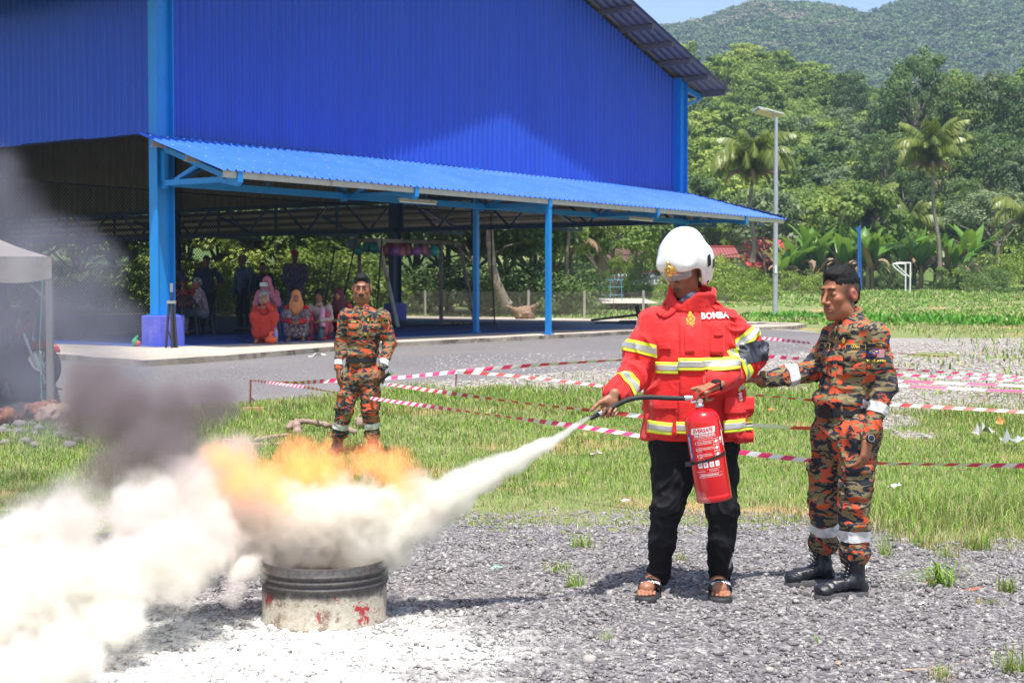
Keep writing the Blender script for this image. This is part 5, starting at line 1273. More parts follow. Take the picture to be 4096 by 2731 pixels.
V, F, mi = join2([grid2(0.030, 0.004, 2, 1, y0=-0.02-k*0.009) for k in range(3)]); ds.lay('rank_bar', V, F, (JB['shL']+JB['shR'])/2-Vector((-0.005, 0, 0.135)), (1, 0, 0), (0, 0, 1), fyel, n=fb, off=0.019)
V, F = grid2(0.055, 0.035, 4, 3, edge=lambda i, j, x, y: (x, y-x*x*6)); ds.lay('arc_patch', V, F, jb(1552, 1283, -0.1), (0.9, 0.4, 0), (0, 0, 1), fyel, n=(0.5, -0.9, 0), off=0.006)
V, F = grid2(0.047, 0.024, 4, 3, edge=lambda i, j, x, y: (x, y-x*x*6)); ds.lay('arc_patch', V, F, jb(1552, 1283, -0.1), (0.9, 0.4, 0), (0, 0, 1), navyb, n=(0.5, -0.9, 0), off=0.008)
MB().box(JB['waistc']-Vector((0.05, 0.135, 0)), (0.07, 0.022, 0.055)).build('buckle', blackp, ob)
watch(ob, JB['elL'], JB['wrL'], Vector((0.5, -1, 0.1)))
MB().lathe([(0.034, -0.006), (0.036, 0), (0.034, 0.006)], JB['wrR']+Vector((0, 0, -0.04)), 16).build('bracelet', fred, ob)
# torch in his hand: a thing of its own
ta, tb = W(1512, 1530, YB-0.19), W(1570, 1483, YB-0.24); ld = (tb-ta).normalized()
tq = empty('torch', ta, 0, 'black and silver torch held in the hand of the moustached person behind the flames', 'torch')
MB().tube([ta-ta, (tb-ta)*0.75], 0.017, 12).build('barrel', blackp, tq); MB().tube([(tb-ta)*0.75, (tb-ta)*0.8, (tb-ta)*0.86], [0.017, 0.024, 0.022], 12).build('head', M('torch_head', (0.05, 0.12, 0.13), 0.3, 0.5), tq); MB().tube([(tb-ta)*0.86, (tb-ta)], [0.024, 0.024], 12).build('bezel', steelm, tq)
# ================================================================== VEGETATION
def leafmat(name, cols, trans=0.25, ns=0.5, rnd=0.35, rough=0.55):
    """cols: dark, mid, light; varied by place, by clump and from plant to plant"""
    t = NT(name); v = t.coord(); oi = t.new('ShaderNodeObjectInfo')
    n = t.noise(v, ns, 4, 0.7); a = t.new('ShaderNodeVertexColor', layer_name='tint')
    sp = t.n.new('ShaderNodeSeparateColor'); t.ln(a.outputs[0], sp.inputs[0])
    f = t.math('ADD', t.math('MULTIPLY', n, 0.6), t.math('MULTIPLY', sp.outputs[0], 0.45)); f = t.math('ADD', f, t.math('MULTIPLY', t.math('SUBTRACT', oi.outputs['Random'], 0.5), rnd))
    c = t.ramp(f, [(0.25, cols[0]), (0.50, cols[1]), (0.78, cols[2])])
    t.base(c); t.rough(rough); t.p.inputs['Specular IOR Level'].default_value = 0.35
    tr = t.new('ShaderNodeBsdfTranslucent'); t.ln(t.mix(0.5, c, (0.35, 0.5, 0.05), 'MIX'), tr.inputs[0])
    mx = t.new('ShaderNodeMixShader'); mx.inputs[0].default_value = trans; t.ln(t.p.outputs[0], mx.inputs[1]); t.ln(tr.outputs[0], mx.inputs[2]); t.ln(mx.outputs[0], t.out.inputs[0])
    return t.m
LF_dark = leafmat('leaf_dark', ((0.040, 0.078, 0.022), (0.072, 0.130, 0.034), (0.13, 0.20, 0.055)))
LF_mid = leafmat('leaf_mid', ((0.065, 0.120, 0.018), (0.145, 0.220, 0.034), (0.26, 0.33, 0.06)))
LF_light = leafmat('leaf_light', ((0.11, 0.18, 0.022), (0.21, 0.30, 0.042), (0.35, 0.42, 0.08)), 0.3)
LF_grey = leafmat('leaf_grey', ((0.075, 0.115, 0.05), (0.13, 0.18, 0.08), (0.22, 0.27, 0.13)))
LF_palm = leafmat('leaf_palm', ((0.07, 0.115, 0.02), (0.17, 0.22, 0.04), (0.36, 0.37, 0.10)), 0.25, 1.0, 0.1, 0.35)
LF_ban = leafmat('leaf_banana', ((0.04, 0.12, 0.015), (0.075, 0.20, 0.02), (0.16, 0.30, 0.04)), 0.3, 1.5, 0.3, 0.35)
LF_dry = M('dry_leaf', (0.27, 0.18, 0.11), 0.85, var=0.35, vs=3, alt=(0.45, 0.30, 0.05), altf=0.62)
bark = M('bark', (0.20, 0.165, 0.125), 0.9, var=0.3, vs=3, bump=0.6, bs=12, bd=0.03, alt=(0.38, 0.35, 0.30), altf=0.58)
barkd = M('bark_dark', (0.085, 0.065, 0.05), 0.9, var=0.3, vs=3, bump=0.5, bs=10)
def rhombs(C, D, Sd, l, w_, fold=0.0, N=None):
    n = len(C); l = np.asarray(l)[:, None]; w_ = np.asarray(w_)[:, None]
    V = np.stack([C-D*l*0.5, C+Sd*w_*0.5-D*l*0.05, C+D*l*0.5, C-Sd*w_*0.5-D*l*0.05], 1).reshape(-1, 3)
    F = np.arange(4*n).reshape(n, 4); return V, F
def unit(A): return A/np.maximum(np.linalg.norm(A, axis=1, keepdims=True), 1e-9)
def rdir(n, rng): return unit(rng.normal(size=(n, 3)))
def crown_np(rng, nclump, per, R3, leaf, cl=0.30, lobes=None, droop=0.0, gap=0.0):
    """clumps sit on and in an uneven ellipsoid"""
    R3 = np.array(R3, float); d = rdir(nclump, rng); d[:, 2] = np.abs(d[:, 2])*1.15-0.35; d = unit(d)
    rr = rng.uniform(0.62, 1.0, nclump)**0.6
    rr *= 1+0.30*vnoise(d*1.9+rng.uniform(0, 50), 3)
    cc = d*rr[:, None]*R3
    sz = rng.uniform(0.7, 1.35, nclump)*cl*R3.mean()
    ci = np.repeat(np.arange(nclump), per); n = len(ci); q = rdir(n, rng); q[:, 2] = q[:, 2]*0.75+0.15
    P = cc[ci]+q*sz[ci][:, None]*rng.uniform(0.45, 1.0, n)[:, None]**0.5*np.array([1, 1, 0.72])
    nrm = unit(unit(q)+0.5*unit(P)+np.array([0, 0, 0.55])+0.55*rng.normal(size=(n, 3)))
    D = unit(np.cross(nrm, rdir(n, rng))); D[:, 2] -= droop; D = unit(D); Sd = unit(np.cross(nrm, D))
    l = leaf*rng.uniform(0.6, 1.3, n); V, F = rhombs(P, D, Sd, l, l*rng.uniform(0.45, 0.7, n))
    tint = np.repeat((rng.uniform(0.1, 0.9, nclump)[ci]*0.75+rng.uniform(0, 0.25, n)), 4)
    return V, F, np.stack([tint]*3, 1), cc
def trunk_mb(H_, r0, cc, rng, lean=0.0, nb=7, base=0.0):
    m = MB(); top = Vector((lean*H_, 0, H_)); pts = [Vector((lean*H_*(k/6)**1.4+0.02*H_*math.sin(k*1.7), 0.02*H_*math.cos(k*2.1), H_*k/6+base)) for k in range(7)]
    m.tube(pts, [r0*(1.25 if k == 0 else 1-0.6*k/6) for k in range(7)], 7, False)
    for k in rng.choice(len(cc), min(nb, len(cc)), replace=False):
        e = Vector(cc[k]); b_ = pts[rng.integers(3, 6)]; m.tube([b_, b_.lerp(e, 0.5)+Vector((0, 0, 0.06*H_)), e], [r0*0.45, r0*0.28, r0*0.08], 5, False)
    return m
class TreeKind:
    def __init__(s, seed, Ht, R3, nclump, per, leaf, m, cl=0.3, r0=0.2, lean=0.0, nb=7, cz=None, bk=None, droop=0.0):
        rng = np.random.default_rng(seed); V, F, c, cc = crown_np(rng, nclump, per, R3, leaf, cl, droop=droop); cz = Ht-R3[2]*0.9 if cz is None else cz
        V[:, 2] += cz; V[:, 0] += lean*Ht; cc = cc+np.array([lean*Ht, 0, cz])
        s.crown = mesh_np('crown', V, F); vattr(s.crown, 'tint', c); s.crown.materials.append(m)
        s.trunk = trunk_mb(cz, r0, cc, rng, lean, nb).mesh('trunk'); s.trunk.materials.append(bk or bark); s.H = Ht
    def place(s, name, x, y, z, sc, rz, label, cat, group=None, szc=None):
        e = empty(name, (x, y, z), rz, label, cat, group); e.scale = (sc, sc, sc*(szc or 1.0))
        for nm, me in (('trunk', s.trunk), ('crown', s.crown)):
            o = bpy.data.objects.new(nm, me); S.collection.objects.link(o); o.parent = e
        return e
def zat(fn, x, y): return float(fn(np.array([[x]], float), np.array([[y]], float))[0, 0])
rng = np.random.default_rng(5)
# ---- prototypes
K_big = [TreeKind(101+i, 18, (6.5, 6.5, 6.2), 130, 62, 0.50, [LF_dark, LF_mid, LF_grey][i], 0.20, 0.38, 0.02*i, 12, 11.0) for i in range(3)]
K_med = [TreeKind(120+i, 8, (3.0, 3.0, 3.1), 46, 60, 0.42, [LF_mid, LF_light, LF_dark, LF_grey][i], 0.27, 0.13, 0.03*(i-1), 6, 4.9, droop=0.2*(i == 1)) for i in range(4)]
K_bush = [TreeKind(140+i, 2.6, (1.9, 1.7, 1.5), 34, 70, 0.17, [LF_light, LF_mid, LF_dark][i], 0.32, 0.06, 0, 5, 1.1) for i in range(3)]
K_near = [TreeKind(160+i, 7.5, (3.6, 3.2, 3.4), 95, 85, 0.26, [LF_dark, LF_mid, LF_light][i], 0.20, 0.20, 0.03*(1-i), 9, 4.2) for i in range(3)]
def top_place(kind, name, px, topy, Y, hz, label, cat='tree', group=None, wpx=None, rz=None):
    x = W(px, 1155, Y).x; z0 = zat(hz, x, Y)-0.2; zt = W(px, topy, Y).z; sc = (zt-z0)/kind.H
    e = kind.place(name, x, Y, z0, 1.0, rng.uniform(0, 6.28) if rz is None else rz, label, cat, group)
    w_ = sc if wpx is None else (wpx*Y/FPX)/(2*{18: 7.2, 8: 3.6, 2.6: 2.2, 7.5: 4.2}[kind.H]); e.scale = (w_, w_, sc); return e
# ---- large trees on the right slope
bigs = [(3655, 180, 150, 330, 0, 'tallest dark tree on the right slope, its domed crown against the hazy mountain'), (3560, 330, 158, 300, 2, 'grey-green tree directly left of the tallest dark tree'),
        (3800, 235, 152, 300, 1, 'mid green tree with a flat top directly right of the tallest dark tree'), (3990, 245, 150, 330, 2, 'grey-green tree with orange tipped branches at the right edge of the slope'),
        (4120, 280, 146, 320, 0, 'dark tree cut by the right edge of the photo high on the slope'), (3395, 275, 196, 170, 0, 'round dark tree standing alone on the middle ridge beside the tall trees'),
        (3540, 520, 142, 300, 0, 'dark tree below the tallest one on the right slope'), (3760, 480, 138, 330, 1, 'bright leaved tree in front of the tallest dark tree'), (3960, 500, 136, 320, 0, 'dark tree above the coconut palm on the right'),
        (4110, 560, 133, 300, 2, 'grey tree low on the slope at the right edge'), (3620, 660, 130, 260, 0, 'dark tree filling the hollow left of the coconut palm'), (3860, 700, 129, 250, 0, 'dark tree directly behind the coconut palm crown on the right'),
        (3990, 735, 124, 420, 2, 'wide grey-green tree with pale branches right of the coconut palm'), (3360, 700, 138, 240, 1, 'mid green tree at the foot of the slope left of the dark trees'), (3440, 770, 130, 230, 2, 'grey-green tree behind the small palms')]
for px, ty, Y, wp, k, lb in bigs: top_place(K_big[k], 'broadleaf_tree', px, ty, Y, hill1z, lb, wpx=wp)
# orange blossom clump
# ---- many middle-sized trees across the slope
cnt = 0; ORD = 'first second third fourth fifth sixth seventh eighth ninth tenth eleventh twelfth thirteenth fourteenth fifteenth sixteenth seventeenth eighteenth nineteenth twentieth twenty-first twenty-second twenty-third twenty-fourth twenty-fifth twenty-sixth twenty-seventh twenty-eighth twenty-ninth thirtieth thirty-first thirty-second thirty-third thirty-fourth thirty-fifth thirty-sixth'.split()
for r_ in range(9):
    Y = 122+r_*16.5
    x0, x1 = W(2560, 0, Y).x, W(3560-60*(r_ > 4), 0, Y).x
    x = x0-rng.uniform(0, 3); cc_ = -1
    while x < x1:
        yy = Y+rng.uniform(-6, 6); k = int(rng.choice([0, 1, 2, 3, 1, 0, 1])); sc = rng.uniform(0.62, 1.15)
        cc_ += 1; K_med[k].place('slope_tree', x, yy, zat(hill1z, x, yy)-0.6, sc, rng.uniform(0, 6.28), ['mid green', 'pale yellow-green', 'dark', 'grey-green'][k]+f' tree {ORD[cc_]} from the hall in the {ORD[r_]} row up the middle slope', 'tree', 'trees covering the middle slope')
        cnt += 1; x += rng.uniform(2.6, 5.6)*(0.8+0.25*r_/9)
# also outside the frame on both sides of the slope, sparser
for k_ in range(40):
    Y = rng.uniform(125, 240); px = rng.choice([rng.uniform(-600, 2450), rng.uniform(4150, 4900)]); x = W(px, 0, Y).x; k = int(rng.integers(0, 4))
    if px < 2450 and k_ % 2: continue
    K_med[k].place('slope_tree', x, Y, zat(hill1z, x, Y)-0.6, rng.uniform(0.9, 1.6), rng.uniform(0, 6.28), 'tree on the slope beyond the hall and the field', 'tree', 'trees covering the slope beyond the frame')
# ---- instanced cover
def scatter(name, P, rz, sc, protos, kind='stuff', tilt=None, label=None):
    P = np.asarray(P, np.float32); me = bpy.data.meshes.new(name); me.vertices.add(len(P)); me.vertices.foreach_set('co', P.ravel())
    a = me.attributes.new('rot', 'FLOAT_VECTOR', 'POINT'); rv = np.zeros((len(P), 3), np.float32); rv[:, 2] = rz
    if tilt is not None: rv[:, :2] = tilt
    a.data.foreach_set('vector', rv.ravel()); b_ = me.attributes.new('scl', 'FLOAT', 'POINT'); b_.data.foreach_set('value', np.asarray(sc, np.float32))
    c = me.attributes.new('idx', 'INT', 'POINT'); c.data.foreach_set('value', (np.arange(len(P))*7 % 13 % len(protos)).astype(np.int32))
    o = link(name, me); tag(o, label, None, None, kind)
    g_ = bpy.data.node_groups.new(name, 'GeometryNodeTree'); g_.interface.new_socket('Geometry', in_out='INPUT', socket_type='NodeSocketGeometry'); g_.interface.new_socket('Geometry', in_out='OUTPUT', socket_type='NodeSocketGeometry')
    N = g_.nodes; L = g_.links; gi = N.new('NodeGroupInput'); go = N.new('NodeGroupOutput'); ip = N.new('GeometryNodeInstanceOnPoints'); jn = N.new('GeometryNodeJoinGeometry')
    for p in protos:
        oi = N.new('GeometryNodeObjectInfo'); oi.inputs['Object'].default_value = p; oi.inputs['As Instance'].default_value = True; oi.transform_space = 'ORIGINAL'; L.new(oi.outputs['Geometry'], jn.inputs[0])
    def at(nm, dt):
        n = N.new('GeometryNodeInputNamedAttribute'); n.data_type = dt; n.inputs[0].default_value = nm; return n.outputs[0]
    L.new(gi.outputs[0], ip.inputs['Points']); L.new(jn.outputs[0], ip.inputs['Instance']); ip.inputs['Pick Instance'].default_value = True
    L.new(at('idx', 'INT'), ip.inputs['Instance Index']); L.new(at('rot', 'FLOAT_VECTOR'), ip.inputs['Rotation']); L.new(at('scl', 'FLOAT'), ip.inputs['Scale']); L.new(ip.outputs[0], go.inputs[0])
    md = o.modifiers.new('scatter', 'NODES'); md.node_group = g_; return o
# undergrowth on the slope between the trees
sb = K_bush[0].place('slope_bush', W(2800, 0, 150).x, 150, zat(hill1z, W(2800, 0, 150).x, 150), 1.6, 0, 'low yellow-green bush on the grassy lower slope above the red roofs', 'bush')
sb2 = K_bush[1].place('slope_bush', W(3180, 0, 160).x, 160, zat(hill1z, W(3180, 0, 160).x, 160), 1.9, 2, 'mid green bush beside the bare earth scar on the slope', 'bush')
protos = [[c for c in e.children if c.name.startswith('crown')][0] for e in (sb, sb2)]
n = 2600; Y = rng.uniform(130, 268, n); px = rng.uniform(2350, 4300, n); x = (px-2048)*Y/FPX
Z = hill1z(x[None, :], Y[None, :])[0]; bare = vnoise(np.stack([x*0.05, Y*0.05, x*0], 1), 8) > 0.72
ok = ~bare; scatter('undergrowth', np.stack([x, Y, Z-0.7], 1)[ok], rng.uniform(0, 6.28, ok.sum()), rng.uniform(0.9, 2.2, ok.sum()), protos)
# mountain forest
def blobtree(seed, m, lf=1.25):
    r2 = np.random.default_rng(seed); V, F, c, cc = crown_np(r2, 30, 26, (4.6, 4.6, 4.4), lf, 0.36)
    me = mesh_np('crown', V, F); vattr(me, 'tint', c); me.materials.append(m); return me
mt = []
LF_pale = leafmat('leaf_pale', ((0.10, 0.11, 0.06), (0.18, 0.175, 0.105), (0.28, 0.26, 0.17)), 0.15, 0.2, 0.1)
LM_d = leafmat('mountain_leaf_dark', ((0.020, 0.042, 0.010), (0.042, 0.085, 0.018), (0.09, 0.15, 0.035)), 0.1, 0.2); LM_m = leafmat('mountain_leaf', ((0.035, 0.070, 0.012), (0.07, 0.135, 0.022), (0.15, 0.22, 0.045)), 0.1, 0.2); LM_g = leafmat('mountain_leaf_grey', ((0.035, 0.055, 0.022), (0.07, 0.105, 0.04), (0.15, 0.18, 0.08)), 0.1, 0.2)
for i, (m, px, py, lb) in enumerate(((LM_d, 2760, 120, 'dark forest tree on the hazy mountain flank'), (LM_m, 3100, 90, 'green forest tree on the hazy mountain flank'), (LF_pale, 3020, 60, 'pale flowering forest tree near the mountain crest'), (LM_g, 3600, 130, 'grey-green forest tree on the hazy mountain flank'))):
    Y = 880-30*i; x = W(px, 0, Y).x; e = empty('forest_tree', (x, Y, zat(hill2z, x, Y)+3), 0, lb, 'tree'); o = link('crown', blobtree(200+i, m), None, e); mt.append(o)
    MB().tube([(0, 0, -6), (0, 0, 1)], 0.5, 6).build('trunk', barkd, e)
n = 16000; Y = rng.uniform(455, 975, n); px = rng.uniform(2150, 4500, n); x = (px-2048)*Y/FPX; Z = hill2z(x[None, :], Y[None, :])[0]
o = scatter('mountain_forest', np.stack([x, Y, Z+1.5], 1), rng.uniform(0, 6.28, n), rng.uniform(0.55, 1.35, n)**1.2, [mt[0], mt[1], mt[3]])
nn_ = 260; Y = rng.uniform(780, 930, nn_); px = rng.choice([0, 1, 2], nn_)*0+rng.normal(3030, 150, nn_); x = (px-2048)*Y/FPX; Z = hill2z(x[None, :], Y[None, :])[0]
sel = vnoise(np.stack([x*0.03, Y*0.03, x*0], 1), 5) > 0.25
scatter('flowering_forest', np.stack([x, Y, Z+3.5], 1)[sel], rng.uniform(0, 6.28, sel.sum()), rng.uniform(0.7, 1.2, sel.sum()), [mt[2]])
# ---- coconut palms
def frond_mesh(L, droop, seed, w_=0.75):
    r2 = np.random.default_rng(seed); n = 15; V = []; F = []; T = []
    pts = []; a = R(78); p = np.array([0.0, 0, 0])
    for i in range(n+1):
        pts.append(p.copy()); p = p+np.array([math.cos(a), 0, math.sin(a)])*L/n; a -= R(droop/n)*(0.6+0.8*i/n)
    pts = np.array(pts)
    for i in range(n):
        b_ = len(V); d = pts[i+1]-pts[i]; up = np.array([-d[2], 0, d[0]])/np.linalg.norm(d); r = 0.035*(1-i/n)+0.008
        for q in (pts[i], pts[i+1]): V += [tuple(q+np.array([0, r, 0])), tuple(q-np.array([0, r, 0])), tuple(q+up*r)]
        F += [(b_, b_+3, b_+5, b_+2), (b_+1, b_+2, b_+5, b_+4)]; T += [0.8]*6
    for i in range(1, n*4):
        u = i/(n*4); q = np.array([np.interp(u*n, range(n+1), pts[:, k]) for k in range(3)]); k = min(n-1, int(u*n)); d = pts[k+1]-pts[k]; d /= np.linalg.norm(d)
        ll = w_*math.sin(math.pi*min(1, 0.12+u*0.90))**0.5*r2.uniform(0.9, 1.25)
        for sg in (-1, 1):
            dr = np.array([0, sg*0.62, 0])+d*0.50+np.array([0, 0, -0.70-0.6*r2.random()]); dr /= np.linalg.norm(dr); e = q+dr*ll; m_ = q+dr*ll*0.5+np.array([0, 0, 0.05]); wd = d*0.042
            b_ = len(V); V += [tuple(q-wd), tuple(q+wd), tuple(m_+wd), tuple(e), tuple(m_-wd)]; F.append((b_, b_+1, b_+2, b_+4)); F.append((b_+4, b_+2, b_+3, b_+3)); T += [r2.uniform(0.2, 0.8)]*5
    F4 = [f for f in F if f[2] != f[3]]; F3 = [f[:3] for f in F if f[2] == f[3]]
    me = mesh_np('frond', np.array(V), [np.array(F4), np.array(F3)]); vattr(me, 'tint', np.stack([np.array(T)]*3, 1)); return me
fr = [frond_mesh(4.3, dr, 30+i, 1.0) for i, dr in enumerate((95, 125, 150, 170, 190))]; frd = frond_mesh(3.2, 175, 40, 0.5)
for f in fr: f.materials.append(LF_palm)
frd.materials.append(LF_dry)
nutm = M('coconut', (0.30, 0.30, 0.05), 0.5, var=0.3, vs=3)
def palm(px, py, Y, base_px, base_py, sc, label, nf=24, seed=1, zf=None, nuts=True, droopy=0):
    r2 = np.random.default_rng(seed); c = W(px, py, Y); b_ = W(base_px, base_py, Y); e = empty('coconut_palm', b_, 0, label, 'palm tree')
    H_ = c-b_; H_.y = 0.3; pts = [Vector((H_.x*(k/8)**1.6+0.12*math.sin(k*0.9)*(k < 8), H_.y*k/8, H_.z*k/8)) for k in range(9)]; pts[-1] = H_
    MB().tube(pts, [0.24 if k == 0 else 0.16-0.05*k/8 for k in range(9)], 8).build('trunk', bark, e)
    for k in range(nf):
        i = k % 5 if droopy == 0 else min(4, k % 5+droopy); o = bpy.data.objects.new('frond', fr[i]); S.collection.objects.link(o); o.parent = e
        el = [0.25, 0.0, -0.15, -0.35, -0.6][k % 5]
        o.location = H_+Vector((0, 0, 0.15)); o.rotation_euler = (r2.uniform(-0.2, 0.2), -el*0.5, k*2.399+r2.uniform(-0.3, 0.3)); s_ = sc*r2.uniform(0.85, 1.12); o.scale = (s_,)*3
    for k in range(5):
        o = bpy.data.objects.new('dead_frond', frd); S.collection.objects.link(o); o.parent = e; o.location = H_-Vector((0, 0, 0.25)); o.rotation_euler = (0, 0.5, k*1.3+r2.uniform(0, 1)); o.scale = (sc*0.8,)*3
    if nuts:
        for k in range(9):
            a = k*0.7; MB().lathe([(0.13*math.sin(math.pi*q/5), -0.15*math.cos(math.pi*q/5)) for q in range(6)], H_+Vector((0.33*math.cos(a), 0.33*math.sin(a), -0.35-0.16*(k % 3))), 7).build('coconut', nutm, e)
    return e
palm(3012, 690, 92, 3008, 1050, 0.95, 'coconut palm with heavy drooping fronds behind the lamp post and the canopy tip', 30, 3, droopy=1)
palm(3730, 655, 108, 3755, 1118, 0.95, 'tall coconut palm with a thin leaning trunk rising out of the banana plants', 28, 4)
palm(3478, 880, 118, 3478, 1080, 0.98, 'short palm with feathery upright fronds behind the banana plants', 16, 5, nuts=False)
palm(3640, 930, 119, 3640, 1085, 0.85, 'low young palm between the short palm and the tall coconut palm', 14, 6, nuts=False)
palm(4105, 890, 112, 4110, 1085, 0.85, 'young palm half cut by the right edge of the photo', 15, 7, nuts=False)
palm(2300, 965, 68, 2290, 1190, 0.75, 'oil palm with yellowing fronds seen through the hall near the net edge', 18, 8, nuts=False)
palm(440, 945, 66, 470, 1200, 0.7, 'orange tinged palm seen under the hall roof left of the cyan column', 16, 9, nuts=False)
# ---- banana plants
def banleaf(L, w_, droop, seed):
    r2 = np.random.default_rng(seed); n = 9; V = []; F = []; a = R(72); p = np.zeros(3); T = []
    for i in range(n+1):
        u = i/n; ww = w_*math.sin(math.pi*min(1, 0.10+0.88*u))**0.6*(1 if i < n else 0.2); s_ = 0.22*ww
        V += [(p[0], -ww/2, p[2]-s_+r2.uniform(-0.05, 0.05)), (p[0], 0, p[2]), (p[0], ww/2, p[2]-s_+r2.uniform(-0.05, 0.05))]; T += [0.35, 0.85, 0.45]
        p = p+np.array([math.cos(a), 0, math.sin(a)])*L/n; a -= R(droop/n)*(0.4+1.2*u)
    for i in range(n):
        b_ = 3*i; F += [(b_, b_+1, b_+4, b_+3), (b_+1, b_+2, b_+5, b_+4)]
    me = mesh_np('leaf', np.array(V), np.array(F), True); vattr(me, 'tint', np.stack([np.array(T)]*3, 1)); return me
bl = [banleaf(2.5, 0.62, d, 60+i) for i, d in enumerate((30, 60, 90))]
for b_ in bl: b_.materials.append(LF_ban)
bd = [banleaf(1.9, 0.40, 190, 70), banleaf(2.2, 0.35, 45, 71)]
for b_ in bd: b_.materials.append(LF_dry)
bst = MB().tube([(0, 0, 0), (0.03, 0, 0.9), (0, 0, 1.9)], [0.17, 0.13, 0.07], 8).mesh('stem'); bst.materials.append(M('banana_stem', (0.22, 0.22, 0.08), 0.6, alt=(0.25, 0.16, 0.09), altf=0.5))
for k in range(34):
    px = 3130+k*23+rng.uniform(-12, 12); Y = 113+rng.uniform(-5, 6)
    if 3700 < px < 3740: continue
    x = W(px, 0, Y).x; dead = k % 3 == 1
    e = empty('banana_plant', (x, Y, float(gz(x, Y))-0.35), rng.uniform(0, 6), ('banana plant with torn upright green leaves' if not dead else 'banana plant hung with brown dried leaves')+f', {ORD[k]} along the row from the lamp post', 'banana plant', 'banana plants in the row below the forest')
    sc = rng.uniform(0.95, 1.45); e.scale = (sc,)*3
    def kid(nm, me, rz, ry=0, z=1.8):
        o = bpy.data.objects.new(nm, me); S.collection.objects.link(o); o.parent = e; o.location = (0, 0, z); o.rotation_euler = (0, ry, rz)
    kid('stem', bst, 0, 0, 0)
    for q in range(6): kid('leaf', bl[q % 3], q*2.4+rng.uniform(-0.4, 0.4), rng.uniform(-0.1, 0.35))
    for q in range(3 if not dead else 6): kid('dead_leaf', bd[q % 2], q*1.7+rng.uniform(0, 1), rng.uniform(0.0, 0.5), rng.uniform(1.2, 1.8))
# ---- bushes on the field
bushes = [(2660, 1010, 92, 150, 0), (2760, 1012, 90, 170, 1), (2850, 1020, 88, 190, 0), (2930, 1035, 86, 190, 1), (3010, 1060, 84, 150, 0), (2700, 1075, 80, 180, 1), (2800, 1085, 78, 190, 0), (2900, 1105, 76, 180, 1), (3040, 1120, 78, 150, 0), (3170, 1080, 100, 170, 0), (3260, 1085, 102, 160, 1), (3330, 1095, 103, 140, 0), (3560, 1040, 108, 110, 2), (3820, 1060, 108, 190, 1), (3900, 1045, 108, 200, 2), (4010, 1010, 106, 220, 0), (4100, 975, 104, 200, 0), (3960, 1080, 100, 190, 2), (2560, 1060, 84, 120, 2), (2480, 1005, 88, 130, 1), (2620, 975, 98, 200, 1), (2700, 950, 104, 220, 1)]
for i, (px, ty, Y, wp, k) in enumerate(bushes):
    top_place(K_bush[k], 'bush', px, ty, Y, lambda X, Y_: gz(X, Y_), ['feathery light green', 'mid green', 'dark leaved'][k]+f' bush in the thicket along the field, {ORD[i]} planted of them' if False else ['feathery light green', 'mid green', 'dark leaved'][k]+f' bush in the thicket along the field, {ORD[[q[:2] for q in sorted(bushes)].index((px, ty))]} from the hall end', 'bush', 'bushes in the thicket along the field', wpx=wp*1.1)
# ---- trees behind the hall, seen through it
nears = [(300, 60, 2), (520, 64, 1), (740, 61, 0), (880, 66, 0), (1010, 63, 1), (1120, 60, 2), (1260, 65, 0), (1400, 62, 0), (1530, 66, 1), (1660, 63, 0), (1790, 66, 1), (1900, 62, 0), (2020, 64, 0), (2130, 66, 1), (2220, 70, 0), (100, 66, 1), (-100, 62, 0), (2400, 84, 1), (2540, 92, 0), (2450, 100, 1)]
def wallY(px):
    r = (px-2048)/FPX; s_ = (5-43.3*r)/(0.811+0.585*r); return 43.3+0.585*s_
for i, (px, Y, k) in enumerate(nears):
    Y = max(Y, wallY(px)+8.5+(Y % 3))
    x = W(px, 0, Y).x; K_near[k].place('tree', x, Y, float(gz(x, Y))-0.3, rng.uniform(0.85, 1.1), rng.uniform(0, 6), ['dark dense', 'mid green', 'bright leaved'][k]+f' tree in the row behind the hall, its trunk {ORD[sorted(q[0] for q in nears).index(px)]} from the left end', 'tree', 'trees in the row behind the hall')
for i, px in enumerate(range(-100, 2350, 95)):
    Y = max(56 if px < 1500 else 60, wallY(px)+5.2)+rng.uniform(-0.6, 2); x = W(px, 0, Y).x; k = int(rng.integers(0, 2)) if px < 1500 else 2
    K_bush[k].place('bush', x, Y, float(gz(x, Y))-0.3, rng.uniform(0.8, 1.25) if px < 1500 else rng.uniform(0.7, 1.0), rng.uniform(0, 6), ('sunlit' if k < 2 else 'dark')+f' bush at the foot of the trees behind the hall, {ORD[i]} from the left end', 'bush', 'bushes behind the hall')
# mottled trunk that leans, and a slim one
for (a, b_, c, r0, lb) in ((W(2030, 1222, 57), W(1975, 1090, 57), W(1955, 880, 57), 0.20, 'thick mottled tree trunk leaning to the left behind the hall'), (W(2270, 1130, 60), W(2265, 1040, 60), W(2275, 930, 60), 0.10, 'slim pale tree trunk behind the hall near the palm')):
    e = empty('tree', a, 0, lb, 'tree'); MB().tube(crv([a-a, b_-a, c-a, c-a+Vector((0, 0, 1.2))], 5), [r0*(1.3 if k == 0 else 1-0.03*k) for k in range(16)], 9).build('trunk', bark, e)
    V, F, cl_, cc = crown_np(np.random.default_rng(9), 40, 60, (2.2, 2.2, 1.3), 0.26, 0.3); me = mesh_np('crown', V, F); vattr(me, 'tint', cl_); link('crown', me, LF_mid, e, c-a+Vector((0, 0, 1.7)))
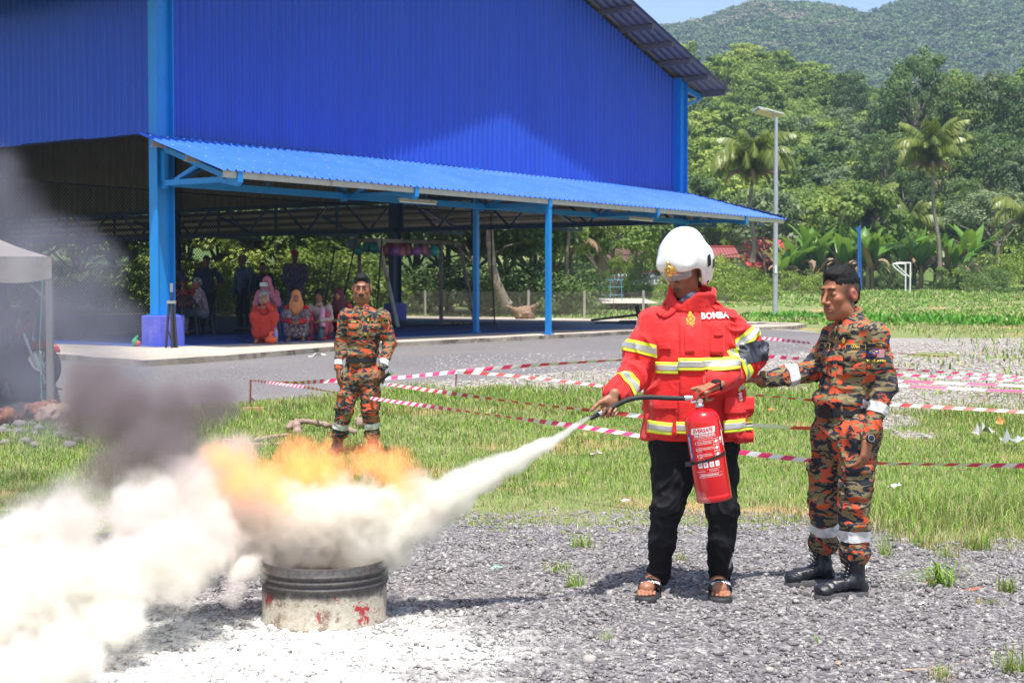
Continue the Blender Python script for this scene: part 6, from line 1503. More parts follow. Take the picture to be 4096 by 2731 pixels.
# ---------------------------------------------------------------- grass
gm = NT('grass_blades'); a = gm.new('ShaderNodeVertexColor', layer_name='tint'); gm.base(a.outputs[0]); gm.rough(0.6); gm.p.inputs['Specular IOR Level'].default_value = 0.3
tr = gm.new('ShaderNodeBsdfTranslucent'); gm.ln(a.outputs[0], tr.inputs[0]); mx = gm.new('ShaderNodeMixShader'); mx.inputs[0].default_value = 0.3; gm.ln(gm.p.outputs[0], mx.inputs[1]); gm.ln(tr.outputs[0], mx.inputs[2]); gm.ln(mx.outputs[0], gm.out.inputs[0]); gm = gm.m
def blades(name, x, y, z, h, wd, straw, kind='stuff', lean=0.45, green=None, parent=None):
    n = len(x); r2 = np.random.default_rng(n+3); az = r2.uniform(0, 6.283, n); ln_ = r2.uniform(0.1, 1.0, n)*lean*h
    o = np.stack([np.cos(az), np.sin(az), az*0], 1); sd = np.stack([-np.sin(az+1.57*0+r2.uniform(-0.6, 0.6, n)), np.cos(az), az*0], 1); sd = unit(sd); B = np.stack([x, y, z-0.01], 1); w2 = (wd/2)[:, None]
    m1 = B+o*(ln_*0.28)[:, None]+np.array([0, 0, 1])*(h*0.58)[:, None]; tp = B+o*ln_[:, None]+np.array([0, 0, 1])*(h*np.sqrt(np.maximum(0.1, 1-0.5*(ln_/h)**2)))[:, None]
    V = np.stack([B-sd*w2, B+sd*w2, m1+sd*w2*0.75, m1-sd*w2*0.75, tp], 1).reshape(-1, 3); i = np.arange(n)[:, None]*5
    F4 = i+np.array([0, 1, 2, 3]); F3 = i+np.array([3, 2, 4])
    gr = np.array([[0.17, 0.31, 0.04], [0.26, 0.42, 0.06], [0.35, 0.48, 0.09], [0.11, 0.22, 0.03]]) if green is None else np.array(green); st = np.array([[0.44, 0.38, 0.19], [0.38, 0.27, 0.15], [0.50, 0.46, 0.27]])
    c = gr[r2.integers(0, len(gr), n)]; s_ = r2.random(n) < np.asarray(straw); c[s_] = st[r2.integers(0, 3, s_.sum())]; c = c*r2.uniform(0.8, 1.2, n)[:, None]
    me = mesh_np(name, V, [F4, F3]); vattr(me, 'tint', np.repeat(c, 5, 0)); o_ = link(name, me, gm, parent); return tag(o_, kind=kind) if kind else o_
def field(n, xa, xb, ya, yb, seed):
    r2 = np.random.default_rng(seed); return r2.uniform(xa, xb, n), r2.uniform(ya, yb, n), r2
# near lawn
x, y, r2 = field(620000, -9.5, 11, 8.6, 20.5, 1); P2 = np.stack([x, y, x*0], 1); en = near_edge_grass(x); ea_ = edge_near_asphalt(x)
pn = fbm(P2*0.9, 3, 2); pf = vnoise(P2*5, 7)
grav = gravel_w(x, y)
dens = sstep(-0.75, -0.1, y-en-0.25*pn)*(1-sstep(-0.3, 0.1, y-ea_))*(0.75+0.5*pn+0.35*pf)*(1-0.93*grav)
straw_zone = np.exp(-((y-en)/0.5)**2)
ok = r2.random(len(x)) < np.clip(dens, 0, 1)*np.clip(1.25-(y-9)*0.055, 0.42, 1)
x, y, pn, sz_, gr_ = x[ok], y[ok], pn[ok], straw_zone[ok], grav[ok]
h = r2.uniform(0.03, 0.085, len(x))*(1+0.9*np.clip(vnoise(np.stack([x*0.9, y*0.9, x*0], 1), 11), 0, 1))*(1-0.35*sz_)
tall = np.exp(-((x-3.6)**2/1.8+(y-9.9)**2/0.8)); h *= 1+1.5*tall
hs = np.clip(0.24+0.55*sz_+0.25*np.clip(-pn, 0, 1)+0.4*gr_, 0, 0.9); st_ = r2.random(len(x)) < hs
blades('grass', x, y, gz(x, y), h, r2.uniform(0.003, 0.006, len(x))*(1+0.12*(y-9)), hs, lean=1.0)
# sparse straw on the transition
x, y, r2 = field(26000, -7, 9, 7.3, 9.6, 3); P2 = np.stack([x, y, x*0], 1); en = near_edge_grass(x); k = np.exp(-((y-en+0.2)/0.42)**2)*(0.45+0.6*sstep(0.5, 3.0, x))*(0.5+0.8*(vnoise(P2*2.2, 5)))
ok = r2.random(len(x)) < k; x, y = x[ok], y[ok]; blades('dry_grass', x, y, gz(x, y), r2.uniform(0.02, 0.07, len(x)), r2.uniform(0.002, 0.004, len(x)), 0.8, lean=1.0)
# field beyond the road
x, y, r2 = field(270000, -30, 50, 46, 122, 4); P2 = np.stack([x, y, x*0], 1); pn = fbm(P2*0.10*np.array([1, 2.0, 1]), 4, 13); rx = np.interp(y, [46, 60, 122], [5.5, -28, -30])
behind = (x-C0.x)*d1.x+(y-C0.y)*d1.y > 26
dens = np.clip(1.0-1.3*np.clip(pn-0.03, 0, 1)*5*(y > 54), 0.02, 1); ok = (r2.random(len(x)) < dens) & behind; x, y, pn = x[ok], y[ok], pn[ok]
h = r2.uniform(0.05, 0.20, len(x))*(1+0.5*np.clip(vnoise(np.stack([x*0.15, y*0.3, x*0], 1), 3), 0, 1)*2)*(0.75+0.4*(y > 80)); blades('field_grass', x, y, groundz(x[None], y[None])[0], h, r2.uniform(0.05, 0.12, len(x)), 0.22, lean=2.0, green=[[0.14, 0.28, 0.04], [0.20, 0.38, 0.06], [0.27, 0.44, 0.08], [0.09, 0.20, 0.03]])
# lush creeper strip on the far kerb
x, y, r2 = field(26000, 7, 34, 44, 58, 6); px_ = 2048+FPX*x/y; e0 = np.interp(px_, [2900, 3200, 3500, 4100, 5000], [57, 55, 50.5, 45.5, 44]); e0 = e0+2.5*fbm(np.stack([x*0.25, y*0.25, x*0], 1), 3, 61); k = 0.8*np.exp(-((y-e0-1.5)/2.2)**2); ok = r2.random(len(x)) < k; x, y = x[ok], y[ok]
blades('creeper', x, y, gz(x, y)+r2.uniform(0, 0.18, len(x)), r2.uniform(0.10, 0.24, len(x)), r2.uniform(0.06, 0.13, len(x)), 0.02, lean=1.3, green=[[0.10, 0.30, 0.03], [0.15, 0.38, 0.05], [0.07, 0.22, 0.02]])
# dry verge between road and creeper on the right
x, y, r2 = field(60000, 4, 34, 18, 52, 8); k = np.clip(0.75-0.010*(y-20), 0.3, 1)*(1-0.6*gravel_w(x, y))*(x > np.interp(y, [20, 28, 44], [4.0, 9, 11])); ok = r2.random(len(x)) < k; x, y = x[ok], y[ok]; blades('verge_grass', x, y, gz(x, y), r2.uniform(0.04, 0.14, len(x)), r2.uniform(0.012, 0.04, len(x)), 0.5, lean=1.4)
# ---- single weeds on the rubble
def tuft(px, py, n, h, lb, spread=0.09, straw=0.15, wd=0.006, z=0.004, lean=1.1):
    c = G(px, py, 0.0); r2 = np.random.default_rng(int(px)); q = r2.normal(0, spread*0.35, (n, 2)); e = empty('weed_tuft', (c.x, c.y, 0.004), 0, lb, 'weed')
    return blades('blades', q[:, 0], q[:, 1], q[:, 0]*0, r2.uniform(0.4, 1, n)*h, r2.uniform(0.6, 1.3, n)*wd, straw, None, lean, parent=e)
for a in ((3900, 2200, 90, 0.16, 'spiky dark green tuft on the rubble at the right, below the litter'), (3540, 2225, 60, 0.22, 'tall thin tuft beside the boots of the camouflaged person at the right', 0.07, 0.3, 0.004), (3760, 2340, 46, 0.22, 'sprawling broad bladed weed flat on the rubble at the right', 0.14, 0.12, 0.012, 0.004, 2.4),
          (3250, 2310, 30, 0.07, 'tiny green tuft just left of the far boot'), (2330, 2190, 110, 0.11, 'dense green tuft on the rubble left of the sandalled feet', 0.13), (2300, 2350, 60, 0.12, 'green tuft on the rubble in front of the shadow left of the sandals', 0.08), (2240, 2285, 60, 0.08, 'low reddish tuft on the rubble between two green tufts', 0.12, 0.4),
          (3790, 2230, 60, 0.12, 'reddish tuft beside the spiky tuft at the right', 0.1, 0.5), (4060, 2690, 90, 0.16, 'grass tuft in the bottom right corner', 0.10, 0.4, 0.004), (3760, 2720, 70, 0.10, 'thin grass tuft at the bottom edge left of the corner tuft', 0.09, 0.4, 0.004), (2430, 2560, 40, 0.07, 'small pale green tuft alone on the rubble below the sandals', 0.05, 0.1, 0.003),
          (3270, 2570, 30, 0.05, 'faint green tuft alone on the rubble below the boots', 0.05, 0.1, 0.003), (2720, 2245, 36, 0.10, 'thin straw tuft between the trouser legs', 0.05, 0.5, 0.004), (3680, 2180, 70, 0.13, 'bushy tuft on the straw edge right of the camouflaged person', 0.12, 0.3), (4030, 2370, 50, 0.12, 'broad bladed tuft at the right edge of the rubble', 0.08, 0.2, 0.008), (3950, 2420, 50, 0.06, 'red tinged low weed right of the brick shard', 0.08, 0.6), (3420, 2285, 40, 0.10, 'pale tuft behind the near boot', 0.06, 0.3), (1620, 1395, 60, 0.16, 'weed growing out of the foot of the concrete apron', 0.25, 0.1, 0.02)):
    tuft(*a)
# ================================================================== CUT STEEL DRUM
drum_e = empty('cut_drum', DR, 0, 'cut-down steel drum with sooty ribs and flaking cream and red paint under the powder cloud', 'drum')
dm = NT('drum_steel'); v = dm.coord(); z = dm.n.new('ShaderNodeSeparateXYZ'); dm.ln(v, z.inputs[0])
n = dm.noise(v, 9, 8, 0.7); n2 = dm.noise(dm.mapp(v, (1, 1, 0.6)), 7, 7, 0.7, 0.8); n3 = dm.noise(v, 45, 5, 0.7)
c = dm.ramp(n3, [(0.35, (0.34, 0.31, 0.24)), (0.65, (0.50, 0.46, 0.38))])
c = dm.mix(dm.ramp(n2, [(0.565, 0.0), (0.585, 1.0)]), c, (0.36, 0.03, 0.035))
c = dm.mix(dm.ramp(dm.noise(v, 13, 7, 0.75), [(0.53, 0.0), (0.60, 0.8)]), c, (0.16, 0.11, 0.08))
h = dm.math('ADD', dm.math('MULTIPLY', z.outputs[2], 4.2), dm.math('MULTIPLY', n, 0.55))
c = dm.mix(dm.ramp(h, [(0.82, 0.0), (0.92, 0.8), (1.0, 0.97)]), c, dm.ramp(n3, [(0.3, (0.028, 0.026, 0.028)), (0.7, (0.085, 0.08, 0.08))]))
dm.base(c); dm.rough(0.6); dm.metal(0.25); dm.bump(n3, 0.4, 0.004); dm = dm.m
Rd = 0.292; pr = [(0.0, 0.012), (Rd-0.01, 0.010), (Rd+0.008, 0.0), (Rd+0.010, 0.012), (Rd, 0.020), (Rd, 0.165)]
for k in range(3):
    z0 = 0.172+k*0.030; pr += [(Rd, z0), (Rd+0.008, z0+0.007), (Rd+0.010, z0+0.012), (Rd+0.008, z0+0.017), (Rd, z0+0.024)]
pr += [(Rd-0.001, 0.283), (Rd-0.004, 0.286), (Rd-0.004, 0.024), (0.0, 0.022)]
m = MB().lathe(pr, (0, 0, 0), 72); r2 = np.random.default_rng(2)
m.v = [(x*(1+0.006*math.sin(5*math.atan2(y, x))), y*(1+0.007*math.sin(3*math.atan2(y, x)+1)), z_) for x, y, z_ in m.v]
m.build('shell', dm, drum_e)
# ================================================================== RUBBLE STONES
def stone_mesh(seed, sub=1, am=0.35):
    bm = bmesh.new(); bmesh.ops.create_icosphere(bm, subdivisions=sub+1, radius=1.0); V = np.array([v.co[:] for v in bm.verts]); F = [[v.index for v in f.verts] for f in bm.faces]; bm.free()
    d = 1+am*vnoise(V*1.3+seed*7.1, seed)+am*0.5*vnoise(V*3.1, seed+1); V = V*d[:, None]*np.array([1, 0.85, 0.62]); return mesh_np('stone', V, np.array(F))
pst = []
for i, (px, py, sc, lb) in enumerate(((3960, 2560, 0.030, 'large rounded lump of dark rubble at the right edge, below the weeds'), (2690, 2460, 0.018, 'dark lump of rubble just below the sandals'), (3640, 2450, 0.022, 'dark lump of rubble below the near boot'), (2360, 2650, 0.034, 'pale stone half sunk at the bottom edge left of the middle'), (3080, 2690, 0.022, 'white angular stone at the bottom edge'))):
    p = G(px, py, 0.0); e = link('stone', stone_mesh(i+1), stonem if i < 3 else M('pale_stone', (0.36, 0.33, 0.30), 0.9, var=0.2, vs=20), None, (p.x, p.y, 0.004+sc*0.3)); e.scale = (sc,)*3; tag(e, lb, 'stone'); pst.append(e)
small = []
for i in range(3): pass
x, y, r2 = field(74000, -3.6, 4.6, 4.35, 10.2, 21); x = (x/4)*(y*0.40+0.9)+0.1; en = near_edge_grass(x)+0.3*fbm(np.stack([x*1.7, y*1.7, x*0], 1), 3, 4); ok = y < en+0.1; x, y = x[ok], y[ok]
sz = np.exp(r2.normal(math.log(0.0088), 0.42, len(x))).clip(0.004, 0.028)
o = scatter('rubble', np.stack([x, y, gz(x, y)+0.003+sz*0.2], 1), r2.uniform(0, 6.28, len(x)), sz, pst[:3], tilt=r2.uniform(-0.6, 0.6, (len(x), 2)))
x, y, r2 = field(2600, -3.4, 4.4, 4.4, 10.1, 22); en = near_edge_grass(x); ok = y < en; x, y = x[ok], y[ok]; sz = r2.uniform(0.004, 0.010, len(x))
scatter('pale_grit', np.stack([x, y, gz(x, y)+0.008+sz*0.3], 1), r2.uniform(0, 6.28, len(x)), sz, pst[3:], tilt=r2.uniform(-0.6, 0.6, (len(x), 2)))
x, y, r2 = field(60000, -3, 18, 11, 32, 23); ok = r2.random(len(x)) < gravel_w(x, y)*0.5; x, y = x[ok], y[ok]; sz = r2.uniform(0.012, 0.034, len(x))
scatter('pale_gravel', np.stack([x, y, gvz(x[None], y[None])[0]+sz*0.2], 1), r2.uniform(0, 6.28, len(x)), sz, pst[3:], tilt=r2.uniform(-0.6, 0.6, (len(x), 2)))
x, y, r2 = field(260, -9, 6, 16, 33, 24); ok = (y > edge_near_asphalt(x)+0.3); x, y = x[ok], y[ok]; scatter('road_grit', np.stack([x, y, gz(x, y)+0.018], 1), r2.uniform(0, 6.28, len(x)), r2.uniform(0.008, 0.02, len(x)), pst[3:])
# ================================================================== ONLOOKERS
def cloth(name, col, **k): return M(name, col, 0.85, var=0.15, vs=10, **k)
def check_mat(name, a, b_, c, sc=24):
    t = NT(name); v = t.coord(); w1 = t.new('ShaderNodeTexWave', bands_direction='X'); w1.inputs['Scale'].default_value = sc/6; t.ln(v, w1.inputs[0]); w2 = t.new('ShaderNodeTexWave', bands_direction='Z'); w2.inputs['Scale'].default_value = sc/6; t.ln(v, w2.inputs[0])
    q = t.mix(t.ramp(w1.outputs['Fac'], [(0.6, 0.0), (0.8, 0.8)]), a, b_); q = t.mix(t.ramp(w2.outputs['Fac'], [(0.7, 0.0), (0.85, 0.7)]), q, c); t.base(q); t.rough(0.85); return t.m
def speck_mat(name, a, b_, sc=30, thr=0.55, c=None):
    t = NT(name); v = t.coord(); n = t.noise(v, sc, 3, 0.6, 1.0); q = t.mix(t.ramp(n, [(thr, 0.0), (thr+0.03, 1.0)]), a, b_)
    if c: q = t.mix(t.ramp(t.noise(t.mapp(v, (1, 1, 1), (0, 0, 0), (4, 4, 4)), sc*0.7, 3, 0.6), [(0.58, 0.0), (0.61, 1.0)]), q, c)
    t.base(q); t.rough(0.85); return t.m
def poseJ(kind, arms='down', s=1.0):
    V = Vector
    if kind == 'stand': J = dict(hip=(0.09, 0, 0.92), kn=(0.10, -0.02, 0.50), an=(0.11, 0, 0.10), sh=(0.185, 0, 1.40), neck=(0, -0.01, 1.47), head=(0, -0.04, 1.60))
    elif kind == 'chair': J = dict(hip=(0.10, 0.05, 0.50), kn=(0.15, -0.38, 0.52), an=(0.16, -0.36, 0.10), sh=(0.18, -0.02, 0.97), neck=(0, -0.05, 1.04), head=(0, -0.09, 1.17))
    else: J = dict(hip=(0.11, 0.12, 0.20), kn=(0.17, -0.22, 0.50), an=(0.13, -0.24, 0.09), sh=(0.17, -0.03, 0.63), neck=(0, -0.08, 0.70), head=(0, -0.13, 0.83))
    sh = V(J['sh']); A = {}
    if arms == 'down': A = dict(el=(sh.x+0.05, sh.y+0.02, sh.z-0.28), wr=(sh.x+0.05, sh.y-0.05, sh.z-0.52))
    elif arms == 'cross': A = dict(el=(sh.x+0.07, sh.y-0.05, sh.z-0.26), wr=(-0.02, sh.y-0.22, sh.z-0.24))
    elif arms == 'front': A = dict(el=(sh.x+0.06, sh.y-0.02, sh.z-0.28), wr=(0.03, sh.y-0.20, sh.z-0.46))
    elif arms == 'knees': A = dict(el=(sh.x+0.07, sh.y-0.12, sh.z-0.22), wr=(0.08, sh.y-0.36, sh.z-0.26))
    elif arms == 'phone': A = dict(el=(sh.x+0.06, sh.y-0.10, sh.z-0.24), wr=(0.10, sh.y-0.28, sh.z+0.02))
    elif arms == 'rest': A = dict(el=(sh.x+0.06, sh.y-0.22, sh.z-0.13), wr=(0.02, sh.y-0.36, sh.z-0.06))
    D = {}
    for k in ('hip', 'kn', 'an', 'sh'):
        p = J[k]; D[k+'L'] = V(p)*s; D[k+'R'] = V((-p[0], p[1], p[2]))*s
    for k in ('el', 'wr'):
        p = A[k]; D[k+'L'] = V(p)*s; D[k+'R'] = V((-p[0], p[1], p[2]))*s
    D['neck'] = V(J['neck'])*s; D['head'] = V(J['head'])*s; D['jaw'] = (D['neck']*0.4+D['head']*0.6)-V((0, 0.01, 0.02)); D['fwd'] = V((0, -1, 0)); return D
def figure(px, py, Y, face, label, kind='stand', arms='down', s=1.0, top=None, bottom=None, skin=(0.22, 0.085, 0.045), hair='crop', hairm_=None, look=None, long_top=False, short=False, skirt=False, fem=0.0, mod=None, z0=None, hh=0.012, fat=1.0, shoes=None):
    b_ = W(px, py, Y); b_.z = FLZ if z0 is None else z0; e = empty('person', b_, R(face), label, 'person'); J = poseJ(kind, arms, s)
    if mod: mod(J)
    lk = Vector(look or (0, -1, -0.1)); hM = headM(J['head'], lk, 1.0*s**0.5)
    sc = Sculpt(); body_ops(sc, J, 0.9); head_ops(sc, hM)
    for q, sd in (('L', 1), ('R', -1)):
        d = (J['wr'+q]-J['el'+q]).normalized(); nn = Vector((0, 0.7, -0.5)) if arms in ('knees', 'rest', 'front') else Vector((-sd, 0.2, 0))
        if arms == 'phone': d = Vector((-0.2*sd, -0.1, 1)); nn = Vector((-sd, -0.3, 0))
        sc.cap(J['wr'+q], J['wr'+q]+d*0.08, 0.030, 0.028, 0.015, fl=nn, ff=1.6)
        for k in range(4): t_ = d.cross(nn.normalized()); sc.cap(J['wr'+q]+d*0.08+t_*(k-1.5)*0.018, J['wr'+q]+d*0.155+t_*(k-1.5)*0.019+nn.normalized()*0.03, 0.0095, 0.008, 0.004)
        a = J['an'+q]; sc.cap((a.x, a.y, a.z), (a.x, a.y+0.02, 0.045), 0.035, 0.035, 0.02).cap((a.x, a.y, 0.04), (a.x+sd*0.02, a.y-0.16, 0.028), 0.034, 0.030, 0.02)
    me = sc.mesh('person_body', hh*0.8); vattr(me, 'tint', paint(mverts(me), skin, face_zones(hM, skin, lips=tuple(np.array(skin)*0.8+np.array((0.06, 0, 0)))))); link('body', me, skinm, e)
    # top
    sc = Sculpt(); mid = (J['hipL']+J['hipR'])/2; ch = (J['shL']+J['shR'])/2; lo = mid+Vector((0, 0, 0.03 if not long_top else -0.06))
    sc.cap(lo, ch-Vector((0, 0, 0.12)), 0.155*fat, 0.155*fat, 0.05, fl=(0, -1, 0), ff=1.2).cap(J['shL']*0.95+Vector((0, 0, -0.01)), J['shR']*0.95+Vector((0, 0, -0.01)), 0.062, None, 0.05).cap(ch, J['neck'], 0.075, 0.06, 0.04)
    for q in 'LR':
        w_ = J['wr'+q] if not short else J['el'+q]*1.0
        if short: sc.cap(J['sh'+q], J['sh'+q].lerp(J['el'+q], 0.85), 0.068, 0.066, 0.03)
        else: sc.cap(J['sh'+q], J['el'+q], 0.064, 0.060, 0.03).cap(J['el'+q], J['el'+q].lerp(J['wr'+q], 0.93), 0.060, 0.050, 0.02)
    if long_top: sc.cap(mid, mid-Vector((0, 0.0, 0.12)), 0.17*fat, 0.18*fat, 0.05, fl=(0, -1, 0), ff=1.1)
    link('top', sc.mesh('top', hh, folds(0.008, 12, int(px) % 97, (1, 1, 0.9))), top, e)
    sc = Sculpt(); sc.cap(J['hipL'], J['hipR'], 0.118*fat, None, 0.05)
    for q in 'LR': sc.cap(J['hip'+q], J['kn'+q], 0.105, 0.078, 0.04 if not skirt else 0.10).cap(J['kn'+q], J['an'+q]+Vector((0, 0, 0.05)), 0.078, 0.062 if not skirt else 0.075, 0.03 if not skirt else 0.12)
    if skirt:
        kn = (J['knL']+J['knR'])/2; an = (J['anL']+J['anR'])/2; sc.cap(mid, kn-Vector((0, 0, 0.10)), 0.11, 0.09, 0.06).cap(kn-Vector((0, 0, 0.12)), an+Vector((0, 0.03, 0.08)), 0.09, 0.12, 0.05).cap(mid, (mid.x, mid.y-0.05, 0.16), 0.13, 0.14, 0.06); sc.box((0, 0, -0.455), (2, 2, 0.5), 0.01, 0.01, sub=1)
    link('trousers' if not skirt else 'skirt', sc.mesh('bottom', hh, folds(0.012, 10, int(px) % 89, (1, 1, 0.5))), bottom, e)
    if shoes:
        for q, sd in (('L', 1), ('R', -1)):
            a = J['an'+q]; sc = Sculpt(); sc.cap((a.x, a.y+0.03, 0.03), (a.x+sd*0.02, a.y-0.15, 0.025), 0.048, 0.044, 0.02); sc.box((0, 0, -0.5), (2, 2, 0.5), 0.001, 0.003, sub=1); link('shoe', sc.mesh('shoe', 0.010), shoes, e)
    if hair == 'crop': crop(e, hM, 0.010, hairm_ or hairm)
    elif hair == 'bob':
        sc = Sculpt(); sc.X = hM; sc.ell((0, -0.02, 0.035), (0.092, 0.108, 0.112), 0.01).ell((0, -0.03, -0.05), (0.100, 0.085, 0.10), 0.03).ell((0, 0.105, -0.035), (0.068, 0.09, 0.105), 0.01, sub=1).box((0, 0, -0.23), (0.3, 0.3, 0.1), 0.01, 0.02, sub=1); link('hair', sc.mesh('hair', 0.009, folds(0.006, 30, 3, (1, 1, 0.2))), hairm_ or hairg, e)
    elif hair == 'bun':
        sc = Sculpt(); sc.X = hM; sc.ell((0, -0.02, 0.038), (0.084, 0.104, 0.106), 0.01).ell((0, -0.03, -0.02), (0.082, 0.07, 0.07), 0.03).ell((0, 0.105, -0.020), (0.075, 0.08, 0.088), 0.01, sub=1); link('hair', sc.mesh('hair', 0.009), hairm, e)
    elif isinstance(hair, tuple) and hair[0] == 'cap':
        crop(e, hM, 0.010, hairm); sc = Sculpt(); sc.X = hM; sc.ell((0, -0.015, 0.055), (0.094, 0.112, 0.100), 0.01); sc.box((0, 0, -0.10), (0.3, 0.3, 0.145), 0.01, 0.006, sub=1)
        sc.cap((0, 0.085, 0.055), (0, 0.150, 0.042), 0.062, 0.050, 0.01, fl=(0, 0, 1), ff=7.0); link('cap', sc.mesh('cap', 0.008), hair[1], e)
    elif isinstance(hair, tuple) and hair[0] == 'scarf':
        sc = Sculpt(); sc.X = hM; sc.ell((0, -0.018, 0.030), (0.096, 0.114, 0.118), 0.01).cap((0, 0.0, -0.06), (0, -0.02, -0.16), 0.085, 0.11, 0.05).cap((0, -0.01, -0.14), (0, 0.06, -0.24), 0.14, 0.13, 0.06, fl=(0, 1, 0), ff=1.3)
        sc.ell((0, 0.115, -0.010), (0.058, 0.075, 0.082), 0.01, sub=1); link('headscarf', sc.mesh('headscarf', 0.008, folds(0.005, 22, 8)), hair[1], e)
    return e, J, hM
navy = cloth('navy_shirt', (0.018, 0.035, 0.075)); dkt = cloth('dark_trousers', (0.012, 0.014, 0.022)); plaid = check_mat('plaid_shirt', (0.03, 0.08, 0.15), (0.20, 0.32, 0.42), (0.015, 0.03, 0.06), 90)
bat1 = speck_mat('batik_navy', (0.05, 0.06, 0.16), (0.26, 0.22, 0.38), 45, 0.54, (0.30, 0.06, 0.08)); redb = speck_mat('batik_red', (0.40, 0.015, 0.02), (0.75, 0.6, 0.55), 55, 0.60); redp = speck_mat('red_print_top', (0.48, 0.02, 0.03), (0.8, 0.5, 0.5), 40, 0.63)
sarong = speck_mat('batik_sarong', (0.10, 0.06, 0.08), (0.42, 0.33, 0.34), 34, 0.52); greyp = cloth('grey_trousers', (0.16, 0.16, 0.19)); strp = check_mat('striped_shirt', (0.14, 0.15, 0.18), (0.55, 0.55, 0.58), (0.45, 0.03, 0.04), 60)
rust = cloth('rust_dress', (0.50, 0.040, 0.022)); redrobe = cloth('red_robe', (0.62, 0.022, 0.022)); pinks = cloth('pink_scarf', (0.66, 0.20, 0.27)); orans = cloth('tan_scarf', (0.62, 0.24, 0.09)); mars = cloth('maroon_scarf', (0.09, 0.018, 0.028)); redt = cloth('red_cardigan', (0.52, 0.015, 0.02)); beige = cloth('beige_blouse', (0.46, 0.34, 0.30)); pinkt = cloth('rose_trousers', (0.42, 0.08, 0.10)); redcap = cloth('red_cap', (0.42, 0.02, 0.03)); camocap = speck_mat('mottled_cap', (0.10, 0.07, 0.04), (0.24, 0.18, 0.12), 40); bluecap = cloth('blue_cap', (0.03, 0.04, 0.12)); dkskin = (0.19, 0.07, 0.038)
figure(697, 1330, 34.3, -10, 'person in dark blue shirt with folded arms half hidden behind the cyan column', 'stand', 'cross', 1.02, navy, dkt, dkskin, 'crop', short=True, shoes=dkt)
def m1(J): J['elL'] += Vector((0.10, 0.05, 0.0)); J['wrL'] = J['hipL']+Vector((0.09, -0.02, 0.06)); J['elR'] += Vector((-0.05, 0.03, 0)); J['wrR'] = J['hipR']+Vector((-0.10, -0.05, -0.02))
figure(828, 1335, 34.6, 5, 'tall person in navy polo shirt standing with a hand on the hip behind the net', 'stand', 'down', 1.06, navy, dkt, dkskin, 'crop', short=True, mod=m1, shoes=dkt, fat=1.12)
figure(975, 1322, 35.8, -35, 'person in blue plaid shirt and mottled cap standing side-on behind the net', 'stand', 'down', 1.08, plaid, dkt, dkskin, ('cap', camocap), shoes=dkt, fat=1.05)
figure(1182, 1345, 36.9, 0, 'person in red cap and patterned navy shirt with clasped hands behind the net', 'stand', 'front', 1.17, bat1, greyp, dkskin, ('cap', redcap), shoes=dkt)
figure(742, 1340, 33.6, 5, 'person in red batik shirt and blue cap leaning on a chair back', 'chair', 'rest', 1.02, redb, dkt, (0.24, 0.09, 0.05), ('cap', bluecap), short=True, shoes=dkt)
figure(805, 1342, 33.2, -70, 'grey-haired person in a striped shirt sitting sideways beside the leaning one', 'chair', 'knees', 1.0, strp, greyp, (0.24, 0.095, 0.055), 'crop', hairg, short=True, shoes=dkt)
figure(1072, 1372, 31.2, 0, 'person in pink headscarf and red robe filming with a phone on a chair', 'chair', 'phone', 1.0, pinks, redrobe, (0.36, 0.16, 0.10), ('scarf', pinks), long_top=True, skirt=True, shoes=dkt)
def m2(J): J['wrL'] = J['head']+Vector((0.065, -0.10, -0.12)); J['elL'] = J['knL']+Vector((0.02, 0.02, 0.04)); J['wrR'] = J['knL']+Vector((-0.05, -0.02, -0.02)); J['elR'] = J['knR']+Vector((0.02, -0.02, -0.05))
ow, Jo_, hMo = figure(1058, 1385, 28.7, 8, 'old person with grey bobbed hair and glasses squatting in a rust red dress', 'squat', 'knees', 1.06, rust, rust, (0.40, 0.19, 0.115), 'bob', mod=m2, long_top=True, skirt=True, look=(0.1, -1, 0.0))
gl = MB()
for q in (-1, 1): gl.lathe([(0.019, 0), (0.021, 0), (0.021, 0.003)], (0, 0, 0), 14)
gl.v = [tuple(hMo @ Vector(((1 if i >= 42 else -1)*0.031+v[0], 0.105+v[2], 0.008+v[1]))) for i, v in enumerate(gl.v)]; gl.bar(hMo @ Vector((-0.010, 0.106, 0.010)), hMo @ Vector((0.010, 0.106, 0.010)), 0.003).build('glasses', blackp, ow)
figure(1188, 1378, 29.8, 4, 'person in tan headscarf and red cardigan squatting in a batik sarong', 'squat', 'knees', 1.06, redt, sarong, (0.34, 0.15, 0.09), ('scarf', orans), skirt=True)
figure(1282, 1372, 30.4, -5, 'person with dark hair and pink towel sitting low in beige blouse and rose trousers', 'squat', 'knees', 1.08, beige, pinkt, (0.26, 0.10, 0.06), 'bun', shoes=cloth('red_clog', (0.45, 0.02, 0.04)))
figure(1366, 1368, 31.0, -14, 'person in maroon headscarf and red printed top sitting beside the camouflaged officer', 'squat', 'knees', 1.10, redp, dkt, (0.36, 0.16, 0.10), ('scarf', mars), shoes=redcap)
figure(1052, 1335, 35.2, 10, 'small dark-clad person barely visible behind the one filming', 'stand', 'front', 0.97, dkt, dkt, (0.12, 0.04, 0.025), 'crop', short=False)
figure(60, 1692, 17.6, -95, 'person in a dark navy robe crouching under the tent beside the motorcycle', 'squat', 'knees', 1.16, cloth('navy_robe', (0.02, 0.028, 0.06)), cloth('navy_robe2', (0.018, 0.024, 0.05)), (0.30, 0.12, 0.07), ('scarf', cloth('black_scarf', (0.012, 0.013, 0.02))), long_top=True, skirt=True, z0=0.22)
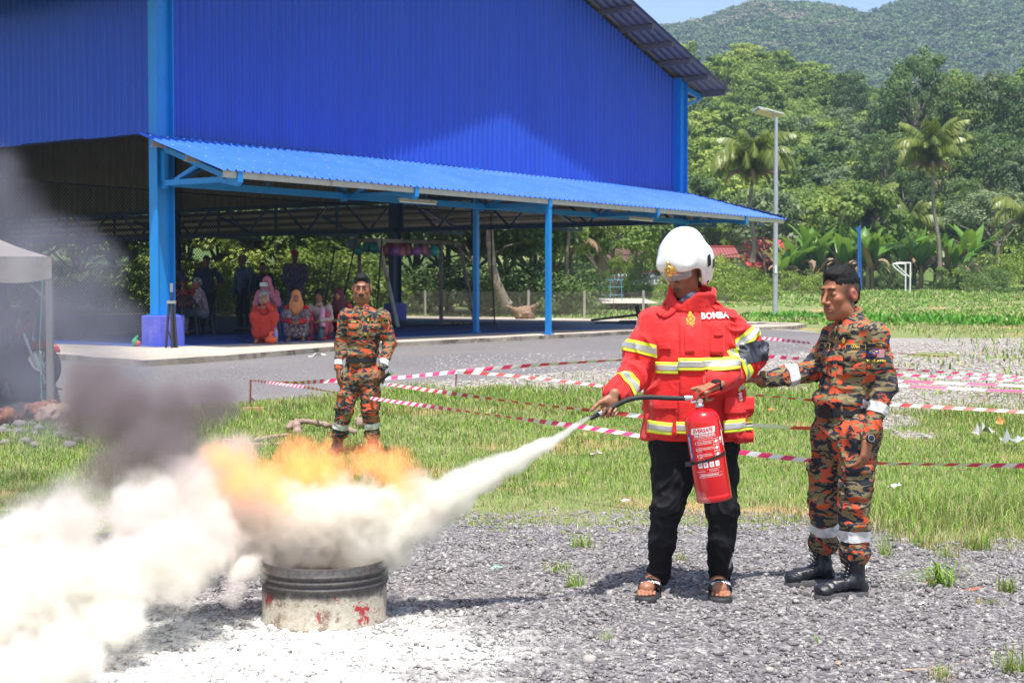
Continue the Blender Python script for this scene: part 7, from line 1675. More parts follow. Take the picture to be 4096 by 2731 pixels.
# pink towel and phone and belongings
p = W(1290, 1290, 30.1); e = link('towel', MB().add([(x*0.05+0.01*math.sin(z*20), -0.02*math.sin(z*9+x), -z) for z in np.linspace(0, 0.38, 9) for x in (-1, 0, 1)], [(a*3+b_, a*3+b_+1, a*3+b_+4, a*3+b_+3) for a in range(8) for b_ in range(2)], True).mesh(), cloth('pink_towel', (0.72, 0.38, 0.55)), None, W(1290, 1232, 30.05)); so = e.modifiers.new('s', 'SOLIDIFY'); so.thickness = 0.015; tag(e, 'pink towel hanging from the shoulder of the person in rose trousers', 'towel')
p = W(1055, 1138, 30.85); e = empty('mobile_phone', p, 0, 'phone in a white and green floral case held up by the person in pink headscarf', 'phone'); bevel(MB().box((0, 0, 0), (0.17, 0.012, 0.085)).build('case', speck_mat('floral_case', (0.75, 0.78, 0.76), (0.15, 0.45, 0.12), 30, 0.56), e), 0.006)
MB().lathe([(0.0, 0.004), (0.010, 0.003), (0.011, 0)], (0.06, -0.006, 0.02), 10, True, Matrix.Rotation(R(90), 3, 'X')).build('lens', blackp, e)
pc = M('dark_chair_plastic', (0.015, 0.017, 0.03), 0.45)
def pchair(x, y, z, rz, label, m, s=1.0, group=None):
    e = empty('plastic_chair', (x, y, z), rz, label, 'chair', group); e.scale = (s,)*3
    bevel(MB().box((0, 0, 0.43), (0.42, 0.42, 0.03)).build('seat', m, e), 0.01)
    for sx in (-1, 1):
        for sy in (-1, 1): MB().bar((sx*0.19, sy*0.19, 0.43), (sx*0.24, sy*0.25, 0), 0.045, 0.03).build('leg', m, e)
        MB().tube([(sx*0.22, -0.16, 0.43), (sx*0.23, -0.17, 0.63), (sx*0.23, 0.0, 0.65), (sx*0.21, 0.20, 0.66)], 0.018, 6).build('armrest', m, e)
    MB().tube([(-0.19, 0.21, 0.43), (-0.20, 0.27, 0.78), (-0.12, 0.30, 0.86), (0.12, 0.30, 0.86), (0.20, 0.27, 0.78), (0.19, 0.21, 0.43)], 0.02, 6).build('back_frame', m, e)
    for k in range(5): MB().bar((-0.13+k*0.065, 0.23, 0.47), (-0.13+k*0.065, 0.295, 0.85), 0.035, 0.012).build('back_slat', m, e)
    return e
p = W(752, 1345, 33.0); pchair(p.x, p.y, FLZ, R(185), 'dark plastic chair turned round under the person in red batik shirt', pc)
p = W(812, 1345, 33.5); pchair(p.x, p.y, FLZ, R(-80), 'dark plastic chair under the grey-haired person', pc)
p = W(1085, 1368, 31.6); pchair(p.x, p.y, FLZ, R(0), 'blue plastic chair under the person filming with a phone', M('blue_chair_plastic', (0.03, 0.07, 0.25), 0.45))
p = gp(W(3885, 0, 108).x, 108, 0.0); p.z = W(3885, 1170, 108).z; pchair(p.x, p.y, p.z, R(-60), 'pale pink plastic chair standing alone on the grassy field', M('pink_chair_plastic', (0.72, 0.42, 0.36), 0.5))
s = Sculpt(); s.ell((0, 0, 0.07), (0.11, 0.08, 0.075), 0.02).cap((0, 0, 0.10), (-0.01, 0, 0.19), 0.05, 0.018, 0.03).ell((0.02, 0, 0.21), (0.035, 0.02, 0.03), 0.02); b_ = W(1084, 1366, 28.2); b_.z = FLZ
e = empty('carrier_bag', b_, 0, 'knotted orange carrier bag at the feet of the old person in rust red', 'bag'); link('bag_body', s.mesh('bag', 0.007, folds(0.006, 22, 4)), M('orange_film', (0.85, 0.12, 0.03), 0.35, bump=0.4, bs=30), e)
b_ = W(1078, 1350, 28.6); b_.z = FLZ; s = Sculpt(); s.ell((0, 0, 0.13), (0.08, 0.05, 0.13), 0.02); e = link('food_packet', s.mesh('food_packet', 0.009, folds(0.006, 20, 9)), speck_mat('packet_print', (0.70, 0.74, 0.68), (0.12, 0.42, 0.12), 16, 0.5), None, b_); tag(e, 'white and green food packet standing behind the orange carrier bag', 'packet')
b_ = W(1103, 1366, 28.3); b_.z = FLZ; e = empty('water_bottle', b_, 0, 'clear water bottle with blue cap and label beside the orange bag', 'bottle')
cb = NT('clear_pet'); cb.base((0.75, 0.82, 0.88)); cb.rough(0.08); cb.p.inputs['Transmission Weight'].default_value = 0.7; cb.p.inputs['IOR'].default_value = 1.2
MB().lathe([(0.0, 0.0), (0.040, 0.004), (0.043, 0.03), (0.040, 0.06), (0.043, 0.09), (0.043, 0.22), (0.030, 0.27), (0.015, 0.29), (0.015, 0.30)], (0, 0, 0), 16).build('bottle_body', cb.m, e); MB().lathe([(0.0445, 0.13), (0.0445, 0.20)], (0, 0, 0), 16).build('label', M('bottle_label', (0.22, 0.28, 0.72), 0.4), e); MB().lathe([(0.017, 0.295), (0.017, 0.318), (0.0, 0.319)], (0, 0, 0), 12).build('cap', M('bottle_cap', (0.05, 0.07, 0.55), 0.4), e)
b_ = W(1282, 1345, 30.0); b_.z = FLZ; MBx = MB().lathe([(0, 0), (0.07, 0.005), (0.075, 0.05), (0.070, 0.12), (0.075, 0.19), (0.04, 0.23), (0.03, 0.26), (0, 0.262)], (0, 0, 0), 14).build('water_jug', M('dark_teal_plastic', (0.03, 0.09, 0.12), 0.3), None, b_); tag(MBx, 'dark teal ribbed water jug between the feet of the person in rose trousers', 'jug')
for px, py, lb in ((1120, 1372, 'grey slipper left empty beside the water bottle'), (1142, 1368, 'grey slipper lying behind the other one')):
    b_ = W(px, py, 28.3); b_.z = FLZ; s = Sculpt(); s.cap((-0.08, 0, 0.0), (0.08, 0, 0), 0.04, 0.048, 0.01); s.box((0, 0, 0.522), (1, 1, 0.5), 0.001, 0.003, sub=1).box((0, 0, -0.5), (1, 1, 0.5), 0.001, 0.002, sub=1).cap((0.03, -0.04, 0.03), (0.03, 0.04, 0.03), 0.012, None, 0.01); tag(link('slipper', s.mesh('slipper', 0.008), M('slipper_rubber', (0.12, 0.11, 0.12), 0.7), None, b_), lb, 'slipper')
a, b2 = W(935, 1342, 30.5), W(998, 1370, 28.7); a.z = FLZ+0.03; b2.z = FLZ+0.03; e = tag(MB().tube([a-a, b2-a], 0.025, 8).tube([b2-a, (b2-a)*1.04], 0.035, 8).build('blue_pole', M('dark_blue_pole', (0.02, 0.03, 0.14), 0.4), None, a), 'short dark blue pole lying on the painted floor near the squatting people', 'pole')
# folded stand at the foot of the column
b_ = W(688, 1390, 26.4); b_.z = FLZ-0.01; e = empty('folding_stand', b_, 0, 'folded black tripod stand with a silver collar in front of the column plinth', 'stand'); sm = M('worn_black_tube', (0.035, 0.035, 0.04), 0.5, alt=(0.2, 0.2, 0.2), altf=0.66)
for x0, y0, x1 in ((-0.11, 0, -0.045), (0.01, -0.03, 0.0), (0.08, 0.03, 0.03), (0.03, 0.1, 0.01)): MB().tube([(x0, y0, 0), (x1, y0*0.3, 0.80)], 0.024, 8).build('leg', sm, e)
MB().tube([(-0.08, 0, 0.36), (0.01, 0.0, 0.06)], 0.014, 6).build('brace', sm, e); MB().box((0, 0, 0.82), (0.16, 0.07, 0.05)).build('collar', steelm, e); MB().tube([(0.0, 0, 0.80), (0, 0, 1.02)], 0.022, 8).build('pole', sm, e); MB().tube([(0, 0, 1.0), (0, 0, 1.16)], 0.03, 8).build('sleeve', M('pole_grey', (0.25, 0.25, 0.27), 0.4), e)
b_ = W(540, 1378, 27.0); b_.z = FLZ; e = empty('watering_toy', b_, 0, 'small green and red plastic jug left beside the column plinth', 'jug'); s = Sculpt(); s.ell((0, 0, 0.07), (0.06, 0.05, 0.07), 0.02).cap((0.0, 0, 0.12), (0.05, 0, 0.18), 0.03, 0.02, 0.02); link('jug_body', s.mesh('jug', 0.008), M('green_plastic', (0.02, 0.35, 0.12), 0.4), e); s = Sculpt(); s.ell((0.07, -0.03, 0.05), (0.045, 0.04, 0.05), 0.01); link('jug_base', s.mesh('jug_base', 0.008), M('red_plastic', (0.55, 0.06, 0.07), 0.4), e)
# ================================================================== GOAL, BALLOONS, NET
pipe = M('rusty_white_pipe', (0.50, 0.46, 0.44), 0.6, var=0.15, vs=6, alt=(0.28, 0.15, 0.10), altf=0.58)
g0 = W(1590, 1312, 38.5); ge = empty('football_goal', (g0.x, g0.y, FLZ), 0, 'rusty white pipe football goal standing inside the hall under a row of balloons', 'goal')
O = Vector((g0.x, g0.y, FLZ))
for a, b_, nm in ((W(1428, 962, 40), W(1515, 962, 38.6), 'side_bar'), (W(1515, 962, 38.6), W(1838, 973, 42.2), 'crossbar'), (W(1515, 962, 38.6), W(1592, 1312, 38.6), 'post'), (W(1838, 973, 42.2), W(1900, 1298, 42.2), 'post'), (W(1763, 972, 41.0), W(1765, 1290, 43.0), 'rear_post'), (W(1436, 965, 40), W(1442, 1292, 42.0), 'rear_post'), (W(1765, 1290, 43), W(1900, 1298, 42.2), 'ground_bar')):
    for q in (a, b_):
        if q.z < 0.9: q.z = FLZ+0.05
    MB().tube([a-O, b_-O], 0.055, 10).build(nm, pipe, ge)
bal = [(1408, 975, (0.22, 0.28, 0.38), 'slate blue'), (1432, 1000, (0.02, 0.42, 0.38), 'teal'), (1468, 988, (0.02, 0.38, 0.32), 'teal'), (1497, 990, (0.03, 0.45, 0.35), 'teal'), (1514, 990, (0.62, 0.22, 0.30), 'pink'), (1548, 999, (0.60, 0.20, 0.30), 'pink'), (1581, 1003, (0.34, 0.14, 0.50), 'purple'), (1606, 1006, (0.64, 0.26, 0.32), 'pink'), (1637, 1003, (0.62, 0.22, 0.30), 'pink'), (1667, 1004, (0.38, 0.16, 0.55), 'purple'), (1698, 1000, (0.60, 0.16, 0.32), 'pink'), (1714, 1008, (0.42, 0.42, 0.46), 'grey'), (1739, 1003, (0.02, 0.36, 0.34), 'teal'), (1562, 984, (0.62, 0.06, 0.04), 'red'), (1588, 982, (0.70, 0.55, 0.04), 'yellow'), (1614, 985, (0.60, 0.08, 0.08), 'red')]
where = ['leftmost of the row', 'below the leftmost one', 'largest of the teal ones', 'last teal one before the pink ones', 'first pink one after the teal ones', 'beside the goal post', 'between two pink ones', 'overlapping the purple one', 'before the second purple one', 'behind the goal mouth', 'before the grey one', 'near the right end', 'rightmost of the row', 'tucked above the pink ones', 'tucked above the others', 'right of the yellow one']
for i, ((px, py, c, cn), wh) in enumerate(zip(bal, where)):
    p = W(px, py, 39.2+0.1*(i % 3) if i < 13 else 39.9); e = empty('balloon', p, 0, f'{cn} balloon hanging from the goal crossbar, {wh}', 'balloon', 'balloons on the goal'); mt_ = M('balloon_'+cn, c, 0.3, coat=0.3, var=0.04)
    MB().lathe([(0.125*math.sin(math.pi*q/10)*(1-0.12*math.cos(math.pi*q/10)*-1), -0.15*math.cos(math.pi*q/10)) for q in range(11)], (0, 0, 0), 14).build('skin', mt_, e); MB().tube([(0, 0, 0.15), (0, 0, 0.22)], 0.006, 5).build('knot', mt_, e)
# black net across the hall
nm_ = M('net_black', (0.012, 0.012, 0.015), 0.8); ne = empty('sports_net', H(0, 4.2, FLZ), HANG, 'black diamond mesh net hung across the open hall behind the onlookers', 'net')
T0, T1, ZN = -0.3, 16.2, 3.25; st = 0.085; V = []; F = []
wn = 0.0045
for sg in (-1, 1):
    for k in range(int((T1-T0+ZN)/st)):
        c = T0+k*st if sg < 0 else T0-ZN+k*st
        # line: t = c -/+ z
        z0, z1 = 0.0, ZN; f_ = lambda z: c-sg*0+(z if sg > 0 else -z)
        if sg > 0: z0 = max(0, T0-c); z1 = min(ZN, T1-c)
        else: z0 = max(0, c-T1); z1 = min(ZN, c-T0)
        if z1-z0 < 0.05: continue
        nseg = 3; prev = None
        for j in range(nseg+1):
            z = z0+(z1-z0)*j/nseg; t_ = f_(z); ww = wn*0.7; sa = 0.05*math.sin(t_*1.3)+0.03*math.sin(z*2+t_); n_ = len(V); V += [(t_-ww, sa, z+sg*ww), (t_+ww, sa, z-sg*ww)]
            if j: F.append((n_-2, n_-1, n_+1, n_))
tag(link('netting', mesh_np('netting', np.array(V), np.array(F)), nm_, ne), kind='stuff')
for pts in ([(T0, 0, 0.03)]+[(T0+k*1.03, 0.05*math.sin(k), 0.03+0.02*(k % 2)) for k in range(1, 16)]+[(T1+0.1, 0, 0.03)], [(T1, 0, 0), (T1-0.12, 0.02, 1.6), (T1-0.2, 0, ZN)], [(T0, 0, ZN), (8, 0, ZN-0.05), (T1, 0, ZN)]): MB().tube(pts, 0.018, 6).build('border_rope', nm_, ne)
for (a, b_) in ((W(1338, 1000, 36.0), W(1298, 1232, 36.0)), (W(1528, 955, 38.2), W(1508, 1230, 38.2)), (W(1425, 960, 37.2), W(1374, 1195, 37.2))):
    e = tag(MB().tube([a-b_, (0, 0, 0), ], 0.022, 7).build('leaning_rod', M('dark_rod', (0.03, 0.025, 0.025), 0.6), None, b_), {1338: 'black rod leaning against the net left of the moustached officer', 1528: 'black rod hanging beside the slanted goal post', 1425: 'dark red rod leaning between the officer and the goal'}[[1338, 1528, 1425][[36.0, 38.2, 37.2].index(round(b_.y, 1))]], 'rod')
# low wire fence beyond the hall
fe = empty('wire_fence', H(25, 0, 0.4), HANG, 'low wire mesh fence beyond the far side of the hall', 'fence')
for k in range(14): MB().bar((0, 2+k*2.4, 0), (0, 2+k*2.4, 1.1), 0.06).build('fence_post', galv, fe)
V = []; F = []
for sg in (-1, 1):
    for k in range(300):
        c = 2+k*0.11-(0 if sg < 0 else 1.1); n_ = len(V); a = (0.03, c, 0.0); b_ = (0.03, c+sg*1.05*(1 if sg > 0 else 1), 1.05)
        V += [(a[0], a[1]-0.004, a[2]), (a[0], a[1]+0.004, a[2]), (b_[0], b_[1]+0.004, b_[2]), (b_[0], b_[1]-0.004, b_[2])]; F.append((n_, n_+1, n_+2, n_+3))
tag(link('mesh_wire', mesh_np('mesh_wire', np.array(V), np.array(F)), galv, fe), kind='stuff')
# ================================================================== THINGS FARTHER OFF
lp = W(3100, 1278, 56); lp.z = 0.4; e = empty('street_lamp', lp, 0, 'tall slim solar street lamp with a flat slanted head behind the firefighter', 'street lamp')
top = W(3096, 470, 56)-lp; MB().tube([(0, 0, 0), (0.0, 0, top.z*0.6), (-0.0, 0, top.z)], [0.105, 0.085, 0.06], 12).build('pole', M('lamp_grey', (0.46, 0.48, 0.52), 0.45, 0.3), e); MB().lathe([(0.16, 0), (0.16, 0.03), (0.11, 0.04)], (0, 0, 0), 12).build('base_plate', galv, e)
a, b_ = W(3020, 438, 55.6)-lp, W(3125, 466, 56.3)-lp; hd_ = MB().bar(a, b_, 0.42, 0.07, up=(0, 0.5, 1)).build('lamp_head', M('lamp_shell', (0.62, 0.63, 0.64), 0.35, 0.4), e); bevel(hd_, 0.03)
MB().bar(a+Vector((0.08, -0.03, -0.045)), b_+Vector((-0.15, -0.03, -0.045)), 0.34, 0.02, up=(0, 0.5, 1)).build('led_panel', M('led_lens', (0.62, 0.55, 0.42), 0.3), e); MB().tube([top, top+Vector((0.0, 0, 0.22))], 0.05, 8).build('bracket', galv, e)
MB().box((-0.0, -0.115, 1.9), (0.08, 0.01, 0.30)).build('notice', whitep, e)
bp = W(3430, 1160, 92); e = empty('blue_post', bp, 0, 'tall blue lattice post of a sports backboard seen edge-on in the field', 'post'); tb_ = M('blue_post_paint', (0.02, 0.13, 0.50), 0.4)
MB().tube([(0.06, 0, 0), (0.02, 0, 3.95)], 0.06, 8).build('upright', tb_, e); MB().tube([(0.22, 0, 0), (0.12, 0, 3.9)], 0.045, 8).build('upright', tb_, e)
for k in range(9): MB().bar((0.04, 0, 0.3+k*0.42), (0.18, 0, 0.5+k*0.42), 0.03).build('rung', tb_, e)
MB().bar((-0.1, 0, 3.75), (0.12, 0, 3.98), 0.09).build('end_cap', tb_, e)
hp_ = W(3630, 1168, 104); e = empty('hoop_frame', hp_, 0, 'white tubular hoop frame with slanted braces standing in the field', 'frame'); wt = M('white_tube', (0.78, 0.78, 0.78), 0.4)
def rl(px, py, dy=0): return W(px, py, 104+dy)-hp_
MB().tube([rl(3622, 1165), rl(3622, 1055)], 0.055, 8).build('upright', wt, e); MB().tube([rl(3640, 1168, 0.5), rl(3642, 1050, 0.5)], 0.055, 8).build('upright', wt, e)
MB().tube(crv([rl(3642, 1052, 0.5), rl(3592, 1051, 0.3), rl(3585, 1056, 0.2), rl(3592, 1066, 0.2), rl(3637, 1108, 0.4)], 4), 0.045, 7).build('arm', wt, e); MB().tube(crv([rl(3622, 1055), rl(3578, 1055), rl(3572, 1060), rl(3578, 1070), rl(3622, 1105)], 4), 0.045, 7).build('arm', wt, e)
# houses
redr = M('red_roof', (0.42, 0.055, 0.045), 0.7, var=0.2, vs=1, alt=(0.60, 0.50, 0.44), altf=0.60); whw = M('house_wall', (0.52, 0.44, 0.38), 0.85, var=0.15, vs=1); zinc = M('zinc_sheet', (0.42, 0.44, 0.47), 0.5, 0.4, var=0.2, vs=1.5, alt=(0.32, 0.17, 0.11), altf=0.6); marn = M('maroon_roof', (0.26, 0.06, 0.06), 0.6); woodw = M('weathered_wood', (0.17, 0.12, 0.09), 0.9, var=0.3, vs=2)
def house(px, Y, w_, d, wall, roofh, rz, label, wallm, roofm, z=None, hip=False):
    x = W(px, 0, Y).x; z = float(gz(x, Y))+0.0 if z is None else z; e = empty('house', (x, Y, z-0.3), rz, label, 'house')
    MB().box((0, 0, wall/2), (w_, d, wall)).build('wall', wallm, e)
    ov = 0.5
    for sg in (-1, 1):
        n = 8
        for k in range(n):
            a = -w_/2-ov+k*(w_+2*ov)/n; b_ = a+(w_+2*ov)/n-0.03; zz_ = lambda: 0
            MB().add([(a, sg*(d/2+ov), wall-0.15), (b_, sg*(d/2+ov), wall-0.15), (b_, 0, wall+roofh), (a, 0, wall+roofh), (a, sg*(d/2+ov), wall-0.23), (b_, sg*(d/2+ov), wall-0.23), (b_, 0, wall+roofh-0.08), (a, 0, wall+roofh-0.08)], [(0, 1, 2, 3) if sg < 0 else (3, 2, 1, 0), (7, 6, 5, 4) if sg < 0 else (4, 5, 6, 7), (0, 4, 5, 1), (3, 2, 6, 7), (0, 3, 7, 4), (1, 5, 6, 2)]).build('roof_sheet', roofm, e)
    for q in (-1, 1): MB().poly([(q*w_/2, -d/2, wall), (q*w_/2, d/2, wall), (q*w_/2, 0, wall+roofh*0.95)]).build('gable', wallm, e)
    MB().bar((-w_/2-ov, 0, wall+roofh+0.03), (w_/2+ov, 0, wall+roofh+0.03), 0.25, 0.08).build('ridge_cap', M('ridge_red', (0.55, 0.10, 0.07), 0.6), e)
    for k in (-1, 1):
        f_ = MB().box((k*w_*0.25, -d/2-0.02, wall*0.55), (0.9, 0.06, 1.0)).build('window', woodw, e); MB().box((k*w_*0.25, -d/2-0.055, wall*0.55), (0.75, 0.012, 0.85)).build('pane', M('dark_pane', (0.04, 0.05, 0.06), 0.1), f_)
    MB().box((0.0, -d/2-0.02, 1.0), (0.9, 0.06, 2.0)).build('door', woodw, e); return e
house(3080, 124, 6.5, 6.5, 2.3, 1.9, R(35), 'house with a patched red and white roof behind the lamp post', whw, redr)
house(3030, 121, 3.6, 3.5, 1.9, 1.2, R(28), 'low lean-to with a sloping red roof left of the patched house', whw, redr)
house(2890, 116, 1.3, 1.4, 2.9, 0.7, R(15), 'tiny hut with a maroon roof above the thicket', marn, marn)
house(2550, 92, 2.6, 2.2, 1.35, 0.6, R(-12), 'grey zinc shack beside the path right of the net', zinc, zinc, z=0.95)
house(2500, 112, 3.0, 3.0, 2.6, 1.0, R(20), 'wooden hut with a dark sagging roof half hidden by trees', woodw, M('dark_roof', (0.10, 0.045, 0.035), 0.8))
pth = M('path_concrete', (0.50, 0.44, 0.37), 0.9, var=0.12, vs=1)
q = [(G(2425, 1172, 0.6)), G(2620, 1160, 0.72), G(2600, 1146, 0.8), G(2420, 1158, 0.72)]
tag(MB().poly([Vector((W(px, 0, Y).x, Y, float(gz(W(px, 0, Y).x, Y))+0.35)) for px, Y in ((2400, 66), (2640, 66), (2580, 76), (2400, 76))]).build('concrete_path', pth), kind='structure')
e = empty('climbing_frame', gp(W(2420, 0, 72).x, 72, 0.1), 0, 'pale blue tubular frame beyond the hall beside the path', 'frame'); pb = M('pale_blue_tube', (0.12, 0.34, 0.46), 0.5)
for sx in (-0.9, -0.3, 0.3, 0.9): MB().tube([(sx, 0, 0), (sx*0.9, 0, 1.25)], 0.02, 6).build('post', pb, e)
for z_ in (0.5, 0.9, 1.25): MB().tube([(-0.95, 0, z_), (0.95, 0, z_)], 0.016, 6).build('rail', pb, e)
# root stump beyond the hall
e = empty('tree_stump', gp(W(2100, 0, 52).x, 52), 0, 'tangle of pale brown roots and an uprooted stump on the grass behind the hall', 'stump'); r2 = np.random.default_rng(12); rootm = M('root_wood', (0.27, 0.19, 0.13), 0.9, var=0.3, vs=4)
s = Sculpt(); s.ell((0, 0, 0.25), (0.35, 0.3, 0.3), 0.1)
for k in range(9): a = k*0.7; s.cap((0, 0, 0.25), (math.cos(a)*0.7*r2.uniform(0.5, 1.1), math.sin(a)*0.4, r2.uniform(0.0, 0.65)), 0.13, 0.04, 0.06)
link('root_ball', s.mesh('root_ball', 0.025, folds(0.03, 6, 3)), rootm, e)
# concrete wheel stand and flat frames at the end of the hall floor
b_ = W(2535, 1285, 44.5); b_.z = FLZ; e = empty('wheel_stand', b_, 0, 'pole with a round concrete foot tipped over at the end of the hall floor', 'stand')
MB().lathe([(0, -0.05), (0.26, -0.05), (0.28, 0.0), (0.26, 0.05), (0, 0.05)], (0.15, 0, 0.28), 20, True, Matrix.Rotation(R(75), 3, 'Y')).build('foot', M('old_concrete', (0.10, 0.085, 0.075), 0.9), e); MB().tube([(0.1, 0, 0.26), (-1.3, 0, 0.10)], 0.035, 8).build('pole', blackp, e)
for k, (x0, lb) in enumerate(((-0.6, 'flat dark steel frame lying at the end of the hall floor'), (0.1, 'second flat steel frame overlapping the first on the hall floor'))):
    m = MB(); 
    for a, b2 in (((-0.6, 0), (0.6, 0)), ((0.6, 0), (0.75, 0.9)), ((0.75, 0.9), (-0.45, 0.9)), ((-0.45, 0.9), (-0.6, 0))): m.bar((a[0], a[1], 0), (b2[0], b2[1], 0), 0.06, 0.04)
    o = m.build('flat_frame', M('frame_steel', (0.05, 0.06, 0.08), 0.4, 0.4), None, b_+Vector((x0, -0.7-0.2*k, 0.03+0.05*k))); tag(o, lb, 'frame')
# white kerb end
a, b_ = GG(3040, 1306), GG(3170, 1310); o = MB().bar(a+Vector((0, 0, 0.05)), b_+Vector((0, 0, 0.05)), 0.25, 0.14).build('kerb', pth); tag(o, kind='structure')
# cable
a, b_ = W(2380, 1010, 95), W(3130, 985, 118); tag(MB().tube([a, a.lerp(b_, 0.5)-Vector((0, 0, 0.8)), b_], 0.03, 5).build('overhead_cable', blackp), 'thin black cable sagging across the thicket behind the helmet', 'cable')
# ================================================================== BARRIER TAPE
tw = M('tape_white', (0.80, 0.78, 0.78), 0.45, var=0.05); tp_ = M('tape_pink', (0.80, 0.045, 0.16), 0.45, var=0.1); trd = M('tape_red', (0.62, 0.06, 0.05), 0.5)
def tape_line(pts, label, wd=0.055, pitch=0.11, red=None, tw_seed=1, group='barrier tapes round the drill ground'):
    P = crv([W(px, py, Y) for px, py, Y in pts], 16); m = MB(); L = [0]
    for i in range(1, len(P)): L.append(L[-1]+(P[i]-P[i-1]).length)
    n = max(2, int(L[-1]/pitch)); xs = np.linspace(0, L[-1], n+1); O_ = P[0]
    Q = [Vector([np.interp(x, L, [p[k] for p in P]) for k in range(3)])-O_ for x in xs]
    r3 = random.Random(tw_seed); tws = [0.9*math.sin(i*0.13+tw_seed)+0.2*r3.random() for i in range(n+1)]
    V = []
    for i, q in enumerate(Q):
        d = (Q[min(i+1, n)]-Q[max(i-1, 0)]).normalized(); up = Vector((0, 0, 1)); sd = d.cross(up).normalized(); a = tws[i]; u = (up*math.cos(a)+sd*math.sin(a))*wd/2; V += [q-u-d*0.02, q+u+d*0.02]
    m.v = [tuple(v) for v in V]; m.f = [(2*i, 2*i+2, 2*i+3, 2*i+1) for i in range(n)]; m.m = [i % 2 for i in range(n)]; m.sm = [False]*n
    return tag(m.build('barrier_tape', [tw, red or tp_], None, O_), label, 'barrier tape', group)
tape_line([(1000, 1522, 17.8), (1180, 1530, 17.0), (1345, 1521, 16.0), (1600, 1509, 16.6), (1823, 1487, 17.2), (2100, 1463, 17.2), (2500, 1438, 17.2)], 'pink and white tape strung behind the moustached officer up to the firefighter', 0.045)
tape_line([(1000, 1520, 17.8), (1200, 1545, 15.8), (1345, 1570, 14.6), (1560, 1603, 13.0), (1900, 1650, 11.6), (2350, 1710, 10.4), (2610, 1752, 10.0), (2950, 1806, 9.6), (3240, 1840, 9.4), (3480, 1852, 9.4), (4250, 1864, 9.4)], 'longest pink and white tape sweeping low across the lawn to the right edge', 0.034, 0.075, None, 2)
tape_line([(1823, 1487, 17.2), (2050, 1502, 17), (2300, 1530, 16.6), (2560, 1560, 16), (3010, 1580, 15.5), (3250, 1600, 15), (3560, 1617, 14.6), (4250, 1656, 14)], 'faded red and white tape crossing behind the trainee at hip height', 0.035, 0.10, trd, 3)
tape_line([(1540, 1535, 16.5), (1800, 1572, 15), (2100, 1612, 14), (2400, 1645, 13.2), (2600, 1668, 13)], 'pale red and white tape slack across the middle of the lawn', 0.040, 0.10, trd, 4)
tape_line([(3050, 1352, 30), (3150, 1362, 29), (3240, 1372, 28)], 'short stretch of pink tape over the road between the two men', 0.06, 0.11, None, 5)
tape_line([(3050, 1424, 24), (3220, 1436, 23.5)], 'lower stretch of pink tape between the two men', 0.06, 0.11, None, 6)
for i, (a, b_, c_, Y, lb) in enumerate(((1405, 1428, 1460, 26, 'uppermost tape right of the camouflaged instructor'), (1468, 1490, 1518, 20, 'second tape down right of the camouflaged instructor'), (1494, 1508, 1530, 18, 'third tape down, thin and pink, right of the instructor'), (1520, 1532, 1549, 16, 'broad white tape, fourth down, right of the instructor'), (1536, 1552, 1574, 15.5, 'thin white tape, lowest of the bundle right of the instructor'))):
    tape_line([(3480, a, Y), (3800, b_, Y), (4250, c_, Y)], lb, 0.030 if i != 3 else 0.028, 0.10 if i < 3 else 0.35, None, 7+i)
tape_line([(3000, 1700, 11.5), (3200, 1712, 11.5), (3330, 1716, 11.4)], 'crumpled white tape end lying in the grass behind the two men', 0.035, 0.3, trd, 13)
rod = M('rusty_rod', (0.22, 0.07, 0.05), 0.7)
for px, py, ty, lb in ((1000, 1640, 1518, 'thin rusty rod holding the left corner of the tape'), (1823, 1545, 1484, 'thin rusty rod holding the tape near the road'), (2437, 1285, 1100, 'slim rod with tape beyond the hall near the net edge')):
    if py < 1300: b_ = gp(W(px+20, 0, 60).x, 60, 0.0); h_ = 1.5
    else: b_ = GG(px, py); h_ = W(px, ty, b_.y).z-b_.z
    tag(MB().tube([(0, 0, 0), (0.01, 0, h_)], 0.012, 6).build('tape_rod', rod, None, b_), lb, 'rod')
b_ = GG(1015, 1648); tag(MB().box((0, 0, 0.03), (0.24, 0.12, 0.05)).build('wooden_block', M('reddish_wood', (0.50, 0.22, 0.16), 0.8), None, b_), 'reddish wooden block at the foot of the left corner rod', 'block')
# ================================================================== LOGS, LITTER
woodg = M('bleached_wood', (0.30, 0.21, 0.165), 0.9, var=0.25, vs=6, bump=0.5, bs=20, alt=(0.16, 0.09, 0.06), altf=0.6)
def log(pts, r0, label, m=woodg, cat='log'):
    P = [GG(px, py)+Vector((0, 0, dz)) for px, py, dz in pts]; O_ = P[0]; s = Sculpt(); Q = crv([p-O_ for p in P], 3)
    for i in range(len(Q)-1): s.cap(Q[i], Q[i+1], r0*(1-0.04*i), r0*(1-0.04*(i+1)), 0.01)
    return tag(link('log', s.mesh('log', max(0.006, r0/6), folds(r0*0.22, 9, int(pts[0][0]) % 50)), m, None, O_), label, cat)
log([(1155, 1728, 0.05), (1210, 1722, 0.10), (1300, 1725, 0.07), (1420, 1742, 0.04)], 0.040, 'crooked driftwood log lying in the grass left of the moustached officer')
log([(1185, 1722, 0.08), (1190, 1740, 0.03)], 0.045, 'short stub of wood sticking out below the driftwood log')
log([(1020, 1778, 0.04), (1080, 1765, 0.04), (1150, 1758, 0.05)], 0.022, 'thin bleached stick in the grass left of the driftwood log', cat='stick')
log([(905, 1772, 0.03), (1000, 1790, 0.03), (1130, 1788, 0.03)], 0.020, 'second thin stick in the grass closer to the flames', cat='stick')
log([(1440, 1712, 0.05), (1480, 1708, 0.06)], 0.06, 'lump of bleached wood between the legs of the moustached officer')
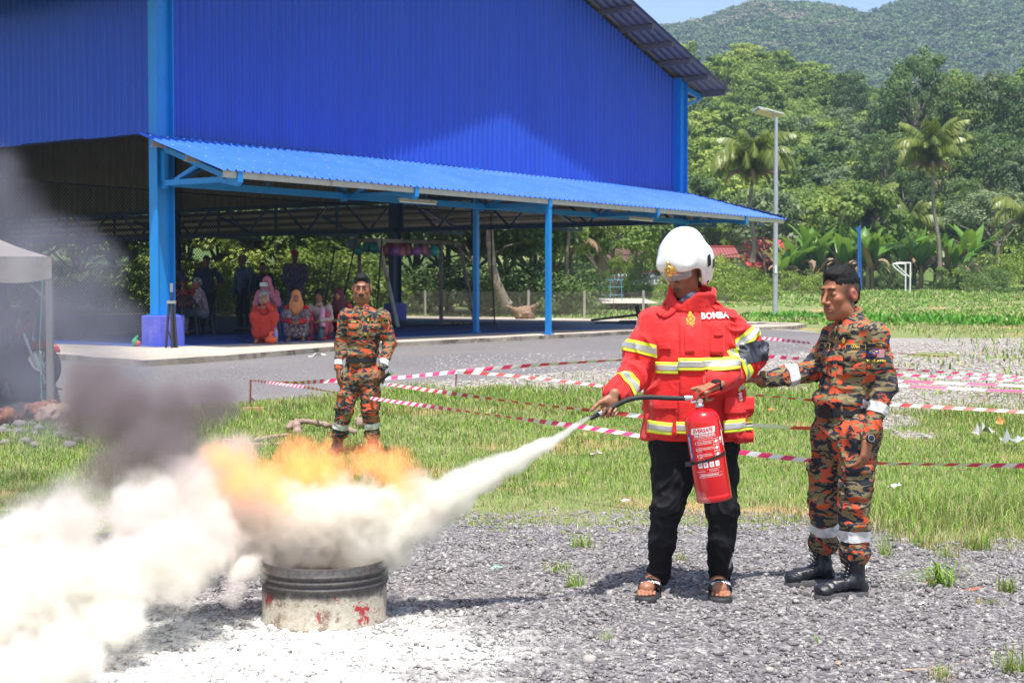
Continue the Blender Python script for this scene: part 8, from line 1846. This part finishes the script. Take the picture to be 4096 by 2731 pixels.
log([(-60, 1720, 0.10), (60, 1700, 0.12), (180, 1680, 0.12), (215, 1672, 0.14)], 0.11, 'half burnt log glowing brown under the tent post', M('burnt_wood', (0.26, 0.10, 0.05), 0.85, var=0.4, vs=4, alt=(0.03, 0.025, 0.025), altf=0.5))
log([(190, 1700, 0.08), (250, 1680, 0.08)], 0.12, 'pale sawn stump end beside the burnt log')
log([(3610, 2690, 0.012), (3700, 2688, 0.012), (3800, 2672, 0.012), (3880, 2650, 0.012), (3965, 2628, 0.014)], 0.0045, 'thin pale stick curving across the rubble in the bottom right', M('pale_stick', (0.50, 0.34, 0.22), 0.8), 'stick')
r2 = np.random.default_rng(77); ash = M('ash_stone', (0.20, 0.18, 0.18), 0.9, var=0.3, vs=9)
for k in range(34):
    px, py = r2.uniform(-40, 340), r2.uniform(1700, 1800); p = GG(px, py); o = link('stone', stone_mesh(40+k % 5), ash, None, p+Vector((0, 0, 0.03))); sc_ = r2.uniform(0.03, 0.075); o.scale = (sc_*1.1, sc_, sc_*1.1); o.rotation_euler = (0, 0, r2.uniform(0, 6)); tag(o, 'ashy grey stone in the pile round the burnt log', 'stone', 'ashy stones round the burnt log')
def litter(px, py, w_, h_, col, label, cat='litter', rz=0.3, z=0.01, seed=1, up=0.3):
    p = GG(px, py); V, F = grid2(w_, h_, 5, 3); r3 = np.random.default_rng(seed+int(px)); V3 = [(x, y, up*w_*(0.5+0.5*math.sin(x*40/w_*0.2+seed))*abs(r3.normal(0.3, 0.4))) for x, y in V]
    me = bpy.data.meshes.new('litter'); me.from_pydata(V3, [], F); o = link('litter', me, M('litter_'+label.split()[0]+str(int(px)), col, 0.5, var=0.15, vs=15), None, p+Vector((0, 0, z)), (0.1, -0.1, rz)); so = o.modifiers.new('s', 'SOLIDIFY'); so.thickness = 0.0015; tag(o, label, cat)
for a in ((3580, 1962, 0.10, 0.07, (0.62, 0.68, 0.68), 'crumpled clear plastic cup lying in the grass right of the instructor', 'litter', 0.3, 0.03, 1, 0.8), (3608, 2052, 0.045, 0.035, (0.70, 0.22, 0.22), 'torn red wrapper in the straw right of the instructor', 'litter', 0.2, 0.02), (3890, 2362, 0.10, 0.04, (0.42, 0.13, 0.08), 'flat orange-brown shard on the rubble at the right', 'litter', 0.1, 0.008, 1, 0.1), (1980, 2278, 0.085, 0.02, (0.25, 0.50, 0.40), 'thin green glass sliver on the rubble near the powder jet', 'litter', 0.2),
          (3465, 2278, 0.045, 0.03, (0.70, 0.70, 0.74), 'small white scrap behind the heel of the near boot', 'litter', 0.5, 0.015), (3690, 2420, 0.05, 0.015, (0.78, 0.76, 0.70), 'white sliver of rubbish on the rubble right of the near boot'), (2385, 1835, 0.11, 0.03, (0.62, 0.45, 0.46), 'pale pink strip of tape lying in the grass below the nozzle', 'litter', 0.05, 0.05), (2500, 2022, 0.06, 0.03, (0.70, 0.75, 0.66), 'pale scrap in the grass left of the black trousers', 'litter', 0.4, 0.04),
          (3930, 1770, 0.20, 0.12, (0.36, 0.36, 0.34), 'heap of grey and white rubbish in the tall grass at the right', 'litter', 0.4, 0.1, 2, 0.9), (4000, 1755, 0.10, 0.07, (0.62, 0.26, 0.08), 'rusty orange leaf-like scrap on top of the rubbish heap', 'litter', 1.0, 0.16, 2, 0.9), (4050, 1800, 0.22, 0.10, (0.36, 0.39, 0.39), 'clear plastic film beside the rubbish heap at the right edge', 'litter', 0.2, 0.08, 4, 0.6), (2600, 2330, 0.03, 0.012, (0.60, 0.50, 0.36), 'dry leaf beside the left sandal'), (3725, 2335, 0.07, 0.03, (0.46, 0.28, 0.15), 'brown dead leaf beside the sprawling weed'),
          (2560, 2580, 0.02, 0.05, (0.62, 0.60, 0.55), 'white stick end on the rubble below the sandals', 'litter', 0.8), (3360, 2660, 0.035, 0.02, (0.50, 0.30, 0.20), 'small rust coloured leaf on the rubble at the bottom'), (3085, 1655, 0.08, 0.05, (0.75, 0.20, 0.05), 'orange scrap in the grass behind the two men', 'litter', 0.4, 0.05), (1270, 1430, 0.30, 0.05, (0.70, 0.66, 0.58), 'broken pale flake at the foot of the apron kerb', 'litter', 0.2, 0.03), (865, 1435, 0.20, 0.08, (0.74, 0.74, 0.74), 'white crumpled paper at the kerb left of the officer', 'litter', 0.2, 0.05, 3, 0.6)):
    litter(*a)
# ================================================================== TENT AND MOTORCYCLE
e = empty('tent', GG(190, 1652), 0, 'small white pop-up tent canopy at the left edge with one pole in view', 'tent'); O_ = GG(190, 1652); Yt = O_.y; can = M('tent_canvas', (0.40, 0.345, 0.315), 0.75, var=0.08, vs=3, bump=0.3, bs=8, bd=0.03)
def rt(px, py, dy=0.0): return W(px, py, Yt+dy)-O_
Wd = 2.6; zt = rt(0, 1030).z; zr = rt(0, 955).z+0.35
cR = rt(206, 1030); V = [(cR.x, 0, cR.z), (cR.x-Wd, 0, cR.z), (cR.x-Wd, Wd, cR.z), (cR.x, Wd, cR.z), (cR.x-Wd/2, Wd/2, cR.z+0.62)]; V = [(cR.x+(a-cR.x)*math.cos(0.33)-b_*math.sin(0.33), (a-cR.x)*math.sin(0.33)+b_*math.cos(0.33), c) for a, b_, c in V]
m = MB(); 
for k in range(4):
    a, b_, c = Vector(V[k]), Vector(V[(k+1) % 4]), Vector(V[4]); n = 8; gv_ = []
    for i in range(n+1):
        for j in range(n+1):
            u = j/n; p = a.lerp(b_, u).lerp(c, i/n); p.z += -0.10*math.sin(math.pi*i/n)*(0.6+0.4*math.sin(u*9))-0.02*math.sin(u*30)*(1-i/n); gv_.append(p)
    m.add(gv_, [(i*(n+1)+j, i*(n+1)+j+1, (i+1)*(n+1)+j+1, (i+1)*(n+1)+j) for i in range(n) for j in range(n)], True)
m.build('roof_canvas', can, e)
m = MB()
for k in range(4):
    a, b_ = Vector(V[k]), Vector(V[(k+1) % 4]); n = 40; gv_ = []
    for j in range(n+1):
        p = a.lerp(b_, j/n); out = (Vector((-(b_-a).y, (b_-a).x, 0)).normalized())*-0.02*math.sin(j*0.9); d_ = 0.24+0.05*abs(math.sin(j*math.pi/13)); gv_ += [p+Vector((0, 0, 0.01)), p+out-Vector((0, 0, d_/2)), p+out*1.6-Vector((0, 0, d_))]
    m.add(gv_, [(3*j+q, 3*j+q+1, 3*j+q+4, 3*j+q+3) for j in range(n) for q in (0, 1)], True)
m.build('valance', can, e)
pg = M('tent_pole_grey', (0.26, 0.24, 0.23), 0.5, 0.2)
for i in (0, 1, 3): MB().bar((V[i][0]-0.04*(1 if i != 1 else -1), V[i][1]+0.04, V[i][2]), (V[i][0]-0.04*(1 if i != 1 else -1), V[i][1]+0.04, -0.02), 0.07).build('pole', pg, e)
MB().bar((cR.x-0.05, 0.04, cR.z-0.5), (cR.x-0.55, 0.05, cR.z-0.02), 0.03).build('brace', pg, e); MB().tube([(cR.x-0.10, 0.0, cR.z-0.2), (cR.x-0.13, -0.05, 0.8), (cR.x-0.12, -0.03, 0.1)], 0.006, 5).build('guy_rope', M('green_twine', (0.03, 0.40, 0.30), 0.6), e)
mb_ = GG(90, 1560); e = empty('motorcycle', mb_, R(-12), 'black and red motorcycle parked under the tent behind the crouching person', 'motorcycle'); 
def wheel(x):
    w_ = MB().lathe([(0.22, -0.04), (0.27, -0.045), (0.295, 0.0), (0.27, 0.045), (0.22, 0.04)], (x, 0, 0.295), 28, True, Matrix.Rotation(R(90), 3, 'X')).build('wheel', rubber, e)
    MB().lathe([(0.205, -0.02), (0.225, -0.025), (0.225, 0.025), (0.205, 0.02), (0.205, -0.02)], (x, 0, 0.295), 28, True, Matrix.Rotation(R(90), 3, 'X')).build('rim', steelm, w_)
    for k in range(10): a = k*0.628; MB().bar((x, 0, 0.295), (x+0.21*math.cos(a), 0, 0.295+0.21*math.sin(a)), 0.008).build('spoke', steelm, w_)
wheel(0.25); wheel(-0.95); bm_ = M('fairing_black', (0.02, 0.02, 0.025), 0.25, coat=0.5); rm_ = M('fairing_red', (0.50, 0.02, 0.02), 0.3, coat=0.5)
MB().tube([(0.25, -0.08, 0.295), (0.05, -0.08, 0.78)], 0.022, 8).build('fork', steelm, e); MB().tube([(0.25, 0.08, 0.295), (0.05, 0.08, 0.78)], 0.022, 8).build('fork', steelm, e); MB().tube([(-0.02, -0.34, 0.98), (0.02, -0.12, 0.94), (0.02, 0.12, 0.94), (-0.02, 0.34, 0.98)], 0.015, 8).build('handlebar', blackp, e)
s = Sculpt(); s.cap((0.08, 0, 0.92), (0.02, 0, 0.60), 0.11, 0.10, 0.05).cap((0.0, 0, 0.55), (-0.35, 0, 0.42), 0.09, 0.12, 0.05).cap((-0.35, 0, 0.62), (-0.95, 0, 0.78), 0.10, 0.07, 0.05); link('fairing', s.mesh('fairing', 0.014), bm_, e)
s = Sculpt(); s.cap((0.13, -0.05, 0.86), (-0.02, -0.10, 0.66), 0.035, 0.05, 0.02).cap((0.12, 0.05, 0.86), (-0.02, 0.10, 0.66), 0.035, 0.05, 0.02); link('side_panel', s.mesh('side_panel', 0.012), rm_, e)
s = Sculpt(); s.cap((-0.35, 0, 0.74), (-0.90, 0, 0.82), 0.085, 0.075, 0.02, fl=(0, 0, 1), ff=1.8); link('seat', s.mesh('seat', 0.012), blackp, e); s = Sculpt(); s.ell((0.25, 0, 0.50), (0.28, 0.07, 0.14), 0.01).ell((0.25, 0, 0.40), (0.30, 0.10, 0.17), 0.01, sub=1); link('mudguard', s.mesh('mudguard', 0.012), rm_, e)
# ================================================================== AIR, SMOKE, POWDER, FIRE
hz = NT('haze'); hz.n.remove(hz.p); pv = hz.n.new('ShaderNodeVolumePrincipled'); pv.inputs['Color'].default_value = (0.50, 0.66, 1.0, 1); pv.inputs['Density'].default_value = 0.00029; pv.inputs['Anisotropy'].default_value = 0.0
hz.ln(pv.outputs[0], hz.out.inputs['Volume'])
hz_o = MB().box((100, 640, 150), (2600, 1420, 310)).build('haze', hz.m); tag(hz_o, kind='stuff')
class VolMat(NT):
    def __init__(s, name, step=0.4):
        super().__init__(name); s.n.remove(s.p); s.P = s.pos(); s.m.cycles.volume_step_rate = step; s.m.volume_intersection_method = 'FAST'
    def vm(s, op, a, b=None, c=None):
        n = s.n.new('ShaderNodeVectorMath'); n.operation = op
        for i, x in enumerate((a, b, c)):
            if x is None: continue
            if isinstance(x, (tuple, list, Vector)): n.inputs[i].default_value = tuple(x)
            elif isinstance(x, (int, float)): n.inputs['Scale'].default_value = x
            else: s.ln(x, n.inputs[i])
        return n
    def warp(s, sc, amp, detail=3, P=None):
        P = P or s.P; nz = s.noise(P, sc, detail, 0.55, 0.0, 'Color'); q = s.vm('SUBTRACT', nz, (0.5, 0.5, 0.5)).outputs[0]
        w_ = s.n.new('ShaderNodeVectorMath'); w_.operation = 'SCALE'; s.ln(q, w_.inputs[0]); w_.inputs['Scale'].default_value = amp
        return s.vm('ADD', P, w_.outputs[0]).outputs[0]
    def blobs(s, P, bl, smooth=0.25):
        f = None
        for c, r in bl:
            d = s.vm('DISTANCE', P, c).outputs['Value']; g_ = s.math('MULTIPLY_ADD', d, -1.0/r, 1.0)
            f = g_ if f is None else s.math('SMOOTH_MAX', f, g_, smooth)
        return f
def hull(name, bl, mat, label, h=0.05, gr=1.22, cat=None, cut=None):
    s = Sculpt()
    for c, r in bl: s.ell(c, r*gr, 0.08)
    if cut is not None: s.box((0, 0, cut-5), (40, 40, 5), 0.001, 0.02, sub=1)
    return tag(link(name, s.mesh(name, h), mat), label, None, None, 'stuff')
def bl(lst): return [(W(px, py, Y), r*Y/FPX) for px, py, Y, r in lst]
# powder cloud
PC = bl([(1500, 2080, 6.90, 150), (1380, 2060, 6.95, 210), (1200, 2080, 6.92, 200), (1010, 2090, 6.9, 210), (840, 2110, 6.7, 220), (1560, 2185, 6.85, 110), (700, 2230, 6.45, 200), (560, 2310, 6.25, 220), (370, 2340, 6.1, 260),
         (160, 2420, 5.9, 290), (-90, 2480, 5.8, 330), (250, 2600, 5.55, 200), (40, 2680, 5.4, 230), (430, 2500, 5.9, 150), (300, 2160, 6.3, 200), (90, 2170, 6.3, 170), (640, 2050, 6.8, 190), (-350, 2450, 5.9, 380), (1180, 2225, 6.92, 100), (1300, 2235, 6.92, 105), (1430, 2230, 6.9, 100), (1060, 2210, 6.8, 110), (980, 2240, 6.6, 90)])
vmt = VolMat('powder_cloud', 0.35); Pw = vmt.warp(2.6, 0.36, 3); Pw = vmt.warp(8.0, 0.13, 2, Pw)
f = vmt.blobs(Pw, PC, 0.12); n = vmt.noise(vmt.P, 5.5, 5, 0.62)
f = vmt.math('ADD', f, vmt.math('MULTIPLY', vmt.math('SUBTRACT', n, 0.5), 0.95)); f = vmt.math('ADD', f, vmt.math('MULTIPLY', vmt.math('SUBTRACT', vmt.noise(vmt.P, 15, 3, 0.65), 0.5), 0.62)); f = vmt.math('SUBTRACT', f, 0.05)
z = vmt.n.new('ShaderNodeSeparateXYZ'); vmt.ln(vmt.P, z.inputs[0])
den = vmt.math('MULTIPLY', f, 2.1, clamp=True); den = vmt.math('POWER', den, 2.0); den = vmt.math('MULTIPLY', den, 30.0)
pv = vmt.n.new('ShaderNodeVolumePrincipled'); pv.inputs['Color'].default_value = (0.992, 0.974, 0.928, 1); pv.inputs['Anisotropy'].default_value = 0.25; vmt.ln(den, pv.inputs['Density']); vmt.ln(pv.outputs[0], vmt.out.inputs['Volume'])
hull('powder_cloud', PC, vmt.m, 'billowing cream white powder cloud spilling from the drum to the lower left', cut=0.012)
# powder jet
A = W(2358, 1676, 7.06); B_ = W(1560, 2110, 6.92); dv = (B_-A); LJ = dv.length; dn = dv.normalized()
vj = VolMat('powder_jet', 0.35); Pj = vj.warp(6.0, 0.09, 3); rel = vj.vm('SUBTRACT', Pj, tuple(A)).outputs[0]; t = vj.math('DIVIDE', vj.vm('DOT_PRODUCT', rel, tuple(dn)).outputs['Value'], LJ)
sc_ = vj.n.new('ShaderNodeVectorMath'); sc_.operation = 'SCALE'; sc_.inputs[0].default_value = tuple(dv); vj.ln(t, sc_.inputs['Scale'])
perp = vj.vm('LENGTH', vj.vm('SUBTRACT', rel, sc_.outputs[0]).outputs[0]).outputs['Value']
tc = vj.math('MAXIMUM', t, 0.0); rad = vj.math('ADD', vj.math('MULTIPLY', vj.math('POWER', tc, 1.25), 0.175), 0.012)
f = vj.math('SUBTRACT', 1.0, vj.math('DIVIDE', perp, rad)); mp = vj.mapp(vj.P, (1, 1, 1)); n = vj.noise(mp, 9, 5, 0.65)
f = vj.math('ADD', f, vj.math('MULTIPLY', vj.math('MULTIPLY', vj.math('SUBTRACT', n, 0.5), 1.7), vj.math('ADD', vj.math('MULTIPLY', tc, 0.9), 0.12)))
den = vj.math('MULTIPLY', f, 2.2, clamp=True); fade = vj.math('SUBTRACT', 1.0, vj.math('MULTIPLY', tc, 0.72)); den = vj.math('MULTIPLY', vj.math('MULTIPLY', den, fade), 60.0)
pv = vj.n.new('ShaderNodeVolumePrincipled'); pv.inputs['Color'].default_value = (0.985, 0.975, 0.925, 1); pv.inputs['Anisotropy'].default_value = 0.2; vj.ln(den, pv.inputs['Density']); vj.ln(pv.outputs[0], vj.out.inputs['Volume'])
s = Sculpt(); s.chain([A+dn*(LJ*k/5) for k in range(6)], [0.018+0.25*(k/5)**1.2 for k in range(6)], 0.02); tag(link('powder_jet', s.mesh('powder_jet', 0.014), vj.m), 'white powder jet widening from the hose nozzle to the drum', None, None, 'stuff')
# dark smoke leaving the fire and the grey veil drifting up to the left
DS = bl([(520, 1660, 8.3, 200), (700, 1640, 8.2, 190), (880, 1620, 8.0, 130), (380, 1640, 8.6, 180), (620, 1820, 7.6, 170), (760, 1860, 7.4, 150), (480, 1880, 7.5, 150), (400, 1560, 8.8, 150)])
vd = VolMat('dark_smoke', 0.5); Pd = vd.warp(2.2, 0.35, 4); f = vd.blobs(Pd, DS, 0.15); n = vd.noise(vd.P, 3.2, 5, 0.6); f = vd.math('ADD', f, vd.math('MULTIPLY', vd.math('SUBTRACT', n, 0.5), 0.9))
den = vd.math('MULTIPLY', vd.math('POWER', vd.math('MULTIPLY', f, 1.8, clamp=True), 1.3), 7.5)
pv = vd.n.new('ShaderNodeVolumePrincipled'); pv.inputs['Color'].default_value = (0.36, 0.30, 0.31, 1); pv.inputs['Anisotropy'].default_value = 0.1; vd.ln(den, pv.inputs['Density']); vd.ln(pv.outputs[0], vd.out.inputs['Volume'])
hull('dark_smoke', DS, vd.m, 'brown-grey smoke rolling up behind the powder cloud', 0.08, 1.3)
PS = bl([(880, 1900, 6.85, 170), (720, 1960, 6.6, 170), (560, 2030, 6.3, 170), (320, 2050, 6.1, 160), (150, 2080, 6.1, 130), (820, 2120, 6.25, 140), (660, 2180, 6.1, 120), (1040, 1960, 6.7, 110), (960, 1780, 7.1, 110), (1640, 1960, 6.9, 90), (1700, 2050, 6.9, 70), (930, 2330, 6.2, 90)])
vp = VolMat('pale_smoke', 0.4); Pp = vp.warp(2.6, 0.34, 4); f = vp.blobs(Pp, PS, 0.15); n = vp.noise(vp.P, 4.5, 5, 0.65); f = vp.math('ADD', f, vp.math('MULTIPLY', vp.math('SUBTRACT', n, 0.5), 1.0))
den = vp.math('MULTIPLY', vp.math('POWER', vp.math('MULTIPLY', f, 1.7, clamp=True), 1.5), 7.0)
pv = vp.n.new('ShaderNodeVolumePrincipled'); pv.inputs['Color'].default_value = (0.86, 0.79, 0.76, 1); vp.ln(den, pv.inputs['Density']); vp.ln(pv.outputs[0], vp.out.inputs['Volume'])
hull('pale_smoke', PS, vp.m, 'pinkish beige smoke thinning out over the white powder', 0.06, 1.3)
GS = bl([(-60, 700, 11.5, 170), (20, 900, 11.3, 230), (210, 1010, 11.0, 190), (360, 1110, 10.8, 190), (120, 1180, 10.8, 260), (300, 1330, 10.4, 250), (60, 1420, 10.3, 280), (460, 1280, 10.4, 170), (420, 1480, 10.0, 230), (180, 1620, 9.9, 240), (560, 1480, 9.6, 150), (-200, 1200, 11, 320)])
vg = VolMat('grey_smoke', 0.6); Pg = vg.warp(1.5, 0.45, 4); f = vg.blobs(Pg, GS, 0.15); n = vg.noise(vg.P, 2.4, 5, 0.6); f = vg.math('ADD', f, vg.math('MULTIPLY', vg.math('SUBTRACT', n, 0.5), 0.8))
den = vg.math('MULTIPLY', vg.math('POWER', vg.math('MULTIPLY', f, 1.6, clamp=True), 1.3), 1.35)
pv = vg.n.new('ShaderNodeVolumePrincipled'); pv.inputs['Color'].default_value = (0.33, 0.33, 0.42, 1); pv.inputs['Anisotropy'].default_value = 0.0; vg.ln(den, pv.inputs['Density']); vg.ln(pv.outputs[0], vg.out.inputs['Volume'])
hull('grey_smoke', GS, vg.m, 'thin grey smoke veil drifting up past the tent at the left', 0.12, 1.3)
# flames
FL = bl([(1210, 1880, 7.05, 140), (1310, 1890, 7.05, 115), (1110, 1920, 7.0, 95), (1205, 1825, 7.08, 90), (1290, 1835, 7.08, 70), (970, 1890, 6.68, 125), (1050, 1930, 6.68, 110), (880, 1840, 6.70, 90), (1110, 1980, 6.65, 80), (1570, 1870, 7.05, 95), (1480, 1835, 7.1, 85), (1615, 1940, 6.95, 90), (1540, 2010, 6.72, 50)])
vf = VolMat('flames', 0.25); Pf = vf.warp(6.5, 0.13, 5); Pf = vf.warp(20, 0.03, 3, Pf); f = vf.blobs(Pf, FL, 0.12); n = vf.noise(vf.mapp(vf.P, (1, 1, 0.8)), 15, 5, 0.7, 1.0)
f2 = vf.math('ADD', f, vf.math('MULTIPLY', vf.math('SUBTRACT', n, 0.5), 2.3)); em = vf.math('MULTIPLY', f2, 2.2, clamp=True)
pv = vf.n.new('ShaderNodeVolumePrincipled'); pv.inputs['Color'].default_value = (0.8, 0.5, 0.3, 1)
vf.ln(vf.math('MULTIPLY', em, 7.0), pv.inputs['Density']); vf.ln(vf.ramp(f2, [(0.05, (1.0, 0.10, 0.01)), (0.5, (1.0, 0.24, 0.015)), (1.0, (1.0, 0.50, 0.07))]), pv.inputs['Emission Color'])
vf.ln(vf.math('MULTIPLY', vf.math('POWER', em, 1.5), 5.6), pv.inputs['Emission Strength']); vf.ln(pv.outputs[0], vf.out.inputs['Volume'])
hull('flames', FL, vf.m, 'orange flames licking up behind the white powder', 0.03, 1.25)
cy.volume_bounces = 9; cy.max_bounces = 11; cy.volume_max_steps = 160
